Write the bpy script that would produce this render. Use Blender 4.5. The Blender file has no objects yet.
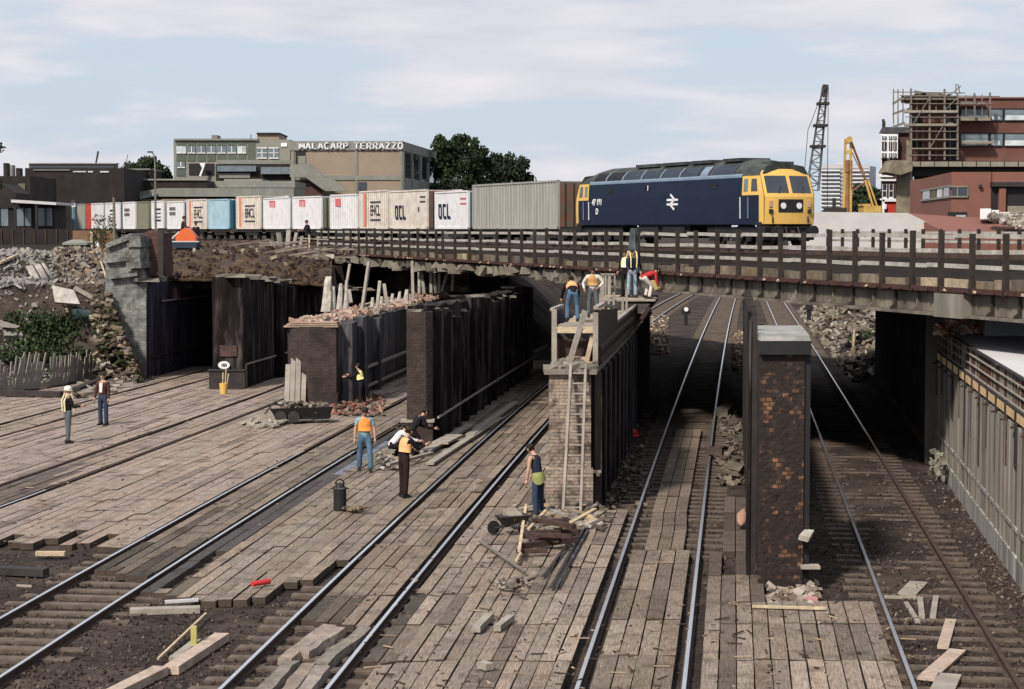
import bpy, math, random
from math import sin, cos, pi, radians, atan, tan
from mathutils import Vector, Matrix, Euler
SC = bpy.context.scene
COL = SC.collection
rnd = random.Random(7)
# ------------------------------------------------------------------ camera model
F = 1850.0; CH = 6.5; PT = atan(115.5/F)
def ray(u, v):
    a = (u-512)/F; b = (344.5-v)/F
    return (a, cos(PT)+b*sin(PT), -sin(PT)+b*cos(PT))
def G(u, v, z=0.0):
    d = ray(u, v); t = (z-CH)/d[2]
    return (d[0]*t, d[1]*t)
def PY(u, v, Y):
    d = ray(u, v); t = Y/d[1]
    return Vector((d[0]*t, Y, CH+d[2]*t))
def proj(x, y, z):
    z -= CH
    d = y*cos(PT)-z*sin(PT); up = y*sin(PT)+z*cos(PT)
    return (512+F*x/d, 344.5-F*up/d)
def lerp(a, b, t): return a+(b-a)*t
def interp(pts, x):
    if x <= pts[0][0]: 
        a, b = pts[0], pts[1]
    elif x >= pts[-1][0]:
        a, b = pts[-2], pts[-1]
    else:
        for i in range(len(pts)-1):
            if pts[i][0] <= x <= pts[i+1][0]:
                a, b = pts[i], pts[i+1]; break
    return a[1]+(b[1]-a[1])*(x-a[0])/(b[0]-a[0])

# ------------------------------------------------------------------ materials
MATS = {}
def M(name, col, rough=.85, var=.3, scale=2.0, bump=.3, bscale=12.0, metal=0.0, dirt=None, dirtamt=.4, dscale=.6,
      streak=False, vcol=False, brick=None, grain=False, spec=.3, stretch=None, emit=None, coat=0, bw=.235, dr=(.45, .62)):
    if name in MATS: return MATS[name]
    m = bpy.data.materials.new(name); m.use_nodes = True
    nt = m.node_tree; N = nt.nodes; L = nt.links
    b = N['Principled BSDF']
    b.inputs['Roughness'].default_value = rough
    b.inputs['Metallic'].default_value = metal
    b.inputs['Specular IOR Level'].default_value = spec
    if coat: b.inputs['Coat Weight'].default_value = coat
    tc = N.new('ShaderNodeTexCoord')
    vec = tc.outputs['Object']
    if grain: vec = tc.outputs['UV']
    mp = N.new('ShaderNodeMapping'); L.new(vec, mp.inputs['Vector'])
    if streak: mp.inputs['Scale'].default_value = (1, 1, .12)
    if grain: mp.inputs['Scale'].default_value = (1.0, 14, 1)
    if stretch: mp.inputs['Scale'].default_value = stretch
    n1 = N.new('ShaderNodeTexNoise'); n1.inputs['Scale'].default_value = scale; n1.inputs['Detail'].default_value = 6; n1.inputs['Roughness'].default_value = .65
    L.new(mp.outputs[0], n1.inputs['Vector'])
    cr = N.new('ShaderNodeMapRange'); cr.inputs['From Min'].default_value = .3; cr.inputs['From Max'].default_value = .7
    cr.inputs['To Min'].default_value = 1-var; cr.inputs['To Max'].default_value = 1+var
    L.new(n1.outputs['Fac'], cr.inputs['Value'])
    base = None
    if brick:
        bt = N.new('ShaderNodeTexBrick')
        sx = N.new('ShaderNodeSeparateXYZ'); L.new(tc.outputs['Object'], sx.inputs[0])
        ad = N.new('ShaderNodeMath'); ad.operation = 'ADD'; L.new(sx.outputs[0], ad.inputs[0]); L.new(sx.outputs[1], ad.inputs[1])
        cb = N.new('ShaderNodeCombineXYZ'); L.new(ad.outputs[0], cb.inputs[0]); L.new(sx.outputs[2], cb.inputs[1])
        L.new(cb.outputs[0], bt.inputs['Vector'])
        bt.inputs['Scale'].default_value = 1.0; bt.inputs['Brick Width'].default_value = bw; bt.inputs['Row Height'].default_value = .08
        bt.inputs['Mortar Size'].default_value = .009; bt.inputs['Bias'].default_value = brick[3] if len(brick) > 3 else 0
        bt.inputs['Color1'].default_value = (*brick[0], 1); bt.inputs['Color2'].default_value = (*brick[1], 1); bt.inputs['Mortar'].default_value = (*brick[2], 1)
        base = bt.outputs['Color']
    mx = N.new('ShaderNodeMix'); mx.data_type = 'RGBA'; mx.blend_type = 'MULTIPLY'; mx.inputs['Factor'].default_value = 1
    if base: L.new(base, mx.inputs['A'])
    else: mx.inputs['A'].default_value = (*col, 1)
    L.new(cr.outputs[0], mx.inputs['B'])
    out = mx.outputs['Result']
    if dirt:
        n2 = N.new('ShaderNodeTexNoise'); n2.inputs['Scale'].default_value = dscale; n2.inputs['Detail'].default_value = 8; n2.inputs['Roughness'].default_value = .7
        if streak: L.new(mp.outputs[0], n2.inputs['Vector'])
        else: L.new(tc.outputs['Object'], n2.inputs['Vector'])
        r2 = N.new('ShaderNodeMapRange'); r2.inputs['From Min'].default_value = dr[0]; r2.inputs['From Max'].default_value = dr[1]; r2.inputs['To Max'].default_value = dirtamt
        L.new(n2.outputs['Fac'], r2.inputs['Value'])
        m2 = N.new('ShaderNodeMix'); m2.data_type = 'RGBA'; L.new(r2.outputs[0], m2.inputs['Factor']); L.new(out, m2.inputs['A']); m2.inputs['B'].default_value = (*dirt, 1)
        out = m2.outputs['Result']
    if vcol:
        at = N.new('ShaderNodeAttribute'); at.attribute_name = 'Col'
        m3 = N.new('ShaderNodeMix'); m3.data_type = 'RGBA'; m3.blend_type = 'MULTIPLY'; m3.inputs['Factor'].default_value = 1
        L.new(out, m3.inputs['A']); L.new(at.outputs['Color'], m3.inputs['B']); out = m3.outputs['Result']
    L.new(out, b.inputs['Base Color'])
    if bump:
        n3 = N.new('ShaderNodeTexNoise'); n3.inputs['Scale'].default_value = bscale; n3.inputs['Detail'].default_value = 5
        L.new(mp.outputs[0], n3.inputs['Vector'])
        bp = N.new('ShaderNodeBump'); bp.inputs['Strength'].default_value = bump; bp.inputs['Distance'].default_value = .05
        L.new(n3.outputs['Fac'], bp.inputs['Height']); L.new(bp.outputs[0], b.inputs['Normal'])
    if emit:
        b.inputs['Emission Color'].default_value = (*emit, 1); b.inputs['Emission Strength'].default_value = 1
    MATS[name] = m
    return m

# ------------------------------------------------------------------ mesh builder
class MB:
    def __init__(s): s.v = []; s.f = []; s.m = []; s.c = []; s.uv = []; s.hasuv = False
    def poly(s, pts, m=0, c=None, uv=None):
        i = len(s.v); s.v += [tuple(p) for p in pts]; s.f.append(tuple(range(i, i+len(pts)))); s.m.append(m); s.c.append(c or (1, 1, 1))
        s.uv.append(uv); s.hasuv |= uv is not None
    def face(s, idx, m=0, c=None):
        s.f.append(tuple(idx)); s.m.append(m); s.c.append(c or (1, 1, 1)); s.uv.append(None)
    def hexa(s, p, m=0, c=None, mt=None):   # p: 4 bottom (ccw from above) + 4 top
        i = len(s.v); s.v += [tuple(q) for q in p]
        for k, q in enumerate(((3, 2, 1, 0), (4, 5, 6, 7), (0, 1, 5, 4), (1, 2, 6, 5), (2, 3, 7, 6), (3, 0, 4, 7))):
            s.face([i+a for a in q], (mt if (mt is not None and k == 1) else m), c)
    def box(s, c, d, R=None, m=0, col=None, mt=None):
        hx, hy, hz = d[0]/2, d[1]/2, d[2]/2
        P = [Vector(q) for q in ((-hx, -hy, -hz), (hx, -hy, -hz), (hx, hy, -hz), (-hx, hy, -hz), (-hx, -hy, hz), (hx, -hy, hz), (hx, hy, hz), (-hx, hy, hz))]
        if R is not None: P = [R @ q for q in P]
        C = Vector(c); s.hexa([q+C for q in P], m, col, mt)
    def bx(s, x0, x1, y0, y1, z0, z1, m=0, col=None, mt=None):
        s.box(((x0+x1)/2, (y0+y1)/2, (z0+z1)/2), (abs(x1-x0), abs(y1-y0), abs(z1-z0)), None, m, col, mt)
    def bar(s, a, b, w, h=None, m=0, col=None, up=(0, 0, 1)):
        a = Vector(a); b = Vector(b); h = h or w; d = b-a; L = d.length
        if L < 1e-6: return
        z = d.normalized(); x = Vector(up).cross(z)
        if x.length < .05: x = Vector((1, 0, 0)).cross(z)
        x.normalize(); y = z.cross(x)
        R = Matrix((x, y, z)).transposed()
        s.box((a+b)/2, (w, h, L), R, m, col)
    def tube(s, pts, r, n=8, m=0, cap=True, col=None, ell=None):
        pts = [Vector(p) for p in pts]; rs = r if isinstance(r, (list, tuple)) else [r]*len(pts)
        base = len(s.v); prev = None
        for k, p in enumerate(pts):
            t = (pts[min(k+1, len(pts)-1)]-pts[max(k-1, 0)]).normalized()
            if prev is None:
                x = Vector((0, 0, 1)).cross(t)
                if x.length < .1: x = Vector((1, 0, 0)).cross(t); x = x if x.length > .1 else Vector((0, 1, 0))
            else: x = prev-t*prev.dot(t)
            x.normalize(); prev = x; y = t.cross(x)
            for j in range(n):
                a = 2*pi*j/n; s.v.append(tuple(p+x*cos(a)*rs[k]+y*sin(a)*rs[k]))
        for k in range(len(pts)-1):
            for j in range(n):
                a = base+k*n+j; b = base+k*n+(j+1) % n
                s.face((a, b, b+n, a+n), m, col)
        if cap:
            s.face([base+j for j in range(n)][::-1], m, col); s.face([base+(len(pts)-1)*n+j for j in range(n)], m, col)
    def loft(s, rings, m=0, cap=True, closed=True, col=None):
        n = len(rings[0]); base = len(s.v)
        for r in rings: s.v += [tuple(p) for p in r]
        for k in range(len(rings)-1):
            for j in range(n if closed else n-1):
                a = base+k*n+j; b = base+k*n+(j+1) % n
                s.face((a, b, b+n, a+n), m, col)
        if cap:
            s.face([base+j for j in range(n)][::-1], m, col); s.face([base+(len(rings)-1)*n+j for j in range(n)], m, col)
    def rock(s, c, r, rg, m=0, col=None, flat=.7):
        c = Vector(c); i = len(s.v)
        P = [(1, 0, 0), (-1, 0, 0), (0, 1, 0), (0, -1, 0), (0, 0, 1), (0, 0, -1), (.6, .6, .5), (-.6, -.6, .5)]
        e = Euler((rg.random()*6, rg.random()*6, rg.random()*6)).to_matrix()
        sx, sy, sz = rg.uniform(.6, 1.3), rg.uniform(.5, 1), rg.uniform(.4, .9)*flat
        for p in P[:6]:
            k = rg.uniform(.7, 1.15)*r
            s.v.append(tuple(c+e @ Vector((p[0]*k*sx, p[1]*k*sy, p[2]*k*sz))))
        for q in ((0, 2, 4), (2, 1, 4), (1, 3, 4), (3, 0, 4), (2, 0, 5), (1, 2, 5), (3, 1, 5), (0, 3, 5)):
            s.face([i+a for a in q], m, col)
    def chunk(s, c, d, rg, m=0, col=None, tilt=.6):
        e = Euler((rg.uniform(-tilt, tilt), rg.uniform(-tilt, tilt), rg.random()*6)).to_matrix()
        hx, hy, hz = d[0]/2, d[1]/2, d[2]/2
        P = []
        for q in ((-hx, -hy, -hz), (hx, -hy, -hz), (hx, hy, -hz), (-hx, hy, -hz), (-hx, -hy, hz), (hx, -hy, hz), (hx, hy, hz), (-hx, hy, hz)):
            P.append(Vector(c)+e @ Vector([a*rg.uniform(.7, 1.1) for a in q]))
        s.hexa(P, m, col)
    def prism(s, poly, z0, z1, m=0, mt=None, col=None):
        n = len(poly); i = len(s.v)
        s.v += [(p[0], p[1], z0) for p in poly]+[(p[0], p[1], z1) for p in poly]
        s.face([i+k for k in range(n)][::-1], m, col); s.face([i+n+k for k in range(n)], m if mt is None else mt, col)
        for k in range(n):
            j = (k+1) % n; s.face((i+k, i+j, i+n+j, i+n+k), m, col)
    def slabY(s, px, Y, th, m=0, col=None):   # outline in the facade plane at depth Y with real thickness
        n = len(px); i = len(s.v)
        A = [PY(u, v, Y) for u, v in px]
        s.v += [tuple(p) for p in A]+[(p.x, p.y+th, p.z) for p in A]
        s.face([i+k for k in range(n)], m, col); s.face([i+n+k for k in range(n)][::-1], m, col)
        for k in range(n):
            j = (k+1) % n; s.face((i+k, i+n+k, i+n+j, i+j), m, col)
    def build(s, name, mats, parent=None, world=False, smooth=False, ids=None):
        me = bpy.data.meshes.new(name)
        V = s.v
        if parent is not None and world:
            P = Vector((0, 0, 0)); q = parent
            while q is not None: P = P+q.location; q = q.parent
            V = [(a-P[0], b-P[1], c-P[2]) for a, b, c in V]
        me.from_pydata(V, [], s.f)
        mats = mats if isinstance(mats, (list, tuple)) else [mats]
        for m in mats: me.materials.append(m)
        me.polygons.foreach_set('material_index', s.m)
        if True:
            ca = me.color_attributes.new('Col', 'FLOAT_COLOR', 'CORNER'); dat = []
            for f, c in zip(s.f, s.c): dat += [c[0], c[1], c[2], 1.0]*len(f)
            ca.data.foreach_set('color', dat)
        if s.hasuv:
            ul = me.uv_layers.new(name='UV'); dat = []
            for f, u in zip(s.f, s.uv):
                if u is None: u = [(0, 0)]*len(f)
                for q in u: dat += [q[0], q[1]]
            ul.data.foreach_set('uv', dat)
        if smooth: me.polygons.foreach_set('use_smooth', [True]*len(s.f))
        me.update()
        o = bpy.data.objects.new(name, me); COL.objects.link(o)
        if parent is not None: o.parent = parent
        return o
def thing(name, label, cat, loc=(0, 0, 0), rz=0, group=None):
    o = bpy.data.objects.new(name, None); COL.objects.link(o); o.empty_display_size = .3
    o.location = loc; o.rotation_euler = (0, 0, rz); o['label'] = label; o['category'] = cat
    if group: o['group'] = group
    return o
def tag(o, label, cat, group=None):
    o['label'] = label; o['category'] = cat
    if group: o['group'] = group
    return o
def recentre(o):   # put a one-mesh thing's origin at its base centre
    me = o.data; n = len(me.vertices); xs = [v.co for v in me.vertices]
    c = Vector(((min(v.x for v in xs)+max(v.x for v in xs))/2, (min(v.y for v in xs)+max(v.y for v in xs))/2, min(v.z for v in xs)))
    me.transform(Matrix.Translation(-c)); o.location = c
    return o
def struct(o): o['kind'] = 'structure'; return o
def stuff(o): o['kind'] = 'stuff'; return o
def dup(root, loc, rz, label=None, rot=None, scale=None):
    r = root.copy(); COL.objects.link(r); r.location = loc; r.rotation_euler = rot or (0, 0, rz)
    if scale: r.scale = scale
    if label: r['label'] = label
    for ch in list(root.children):
        c = ch.copy(); COL.objects.link(c); c.parent = r
        for g in ch.children:
            d = g.copy(); COL.objects.link(d); d.parent = c
    return r
def textmesh(txt, size, depth=.01, bold=0.0, name='lettering'):
    cu = bpy.data.curves.new('t', 'FONT'); cu.body = txt; cu.size = size; cu.extrude = depth; cu.offset = bold
    cu.align_x = 'CENTER'; cu.align_y = 'CENTER'
    o = bpy.data.objects.new('t', cu); COL.objects.link(o)
    bpy.context.view_layer.update()
    dg = bpy.context.evaluated_depsgraph_get()
    me = bpy.data.meshes.new_from_object(o.evaluated_get(dg)); me.name = name
    bpy.data.objects.remove(o)
    return me

# palette
m_plank = M('weathered_planks', (.29, .24, .2), var=.5, scale=2.6, bump=.9, bscale=7, grain=True, vcol=True, dirt=(.075, .055, .045), dirtamt=.8, dscale=1.3, dr=(.5, .68), rough=.85)
m_plankside = M('plank_edges', (.06, .045, .035), var=.3, rough=.9)
m_ballast = M('ballast_dirt', (.036, .028, .026), var=.7, scale=9, bump=1.0, bscale=22, dirt=(.10, .078, .062), dirtamt=.6, dscale=.5, rough=.95, spec=.1)
m_stone = M('loose_stone', (.075, .062, .056), var=.5, scale=3, bump=0, vcol=True, rough=.95, spec=.1)
m_rubble = M('rubble_pieces', (.26, .24, .215), var=.35, scale=2, bump=.4, vcol=True, rough=.95, spec=.1)
m_steel = M('worn_rail_head', (.86, .86, .86), rough=.33, metal=1, var=.08, bump=0)
m_rust = M('rail_rust', (.055, .035, .028), var=.4, scale=5, rough=.8, bump=.2)
m_sleeper = M('old_sleeper_wood', (.105, .082, .067), var=.5, scale=3, bump=.4, bscale=8, rough=.9, spec=.15)
m_soot = M('sooty_wall', (.013, .010, .0105), var=.8, scale=2.2, streak=True, bump=.8, bscale=6, dirt=(.15, .125, .12), dirtamt=.8, dscale=3.0, dr=(.5, .74), rough=.9, spec=.08)
m_sootb = M('skylit_blue_sooty_wall', (.022, .021, .026), var=.7, scale=2, streak=True, bump=.7, bscale=5, dirt=(.13, .13, .145), dirtamt=.85, dscale=1.6, dr=(.48, .64), rough=.75)  # lighter blue tone paints skylight on the low pier's side
m_pierbrick = M('dark_pier_brick', (.1, .08, .07), brick=((.04, .026, .023), (.065, .043, .036), (.03, .025, .023)), var=.4, scale=2, bump=.5, dirt=(.02, .017, .018), dirtamt=.7, dscale=.8)
m_palebrick = M('pale_pier_brick', (.1, .08, .07), brick=((.27, .205, .155), (.36, .29, .23), (.15, .12, .1)), var=.45, scale=3, bump=.7, dirt=(.04, .03, .028), dirtamt=.9, dscale=1.6, dr=(.47, .6))
m_orangebrick = M('spalled_pier_brick', (.1, .08, .07), brick=((.028, .018, .016), (.42, .20, .10), (.02, .016, .015), -.62), bw=.12, var=.8, scale=5, bump=.8, dirt=(.02, .014, .013), dirtamt=1.0, dscale=2.0, dr=(.44, .54))
m_redbrick = M('red_brown_brick', (.1, .08, .07), brick=((.06, .028, .026), (.12, .055, .048), (.07, .055, .05)), var=.4, scale=2, bump=.5, dirt=(.03, .02, .02), dirtamt=.6, dscale=1)
m_conc = M('stained_concrete', (.19, .17, .145), var=.4, scale=1.2, streak=True, bump=.4, bscale=4, dirt=(.12, .11, .095), dirtamt=.7, dscale=1.1)
m_concl = M('pale_concrete', (.50, .485, .50), var=.1, scale=1.2, bump=.15, dirt=(.4, .38, .37), dirtamt=.4, dscale=.6)
m_concg = M('grey_masonry', (.20, .20, .19), brick=((.19, .19, .185), (.24, .24, .23), (.12, .12, .115)), bw=.5, var=.5, scale=3, bump=.9, bscale=6, dirt=(.06, .058, .055), dirtamt=.85, dscale=1.3)
m_girder = M('stained_girder_paint', (.155, .135, .108), var=.45, scale=1.6, streak=True, bump=.5, bscale=5, dirt=(.05, .04, .035), dirtamt=.7, dscale=1.3)
m_gdark = M('dark_iron', (.03, .025, .024), var=.4, scale=3, bump=.2, rough=.7)
m_rusty = M('rusty_flange', (.065, .028, .022), var=.5, scale=4, bump=.4, dirt=(.03, .02, .02), dirtamt=.8, dscale=2)
m_post = M('dark_fence_timber', (.03, .023, .02), var=.4, scale=4, bump=.3)
m_frail = M('pale_fence_rail', (.34, .32, .29), var=.35, scale=3, bump=.3)
m_pine = M('pale_timber', (.48, .38, .26), var=.3, scale=3, stretch=(1, 1, 1), bump=.3, dirt=(.25, .19, .13), dirtamt=.5, dscale=2)
m_greyw = M('grey_timber', (.30, .27, .235), var=.35, scale=4, bump=.3, dirt=(.12, .1, .085), dirtamt=.5, dscale=2)
m_dkw = M('dark_oiled_timber', (.05, .03, .024), var=.5, scale=5, bump=.4)
m_earth = M('brown_earth', (.05, .036, .03), var=.6, scale=2.5, bump=1, bscale=5, dirt=(.15, .10, .05), dirtamt=.45, dscale=.5, rough=.95, spec=.1)
m_white = M('white_paint', (.72, .72, .74), var=.08, bump=0, dirt=(.5, .48, .46), dirtamt=.4, dscale=1.5, rough=.5)
m_black = M('black_paint', (.015, .014, .016), var=.2, bump=.1, rough=.6)
m_yel = M('yellow_paint', (.68, .42, .11), var=.08, bump=0, dirt=(.5, .3, .06), dirtamt=.3, dscale=2, rough=.45)
m_glass = M('dark_glass', (.03, .035, .045), var=.1, bump=0, rough=.08, spec=.8)
m_glassb = M('pale_blue_glass', (.13, .16, .18), var=.3, scale=1, bump=0, rough=.15, spec=.6)
m_leaf = M('leaves', (.032, .05, .022), var=.4, scale=.7, bump=0, vcol=True, rough=.7, spec=.2)
m_bark = M('bark', (.07, .055, .04), var=.4, scale=4, bump=.4)
m_steelgal = M('galvanised_pole', (.17, .15, .125), var=.3, bump=0, rough=.5, metal=.2)
import numpy as np
# ------------------------------------------------------------------ track geometry on the ground plane
TRK = {
 0: [(101, 402), (150, 389), (196, 377), (31, 421), (-38, 440)],
 1: [(-100, 528), (-17, 503), (32, 486), (95, 460), (154, 439), (234, 410), (276, 395)],
 2: [(-57, 679.5), (143, 560), (213, 517), (288, 474), (323, 455), (427, 397)],
 3: [(273, 689), (416, 532), (436.5, 517), (481, 465), (524, 425), (562, 387), (657, 311)],
 4: [(635, 689), (648.5, 600), (666, 517), (698.5, 392), (708, 360), (728.5, 296)],
 5: [(973, 689), (926, 600), (882, 517), (832.5, 416), (822, 392), (808, 360), (774, 300)],
}
YR = {0: (55, 125), 1: (38, 125), 2: (24, 125), 3: (22, 200), 4: (20, 210), 5: (20, 210)}
TC = {}
for k, pts in TRK.items():
    g = [G(u, v) for u, v in pts]
    X = np.array([q[0] for q in g]); Y = np.array([q[1] for q in g])
    TC[k] = np.polyfit(Y, X, 1 if k == 0 else 2)
def tx(k, y): return float(np.polyval(TC[k], y))
def tdx(k, y): return (tx(k, y+.5)-tx(k, y-.5))
GA = .7525
def railx(k, side, y):
    return tx(k, y)+side*GA*math.sqrt(1+tdx(k, y)**2)

def p1x(y): return -15.9+.11*(y-80.7)
def fx(y): return .314*(77-y)                 # parapet line
def sdist(x, y): return (x-fx(y))*.954
gA = G(1023, 592, -.2); gB = G(923, 447, -.2)
def wx(y): return gA[0]+(gB[0]-gA[0])*(y-gA[1])/(gB[1]-gA[1])   # right wall face
def sm(t): t = max(0, min(1, t)); return t*t*(3-2*t)
from mathutils import noise as mn
def nz(x, y, s, a): return mn.noise(Vector((x*s, y*s, 3.1)))*a
PLAT = 4.9
def terr(x, y):
    h = -.175+nz(x, y, .5, .03)+nz(x, y, 2.3, .02)
    for k_, hi in ((5, .052), (4, .03)):
        q_ = abs(x-tx(k_, max(20, min(y, 200))))
        if q_ < .62 and y < 120: h += hi*(1 if k_ == 4 else sm((y-27)/6)*.7+.3)
        elif .9 < q_ < 2.2 and y < 120: h += .022
    q_ = abs(x-tx(2, max(24, min(y, 100))))
    if .85 < q_ < 1.6: h += .04
    s = sdist(x, y)
    # left rubble bank
    d = (x+20.4)*(-.964)+(y-73.8)*.266
    if x < p1x(y)-.5 or y < 81:
        hb = 5.15*sm(d/9.5)
        if d > 0: hb += nz(x, y, .45, .5)*min(1, d/3)*(1 if d < 10 else .3)
        if y > 81.5 and x < p1x(y)-.4: hb = max(hb, 4.0*sm((y-81.5)/2.0))
        if d > 0 or (y > 81.5 and x < p1x(y)-.4): h = max(h, hb)
    if y > 105 and x < 12:
        if s > 7.5 and x < tx(3, y)-3.0:
            h = max(h, min(PLAT, (tx(3, y)-3.0-x)*.8+nz(x, y, .5, .3)))
    if x < 0 and s > 6 and y < 300: h = max(h, min(PLAT, (s-6)*3))
    if y < 78:
        w = wx(y)
        if x > w+.25: h = max(h, min(3.55, (x-w-.25)*6))
    else:
        t = 15.5+.118*(y-81.8)
        if x > t:
            top = PLAT if y > 84 else 3.55
            h = max(h, min(top, (x-t)*.36+nz(x, y, .4, .7)+nz(x, y, 1.3, .25)))
    if y > 190: h = max(h, min(PLAT, -.2+(y-190)*.12))
    return h
def grid(a, b, st): 
    n = int(round((b-a)/st)); return [a+(b-a)*i/n for i in range(n+1)]
xs = [-3000, -1200, -500, -200, -120, -80, -60, -45]+grid(-36, -4, .5)+grid(-3.75, 30, .25)+[34, 38, 44, 52, 62, 80, 120, 200, 500, 1200, 3000]
ys = [-60, -20, 0, 10]+grid(16, 130, .5)+grid(131, 232, 1.5)[0:]+[240, 260, 300, 360, 500, 900, 1600, 3200]
mb = MB(); nx = len(xs)
for y in ys:
    for x in xs:
        mb.v.append((x, y, terr(x, y) if abs(y) < 400 and abs(x) < 100 else (PLAT if (y > 80 or abs(x) > 60) else terr(max(-60, min(60, x)), max(16, y)))))
for j in range(len(ys)-1):
    for i in range(nx-1):
        a = j*nx+i; mb.face((a, a+1, a+1+nx, a+nx))
struct(mb.build('ground', m_ballast, smooth=True))

# ------------------------------------------------------------------ planked decking
fenceL = lambda y: -20.4+.2756*(y-73.8)
def P5l(y): return G(548, 500)[0]+.118*(y-G(548, 500)[1])
P5Y = G(585, 506)[1]
def maskA(u, v, x, y): return y < 88
def maskC(u, v, x, y): return v < 541+.045*u and y < 95
def maskF(u, v, x, y): return v < 568+(u-94)*.15 and y < 92
def maskG(u, v, x, y):
    return (v < interp([(100, 588), (160, 592), (207, 600), (256, 597), (285, 582), (316, 578), (340, 560), (360, 556), (390, 538)], u) and y < 92) 
def maskH(u, v, x, y): return v < interp([(230, 600), (300, 618), (372, 627)], u) and y < 90
def maskI(u, v, x, y):
    if y > P5Y-.5 and x > P5l(y)-.1: return False
    if u > 590 and v < 509: return False
    if 496 < u < 512 and 573 < v < 590: return False
    return y < 60
def maskJ(u, v, x, y): return v > 549
def maskK(u, v, x, y):
    if v > 600 and u < interp([(600, 868), (633, 880), (667, 888), (689, 905), (720, 925)], v): return True
    return False
REG = {
 'A': (lambda y: fenceL(y)+.9, lambda y: railx(0, -1, y)-.11, maskA, (50, 90), (1.15, 1.1, 1.1)),
 'B': (lambda y: railx(0, -1, y)+.14, lambda y: railx(0, 1, y)-.14, maskA, (50, 95), (1.1, 1.06, 1.06)),
 'C': (lambda y: railx(0, 1, y)+.11, lambda y: railx(1, -1, y)-.11, maskC, (38, 95), (1.15, 1.1, 1.12)),
 'D': (lambda y: railx(1, -1, y)+.14, lambda y: railx(1, 1, y)-.14, maskC, (38, 95), (1.08, 1.04, 1.05)),
 'E': (lambda y: railx(1, 1, y)+.11, lambda y: railx(2, -1, y)-.11, maskC, (36, 95), (1.13, 1.08, 1.08)),
 'F': (lambda y: railx(2, -1, y)+.14, lambda y: railx(2, 1, y)-.14, maskF, (30, 92), (.72, .70, .66)),
 'G': (lambda y: railx(2, 1, y)+.13, lambda y: railx(3, -1, y)-.11, maskG, (28, 92), (.92, .9, .86)),
 'H': (lambda y: railx(3, -1, y)+.14, lambda y: railx(3, 1, y)-.14, maskH, (24, 90), (.82, .78, .73)),
 'I': (lambda y: railx(3, 1, y)+.2, lambda y: railx(4, -1, y)-.22, maskI, (22, 62), (.97, .94, .9)),
 'J': (lambda y: railx(4, -1, y)+.17, lambda y: railx(4, 1, y)-.17, maskJ, (22, 62), (.86, .82, .76)),
 'K': (lambda y: railx(4, 1, y)+.22, lambda y: railx(5, -1, y)-.16, maskK, (22, 62), (.98, .94, .9)),
}
def plank(mb, P, z, c, rg, th=.13):
    # P: 4 corners ccw (near-left, near-right, far-right, far-left)
    zz = [z+rg.uniform(-.006, .006) for _ in range(4)]
    i = len(mb.v)
    uo = rg.uniform(0, 90); vo = rg.uniform(0, 50)
    L = math.hypot(P[3][0]-P[0][0], P[3][1]-P[0][1]); W = math.hypot(P[1][0]-P[0][0], P[1][1]-P[0][1])
    mb.poly([(P[k][0], P[k][1], zz[k]) for k in range(4)], 0, c, [(uo, vo), (uo, vo+W), (uo+L, vo+W), (uo+L, vo)])
    mb.v += [(P[k][0], P[k][1], z-th) for k in range(4)]
    for k in range(4):
        j = (k+1) % 4; mb.face((i+4+k, i+4+j, i+j, i+k), 1)
rg = random.Random(11)
pb = MB()
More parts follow.
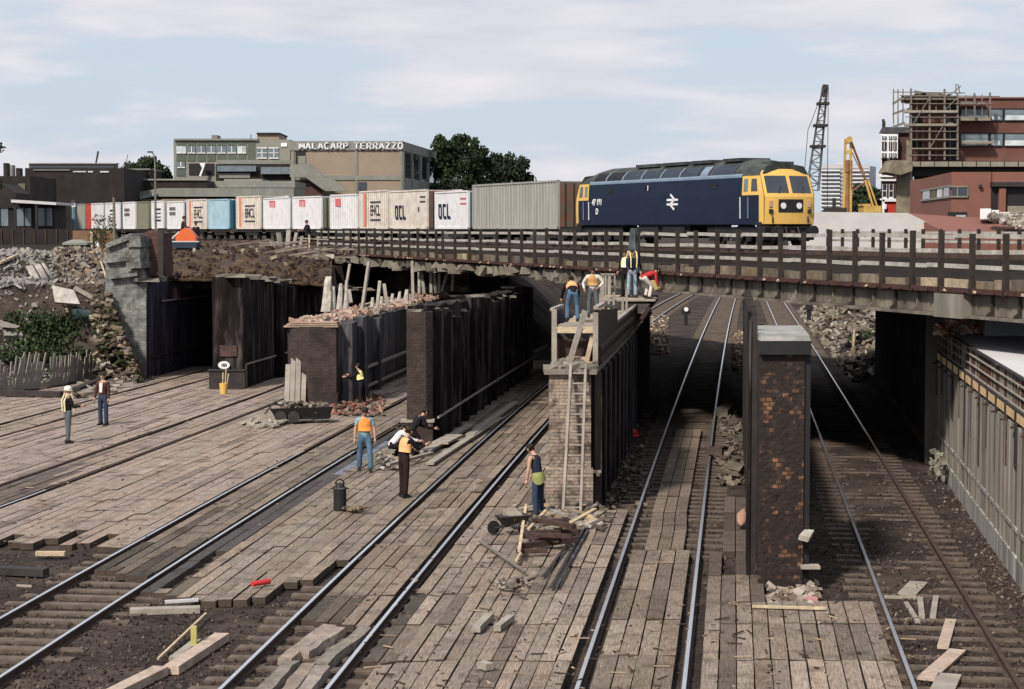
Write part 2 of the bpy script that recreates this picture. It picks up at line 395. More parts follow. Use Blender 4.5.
for key, (fl, fr, mask, (y0, y1), tint) in REG.items():
    row = 0; y = y0+rg.uniform(0, 1)
    ym = (y0+y1)/2
    if key in 'IJK': y = {'I': 22.4, 'J': 22.8, 'K': 22.5}[key]
    while y < y1:
        ln = 2.6 if key in 'HIJK' else 3.9
        ya, yb = y+.01, min(y+ln, y1)-.012
        wd = fr((ya+yb)/2)-fl((ya+yb)/2)
        n = max(1, int(round((fr(ym)-fl(ym))/.262)))
        for k in range(n):
            jj = .05 if key in 'HIJK' else .012; yj0 = ya+rg.uniform(-.02, jj); yj1 = yb+rg.uniform(-jj, .02)
            g = .007 if key in 'ABCDE' else .011
            if key in 'ABCDEFG' : 
                off = ((k*37) % 7)*.55; yj0 += off; yj1 += off
            xc0 = lambda yy, q: lerp(fl(yy), fr(yy), q/n)
            cx_ = xc0((yj0+yj1)/2, k+.5); cy_ = (yj0+yj1)/2
            u, v = proj(cx_, cy_, 0)
            far = mask(*proj(xc0(yj1, k+.5), yj1, 0), xc0(yj1, k+.5), yj1)
            near = mask(*proj(xc0(yj0, k+.5), yj0, 0), xc0(yj0, k+.5), yj0)
            if not far and not near: continue
            if not far:
                a_, b_ = yj0, yj1
                for _ in range(8):
                    c_ = (a_+b_)/2
                    if mask(*proj(xc0(c_, k+.5), c_, 0), xc0(c_, k+.5), c_): a_ = c_
                    else: b_ = c_
                yj1 = a_
                if yj1-yj0 < .25: continue
            if not near:
                a_, b_ = yj0, yj1
                for _ in range(8):
                    c_ = (a_+b_)/2
                    if mask(*proj(xc0(c_, k+.5), c_, 0), xc0(c_, k+.5), c_): b_ = c_
                    else: a_ = c_
                yj0 = b_+rg.uniform(-.06, .06)
                if yj1-yj0 < .25: continue
            if rg.random() < (.004 if key in 'IJK' else .002): continue
            P = [(xc0(yj0, k)+g, yj0), (xc0(yj0, k+1)-g, yj0), (xc0(yj1, k+1)-g, yj1), (xc0(yj1, k)+g, yj1)]
            P = [(a_+rg.uniform(-.008, .008), b_) for a_, b_ in P]
            br = rg.gauss(1, .055 if key in 'ABCDE' else .13)
            if rg.random() < .07: br *= .66
            if rg.random() < .03: br *= 1.2
            w = rg.uniform(-.03, .04)
            c = [max(.25, tint[0]*br*(1+w)), max(.25, tint[1]*br), max(.25, tint[2]*br*(1-w))]
            # oily / wet streak beside the second track
            if key == 'G' and k < 2 and 420 < v < 600:
                c = [c[0]*.30, c[1]*.33, c[2]*.42]
                if k == 1 and rg.random() < .5: c = [a*q for a, q in zip(c, (2.3, 2.7, 3.2))]  # pale blue boards paint the shine on the wet
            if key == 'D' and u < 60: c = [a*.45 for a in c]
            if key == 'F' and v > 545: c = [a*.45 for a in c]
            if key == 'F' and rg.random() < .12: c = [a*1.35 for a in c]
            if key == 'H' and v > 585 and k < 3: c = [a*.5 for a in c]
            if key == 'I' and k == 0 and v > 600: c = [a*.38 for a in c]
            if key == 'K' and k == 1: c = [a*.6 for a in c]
            plank(pb, P, -.02+rg.uniform(-.012, .012), tuple(c), rg)
        y += ln; row += 1
# long three plank strip inside the fourth track and beside it
y = G(650, 549)[1]
while y < G(680, 433)[1]:
    for k in range(3):
        q = lambda yy, kk: tx(4, yy)-.42+.27*kk+(.06 if yy < 40 else 0)
        P = [(q(y, k)+.01, y), (q(y, k+1)-.01, y), (q(y+2.5, k+1)-.01, y+2.5), (q(y+2.5, k)+.01, y+2.5)]
        b = rg.uniform(.55, .85); plank(pb, P, -.03+rg.uniform(-.01, .01), (b, b*.95, b*.86), rg)
    y += 2.55
# boards right of the fourth track, climbing past the brick pier
y = G(740, 601)[1]
row = 0
while y < G(735, 505)[1]:
    for k in range(4):
        if k == 0 and y > G(735, 568)[1]: continue
        if rg.random() < .1: continue
        q = lambda yy, kk: railx(4, 1, yy)+.22+.262*kk
        P = [(q(y, k)+.01, y), (q(y, k+1)-.01, y), (q(y+2.5, k+1)-.01, y+2.5), (q(y+2.5, k)+.01, y+2.5)]
        b = rg.uniform(.28, .5) if row else rg.uniform(.4, .8)
        if row == 0 and k == 2: b = .9
        plank(pb, P, -.02+rg.uniform(-.015, .015), (b, b*.93, b*.9), rg)
    y += 2.55; row += 1
struct(pb.build('timber_decking', [m_plank, m_plankside]))
# puddled dirt and small litter on the deck is part of the deck surface: split boards
lm = MB()
for i in range(1500):
    u = rg.uniform(-20, 920); v = rg.uniform(385, 700)**1.0
    if v > 541+.05*u and u < 340 or (u > 590 and v < 600): continue
    x, y = G(u, v, 0)
    if y > 85: continue
    a = rg.uniform(0, 3.14); L = rg.choice((.03, .05, .08, .12, .25)); lm.box((x, y, .0), (L, rg.uniform(.012, .035), .014), Matrix.Rotation(a, 3, 'Z') @ Matrix.Rotation(rg.uniform(-.1, .1), 3, 'Y'), 0, rg.choice([(.35, .28, .24), (.2, .16, .14), (1.3, 1.1, .85), (.15, .12, .11), (.7, .55, .45)]))
lm = lm.build('deck_litter', m_rubble); stuff(lm); recentre(lm); tag(lm, 'splinters and chips of wood scattered all over the timber decking', 'litter')
# ------------------------------------------------------------------ railway tracks
RP = [(-.03, 0), (.03, 0), (.037, -.006), (.036, -.04), (.01, -.05), (.01, -.13), (.07, -.14), (.07, -.155), (-.07, -.155), (-.07, -.14), (-.01, -.13), (-.01, -.05), (-.036, -.04), (-.037, -.006)]
lab = {0: 'dull rails nearly buried in the planking beside the paling fence, farthest left track',
       1: 'second track from the left, its grooves running past the two men standing on the planks',
       2: 'shiny rails left of the man in teal, bare curved sleepers at the lower left corner',
       3: 'pair of rails running just left of the man in the navy vest',
       4: 'central bright rails running under the bridge left of the brick pier',
       5: 'right hand rails curving between brick pier and concrete wall'}
rg = random.Random(5)
sm_ = MB(); sm_.box((0, 0, -.19), (2.6, .25, .1)); sleeper_me = None
shiny = {0: (0, 0), 1: (0, G(47, 494)[1]), 2: (0, G(300, 455)[1]), 3: (0, 300), 4: (0, 300), 5: (0, 300)}
for k in range(6):
    y0, y1 = YR[k]
    T = thing('railway_track', lab[k], 'railway track', (tx(k, y0), y0, 0), 0, 'railway tracks in the cutting')
    for s in (-1, 1):
        mb = MB(); prev = None; y = y0; ring = []
        Y = grid(y0, y1, 1.0)
        for y in Y:
            d = tdx(k, y); L = math.hypot(1, d); nxv = (1/L, -d/L); cx_ = tx(k, y)
            ring.append([(cx_+nxv[0]*(s*GA+p[0]), y+nxv[1]*(s*GA+p[0]), p[1]) for p in RP])
        n = len(RP)
        for r in ring: mb.v += r
        for i in range(len(ring)-1):
            for j in range(n):
                a = i*n+j; b = i*n+(j+1) % n
                mb.face((a, a+n, b+n, b), 1 if (j != 0 or not (shiny[k][0] <= Y[i] < shiny[k][1]) or (k == 5 and s == 1 and Y[i] < 46)) else 0)
        mb.build('rail', [m_steel, m_rust], T, world=True)
    if k in (2, 3, 4, 5):
        y = y0+.2; cnt = 0
        extra = MB()
        while y < y1-1:
            u, v = proj(tx(k, y), y, -.2)
            see = (k == 2 and v > 560) or (k == 3 and (v > 590 or y > 100)) or (k == 4 and v < 560) or k == 5
            if see:
                a = -math.atan(tdx(k, y))
                if k == 5 and y > 60 and y < 95: pass
                cnt += 1
                if cnt <= 100 and y < 75:
                    if sleeper_me is None:
                        o = sm_.build('sleeper', m_sleeper, T); sleeper_me = o.data
                    else:
                        o = bpy.data.objects.new('sleeper', sleeper_me); COL.objects.link(o); o.parent = T
                    o.location = (tx(k, y)-T.location[0]+rg.uniform(-.04, .04), y-T.location[1], rg.uniform(-.01, .03)); o.rotation_euler = (0, 0, a+rg.uniform(-.02, .02))
                else:
                    extra.box((tx(k, y), y, -.175), (2.6, .25, .1), Matrix.Rotation(a, 3, 'Z'))
            y += .68
        if extra.v: stuff(extra.build('sleeper_rows', m_sleeper, T, world=True))
rg = random.Random(21)
# ------------------------------------------------------------------ piers of the demolished arches
def wall_run(x0f, x1f, ya, yb, topf, step=.8, zb=-.25, jag=.08, r=rg):
    """long tapering wall: x0f/x1f give left/right face x by y; ragged top"""
    mb = MB(); Y = grid(ya, yb, step); rows = []
    hs = [(topf(y)+r.uniform(-jag, jag), topf(y)+r.uniform(-jag, jag)) for y in Y]
    for y, h in zip(Y, hs):
        rows.append([(x0f(y), y, zb), (x1f(y), y, zb), (x1f(y), y, h[1]), ((x0f(y)+x1f(y))/2, y, max(h)+r.uniform(0, jag)), (x0f(y), y, h[0])])
    mb.loft(rows)
    return mb
def ribs(mb, xf, ya, yb, sp, rad, z0, topf, r=rg, jit=.1, flat=.6):
    y = ya
    while y < yb:
        rr = rad*r.uniform(.85, 1.15); h = topf(y)+r.uniform(-jit, jit); n = 7; ring0 = []; 
        for k in range(n):
            a = -pi/2+pi*k/(n-1)
            ring0.append((xf(y)+cos(a)*rr*flat, y+sin(a)*rr))
        i = len(mb.v)
        mb.v += [(p[0], p[1], z0) for p in ring0]+[(p[0], p[1], h) for p in ring0]
        for k in range(n-1): mb.face((i+k, i+k+1, i+n+k+1, i+n+k))
        mb.face([i+n+k for k in range(n)])
        y += sp
# P2 (with the oval sign)
a2 = G(213, 388); b2 = G(240, 390)
Y2 = a2[1]; p2l = lambda y: a2[0]+.11*(y-Y2); p2r = lambda y: b2[0]+.11*(y-Y2)
t2 = lambda y: 4.55-.055*(y-Y2)
T = thing('bridge_pier', 'black sooty pier with the white oval sign and a yellow bucket at its foot', 'pier', (a2[0], Y2, -.25))
m = wall_run(p2l, p2r, Y2, 118, t2, jag=.04); ribs(m, p2r, Y2+6, 112, 2.4, .5, -.2, lambda y: t2(y)-.25); m.build('wall', m_soot, T, world=True)
mb = MB(); y = Y2+.1
while y < 110:
    mb.chunk((p2r(y)-.4, y, t2(y)+.05), (.9, rg.uniform(.8, 2), .18), rg, tilt=.05); y += 1.5
mb.build('broken_capping', m_conc, T, world=True)
mb = MB(); mb.bar((p2r(Y2)+.06, Y2+.4, .95), (p2r(110)+.06, 110, .95), .07); mb.bx(b2[0]+.02, b2[0]+.1, Y2+.3, Y2+.4, -.1, .95); mb.build('conduit', m_greyw, T, world=True)
mb = MB(); mb.bx(a2[0]-.1, b2[0]+.12, Y2-.35, Y2-.01, -.25, .72); mb.bx(a2[0]-.16, b2[0]+.16, Y2-.4, Y2, .72, .78); mb.build('base_block', m_gdark, T, world=True)
mb = MB(); mb.bx(a2[0]+.3, b2[0]-.25, Y2-.06, Y2-.003, 1.3, 1.75); mb.build('notice_board', m_redbrick, T, world=True)
o = MB(); c = PY(224, 365, Y2-.1); n = 20
o.loft([[(c.x+.24*cos(2*pi*k/n), c.y-d, c.z+.16*sin(2*pi*k/n)) for k in range(n)] for d in (0, .03)])
sg = tag(o.build('oval_sign', m_white), 'small white oval plate with dark figures on the end of the black pier', 'sign'); recentre(sg)
me = textmesh('183', .16, .004, .004); me.materials.append(m_black)
q = bpy.data.objects.new('lettering', me); COL.objects.link(q); q.parent = sg; q.location = (0, -.035, .16); q.rotation_euler = (radians(90), 0, 0)
# bucket with tools
bc = G(226, 392); T = thing('bucket', 'yellow bucket holding tools at the foot of the black pier', 'bucket', (bc[0], bc[1]-.6, -.02))
m = MB(); m.tube([(0, 0, 0), (0, 0, .42)], [.13, .17], 14); m.build('pail', m_yel, T, smooth=False)
m = MB(); m.bar((.05, 0, .2), (.1, .02, 1.0), .04); m.bar((-.04, 0, .2), (-.02, .05, .85), .04); m.bar((.1, 0, .2), (.2, .0, .8), .035); m.build('tool_handles', m_pine, T)
m = MB(); m.tube([(.17*cos(a), 0, .4+.16*sin(a)) for a in [pi*k/8 for k in range(9)]], .01, 5); m.build('handle', m_gdark, T)
# P1 : far left black wall + grey masonry end + brick stub
c1 = G(148, 378); Y1 = c1[1]
T = thing('abutment_wall', 'long black retaining wall beyond the nearly buried rails, behind the grey masonry end', 'wall', (c1[0], Y1, -.25))
m = wall_run(lambda y: p1x(y)-1.6, p1x, Y1, 120, lambda y: 4.25-.015*(y-Y1)); m.build('wall', M('tarred_wall_painted_sheen', (.022, .02, .032), var=.7, scale=2, streak=True, bump=.7, dirt=(.10, .095, .12), dirtamt=.7, dscale=2, dr=(.5, .75), rough=.7, spec=.15), T, world=True)  # bluish sheen on the tar painted into the base colour
mb = MB(); mb.bar((p1x(Y1)+.08, Y1+.4, .9), (p1x(115)+.08, 115, .9), .06); mb.bar((p1x(Y1+1)+.08, Y1+1.5, -.1), (p1x(Y1+1)+.08, Y1+1.5, .9), .08); mb.build('conduit', m_gdark, T, world=True)
mb = MB(); y = Y1+.4
while y < 112:
    mb.chunk((p1x(y)-.5, y, 4.28-.015*(y-Y1)), (1.1, rg.uniform(1, 2.2), .2), rg, tilt=.04); y += 1.7
mb.bx(p1x(86)-.3, p1x(86)+.02, 84.5, 89, 3.3, 3.95, 1); mb.bar((p1x(83)+.05, 82.5, 3.3), (p1x(92)+.06, 92, 3.25), .07)
mb.build('broken_capping', [m_conc, m_redbrick], T, world=True)
T = thing('masonry_abutment', 'pale grey stone bridge end with moulded courses, standing in the rubble slope', 'abutment', (c1[0]-1, Y1+1, 0))
def PX(u, Y): return (u-512)/F*Y
YA = Y1-.15
m = MB()
# body: battered block
def blk(mb, u0, u1, v0, v1, Y, dep, tl=0, m=0):
    a = PY(u0, v0, Y); b = PY(u1, v0, Y); c = PY(u1, v1, Y); d = PY(u0, v1, Y)
    mb.hexa([(d.x, Y, d.z), (c.x, Y, c.z), (c.x+.3, Y+dep, c.z), (d.x+.3, Y+dep, d.z), (a.x, Y, a.z), (b.x, Y, b.z), (b.x+.3, Y+dep, b.z), (a.x+.3, Y+dep, a.z)], m)
m = MB()
P = lambda u, v, Y=YA: PY(u, v, Y)
def poly_blk(mb, px, Y, dep, m=0):
    n = len(px); i = len(mb.v); A = [PY(u, v, Y) for u, v in px]
    mb.v += [tuple(p) for p in A]+[(p.x+.25, p.y+dep, p.z) for p in A]
    mb.face([i+k for k in range(n)][::-1], m); mb.face([i+n+k for k in range(n)], m)
    for k in range(n):
        j = (k+1) % n; mb.face((i+k, i+j, i+n+j, i+n+k), m)
poly_blk(m, [(106, 245), (105, 290), (105, 385), (146, 385), (146, 281), (141, 262), (141, 245), (132, 236)], YA, 3.2)
m.build('masonry_face', m_concg, T, world=True)
m = MB(); poly_blk(m, [(103, 259), (106, 263), (137, 260), (137, 256)], YA-.22, 3.4); poly_blk(m, [(107, 275), (109, 279), (137, 276), (137, 270)], YA-.28, 3.4)
poly_blk(m, [(105, 244), (107, 248), (134, 238), (131, 233)], YA-.2, 3.3)
m.build('string_course', m_concg, T, world=True)
m = MB(); poly_blk(m, [(129, 236), (129, 268), (140, 268), (140, 236)], YA-.35, .8); poly_blk(m, [(127, 243), (127, 247), (141, 247), (141, 243)], YA-.45, 1); poly_blk(m, [(126, 262), (126, 269), (141, 268), (141, 262)], YA-.45, 1)
m.build('pilaster', m_concg, T, world=True)
T = thing('brick_stub', 'dark red brick stump of a broken parapet beside the grey masonry end', 'brickwork', (PX(150, Y1+1), Y1+1, 4))
m = MB(); poly_blk(m, [(138, 236), (139, 288), (152, 276), (165, 274), (163, 233), (150, 230)], Y1+.4, .7); m.build('brickwork', m_redbrick, T, world=True)
m = MB(); m.bar(PY(161, 276, Y1+.2), PY(161, 228, Y1+.2), .22); m.build('post', m_gdark, T, world=True)
mm_ = MB()
for i in range(1500):
    t = rg.random(); w_ = rg.random(); v = lerp(296, 382, t); um = lerp(108, 142, t**1.15); u = um-w_*w_*lerp(12, 46, t)
    Yq = YA-.15-rg.random()*lerp(.3, 2.2, t); p_ = PY(u, v, Yq); s_ = rg.choice((.08, .14, .2, .3))
    (mm_.chunk if rg.random() < .6 else mm_.rock)(p_, (s_*1.5, s_, s_*.5), rg, col=rg.choice([(.9, .82, .68), (.55, .48, .4), (.3, .26, .23), (.2, .17, .15), (1.2, 1.15, 1)])) if False else mm_.chunk(p_, (s_*1.5, s_, s_*.5), rg, col=rg.choice([(.7, .62, .5), (.45, .38, .32), (.25, .21, .18), (.16, .13, .12), (1.1, 1.05, .95) if rg.random() < .4 else (.35, .3, .26), (.12, .16, .08)]))
oo = stuff(mm_.build('rubble_heap', m_rubble)); recentre(oo); tag(oo, 'rubble piled against the left side of the grey masonry bridge end', 'rubble')
# P3 : low pier with pink rubble top
fl = G(292, 401); ft = G(309, 406); fr = G(340, 404)
Y3 = fr[1]; p3r = lambda y: fr[0]+.11*(y-Y3); p3l = lambda y: fl[0]+.11*(y-Y3)
T = thing('bridge_pier', 'cut down pier topped with pink brick rubble and pale concrete stumps', 'pier', (fl[0], Y3, -.25))
m = wall_run(p3l, p3r, Y3, 104, lambda y: 2.95, jag=.03)
m.build('wall', m_sootb, T, world=True)
m = MB(); m.prism([(fl[0], Y3+.2), (fl[0]+.15, Y3-.35), (ft[0], Y3-.5), (fr[0]-.1, Y3-.35), (fr[0], Y3+.2)], -.25, 2.9); m.prism([(fl[0]+.05, Y3-.38), (fl[0]+.8, Y3-.52), (fr[0]-.05, Y3-.42), (fr[0], Y3-.2), (fl[0]+.05, Y3-.2)], -.25, .45)
m.build('nose', m_pierbrick, T, world=True)
m = MB()
for (ya, yb, h) in ((Y3+.3, Y3+2.6, .0), (Y3+2.8, Y3+5, .12), (Y3+6.5, Y3+8, -.1)): m.bx(p3r(ya)-.02, p3r(ya)+.16+.11*(yb-ya), ya, yb, -.2, 2.98+h)
m.build('side_panel', m_sootb, T, world=True)
m = MB(); m.bar((p3r(Y3+3)+.2, Y3+3, 1.05), (p3r(100)+.2, 100, 1.05), .1); m.bar((p3r(Y3+3)+.2, Y3+3, .3), (p3r(100)+.2, 100, .3), .09); m.build('pipe', m_greyw, T, world=True)
m = MB()
for i in range(420):
    y = rg.uniform(Y3-.4, 103); xx = rg.uniform(p3l(y)+.05, p3r(y)-.05); k = rg.choice([(1.25, .85, .74), (1.1, .95, .85), (1.35, 1.1, 1), (.9, .62, .55)])
    m.chunk((xx, y, 2.98+rg.random()*.12), (rg.uniform(.12, .4), rg.uniform(.1, .25), rg.uniform(.08, .2)), rg, col=k)
for k in range(3):
    m.bx(fl[0]-.1+.1*k, fr[0]-.02-.03*k, Y3-.42+.05*k, Y3+.4, 2.88+.07*k, 2.93+.07*k, col=(1.2, .95, .8))
stuff(m.build('brick_rubble', m_rubble, T, world=True))
# stacked boards leaning on the pier nose
T = thing('plank_stack', 'upright pale boards of stepped heights leaning on the left side of the low pier', 'planks', (fl[0], Y3-.6, 0))
for k, h in enumerate((1.5, 1.85, 2.1, 1.7)):
    m = MB(); m.bar((.03+.2*k, -.18+.03*k, 0), (.05+.2*k, .3, h), .18, .06); m.build('board', m_greyw, T)
# stumps and props on P3
m_stump = M('broken_white_concrete', (.46, .43, .38), var=.3, scale=4, bump=.5, dirt=(.2, .17, .14), dirtamt=.6, dscale=3)
stumps = [(327, 311, 276, .30), (333, 310, 286, .13), (340, 309, 283, .16), (346, 309, 280, .12), (362, 309, 300, .1), (372, 308, 297, .12), (381, 306, 296, .13), (392, 305, 293, .12), (399, 304, 291, .13), (406, 303, 289, .15), (413, 302, 291, .12), (387, 305, 300, .09)]
places = ['tallest pale concrete stump on the low pier, leftmost of the row', 'thin concrete stump just right of the tallest stump', 'rough concrete stump third from the left on the low pier', 'narrow concrete stump fourth from the left on the low pier',
 'short broken stump in a gap on the low pier, fifth from left', 'jagged stump sixth from the left on the low pier', 'jagged stump seventh from the left on the low pier', 'stump ninth from the left on the low pier', 'stump tenth from the left on the low pier',
 'wide stump next to the last one at the right end of the low pier', 'last stump at the right end of the low pier', 'shortest stump, eighth from the left on the low pier']
def on_p3(u, v, z=3.0): return G(u, v, z)
for (u, vb, vt, r), lb in zip(stumps, places):
    x, y = on_p3(u, vb); H = (vb-vt)/F*y; m = MB(); n = 7
    rings = []
    for t in (0, .3, .6, .85, 1): rings.append([(cos(2*pi*k/n)*r*(1-.5*t)*rg.uniform(.8, 1.2)+t*r*.3, sin(2*pi*k/n)*r*(1-.5*t)*rg.uniform(.8, 1.2), H*t) for k in range(n)])
    m.loft(rings); o = m.build('concrete_stump', m_stump); o.location = (x, y, 2.98); tag(o, lb, 'concrete stump', 'broken stumps on the low pier')
props = [((326, 283), (320, 256), 'leaning prop on top of the tallest stump'), ((351, 303), (349, 290), 'short upright stick between stumps on the low pier'), ((362, 305), (369, 262), 'pale timber prop leaning right, third from the left on the low pier'),
 ((346, 288), (350, 264), 'thin prop leaning above the rough stumps'), ((377, 303), (380, 281), 'short prop leaning against the void below the broken deck'), ((387, 300), (384, 284), 'forked prop beside the short prop'), ((413, 295), (412, 261), 'upright prop under the bridge edge at the pier right end'),
 ((419, 288), (419, 266), 'first of the upright timber props below the fence'), ((424, 288), (421, 268), 'second upright timber prop, leaning left'), ((431, 287), (430, 260), 'tall upright prop standing centrally in the prop group'), ((436, 287), (433, 266), 'short prop in the middle of the prop group'), ((439, 287), (439, 262), 'straight prop right of the group centre'),
 ((442, 286), (450, 262), 'prop leaning right against the bridge edge'), ((452, 285), (454, 258), 'wide rightmost prop beside the brick block')]
for (a, b, lb) in props:
    x, y = on_p3(a[0], a[1]+8, 3.0) if a[0] < 415 else on_p3(a[0], 299, 3.0)
    A = PY(a[0], a[1]+(6 if a[0] > 360 else 0), y); B = PY(b[0], b[1], y+.4)
    m = MB(); m.bar(A, B, .13, .1); o = m.build('timber_prop', m_greyw); recentre(o); tag(o, lb, 'timber prop', 'props standing under the bridge edge')
x, y = on_p3(459, 294.5, 3.0)
m = MB(); m.bx(x-.75, x+.5, y-.5, y+1.2, 2.8, 4.9); o = m.build('brick_block', m_redbrick); recentre(o); tag(o, 'brown brick block standing under the bridge edge left of the dark void', 'brick block')
m = MB()
for k in range(9):
    q = on_p3(420+5*k, 293, 3.1); m.chunk((q[0], q[1], 3.35), (1.0, 1.1, .3), rg, tilt=.1, col=(.9, .8, .7))
m.bx(on_p3(418, 294)[0]-.2, on_p3(452, 294)[0]+.5, on_p3(436, 294)[1]-.6, on_p3(436, 294)[1]+1, 3.02, 3.2)
o = m.build('concrete_ledge', m_conc); recentre(o); tag(o, 'flat broken concrete ledge carrying the group of upright props', 'ledge')
# P4
a4 = G(409, 436); b4 = G(428, 443); Y4 = b4[1]
p4r = lambda y: b4[0]+.118*(y-Y4); p4l = lambda y: a4[0]+.02+.118*(y-Y4)
t4 = lambda y: 4.12-.012*(y-Y4)
T = thing('bridge_pier', 'tall dark pier with a row of rounded piles on its side, behind the crouching men', 'pier', (a4[0], Y4, -.25))
m = wall_run(p4l, p4r, Y4+.3, 86, t4, jag=.05); m.build('wall', m_soot, T, world=True)
m = MB(); m.prism([(a4[0]+.02, Y4+.4), (a4[0]+.05, Y4-.1), (b4[0]-.05, Y4-.1), (b4[0]+.12, Y4+.1), (b4[0]+.12, Y4+.9), (a4[0], Y4+.9)], -.25, 4.0); m.build('nose', m_pierbrick, T, world=True)
m = MB(); m.bx(a4[0]-.12, b4[0]+.15, Y4-.22, Y4+.3, -.2, .65); m.bx(a4[0]-.14, b4[0]+.2, Y4-.25, Y4+.3, .65, .72, 1); m.build('plinth', [m_pierbrick, m_greyw], T, world=True)
yy = Y4+1.4; k = 0
while yy < 84:
    m = MB(); rr = .62*rg.uniform(.9, 1.05); h = t4(yy)+rg.uniform(-.25, .12)-(.3 if k in (2, 3) else 0); n = 9; ring = []
    for j in range(n):
        a = -pi/2+pi*j/(n-1); ring.append((p4r(yy)-.05+cos(a)*.32, yy+sin(a)*rr))
    ring += [(p4r(yy)-.5, yy+rr), (p4r(yy)-.5, yy-rr)]
    m.prism(ring, -.2, h); m.build('round_pile', m_soot, T, world=True)
    m = MB(); m.chunk((p4r(yy)-.3, yy, h+.04), (.62, rg.uniform(.5, 1.1), .1), rg, tilt=.06); m.build('pile_cap', m_conc, T, world=True)
    yy += 1.9; k += 1
m = MB(); m.bar((p4r(Y4)+.3, Y4+.3, .75), (p4r(84)+.35, 84, .75), .06); m.build('conduit', m_greyw, T, world=True)
m = MB(); m.chunk((a4[0]+.4, Y4+1.2, 4.1), (.6, 1.2, .14), rg, tilt=.05); m.chunk((a4[0]+.33, Y4+.3, 4.02), (.5, .5, .1), rg, tilt=.05); m.build('broken_capping', m_conc, T, world=True)
# P5 : the ladder pier
a5 = G(548, 499); b5 = G(592, 507); Y5 = b5[1]
p5l = lambda y: a5[0]+.118*(y-Y5); p5r = lambda y: b5[0]+.118*(y-Y5)
T = thing('bridge_pier', 'pale brick ended pier the ladder leans on, dark steel stanchions along its side', 'pier', (a5[0], Y5, -.25))
m = wall_run(p5l, p5r, Y5+.35, 74, lambda y: 3.12, jag=.02); m.build('wall', m_soot, T, world=True)
m = MB(); m.bx(a5[0], b5[0]-.03, Y5, Y5+.5, .9, 3.1); m.bx(a5[0]-.08, b5[0]+.02, Y5-.12, Y5+.5, -.2, .9); m.build('nose', m_palebrick, T, world=True)
m = MB(); m.bx(a5[0]-.12, b5[0]+.1, Y5-.12, Y5+1.5, 3.12, 3.24)
y = Y5+1.5; m.bar((p5r(Y5)+.05, Y5, 3.2), (p5r(73)+.05, 73, 3.2), .14, .1)
for k in range(14): m.chunk((rg.uniform(a5[0], b5[0]), Y5+rg.uniform(-.05, .5), 3.3), (.35, .3, .16), rg)
m.build('ledge', m_conc, T, world=True)
m_rib = M('lit_brown_sooty_steel', (.10, .08, .07), var=.6, scale=2, streak=True, bump=.4, dirt=(.02, .016, .015), dirtamt=.8, dscale=1.5)  # lightened brown paints light on ribs turned away from the sun
y = Y5+.5; k = 0
while y < 60:
    m = MB(); x = p5r(y); m.bx(x+.02, x+.16, y-.06, y+.06, -.15+(0 if k > 3 else .0), 3.15); m.bx(x+.16, x+.19, y-.1, y+.1, -.15, 3.1)
    m.build('stanchion', (m_rib, m_soot, m_sootb)[k % 3], T, world=True); y += .62; k += 1
m = MB(); m.bar((p5r(Y5)+.15, Y5+.1, .75), (p5r(Y5)+.15, Y5+1.4, .75), .08); m.bar((p5r(Y5)-.4, Y5-.1, .85), (p5r(Y5)+.2, Y5-.1, .85), .06)
m.build('bracket', m_greyw, T, world=True)
# scaffold / formwork on top of P5
T = thing('timber_formwork', 'open timber staging on top of the ladder pier, holding the men in orange', 'formwork', (a5[0], Y5+.3, 3.2))
fy = Y5+.25; lx = a5[0]+.12; rx = b5[0]+.08
for (x, y, z1, nm) in ((lx, fy, 4.62, 'post'), (rx, fy, 4.55, 'post')):
    m = MB(); m.bx(x-.06, x+.06, y-.06, y+.06, 3.24, z1); m.build(nm, m_greyw, T, world=True)
for z, th in ((4.12, .1), (3.35, .08)):
    m = MB(); m.bx(lx, rx, fy-.04, fy+.04, z-th/2, z+th/2); m.build('cross_rail', m_pine, T, world=True)
m = MB(); m.bar((lx+.33, fy-.1, 3.3), (lx+.72, fy-.02, 4.6), .07, .12); m.build('brace', m_greyw, T, world=True)
m = MB(); m.bar((lx+.75, fy+.1, 3.35), (lx+.9, fy+.1, 4.0), .1); m.build('brace', m_pine, T, world=True)
m = MB(); m.bx(lx+.3, lx+.85, fy+.1, fy+.5, 3.3, 3.5); m.build('block', m_pine, T, world=True)
YE = 58
m = MB(); m.loft([[(p5r(y)+.02, y, 3.26), (p5r(y)+.1, y, 3.26), (p5r(y)+.1, y, z_), (p5r(y)+.02, y, z_)] for y, z_ in ((fy+.1, 4.6), (51, 4.3))]); m.build('side_board', m_dkw, T, world=True)
m = MB(); m.loft([[(p5r(y)+.02, y, 3.26), (p5r(y)+.1, y, 3.26), (p5r(y)+.1, y, 3.92), (p5r(y)+.02, y, 3.92)] for y in (51.05, 62)]); m.build('side_board', m_dkw, T, world=True)
m = MB(); m.bar((p5r(51)+.06, 51.05, 3.96), (p5r(62)+.06, 62, 3.96), .12, .08); m.build('top_rail', m_greyw, T, world=True)
m = MB()
for z in (3.42, 3.7): m.bar((p5r(fy+.1)+.16, fy+.1, z), (p5r(YE)+.16, YE, z), .09, .09)
m.build('waling', m_dkw, T, world=True)
m = MB(); m.bar((p5r(fy)+.06, fy-.05, 4.66), (p5r(fy+2.6)+.06, fy+2.6, 4.66), .12, .07); m.bar((p5r(fy+2.6)+.06, fy+2.7, 4.62), (p5r(51)+.06, 51, 4.34), .1, .08); m.build('top_rail', m_greyw, T, world=True)
m = MB(); m.bar((lx-.05, fy, 4.62), (p5l(fy+2)+.1, fy+2.2, 4.62), .1, .07); m.build('top_rail', m_greyw, T, world=True)
y = 50.0
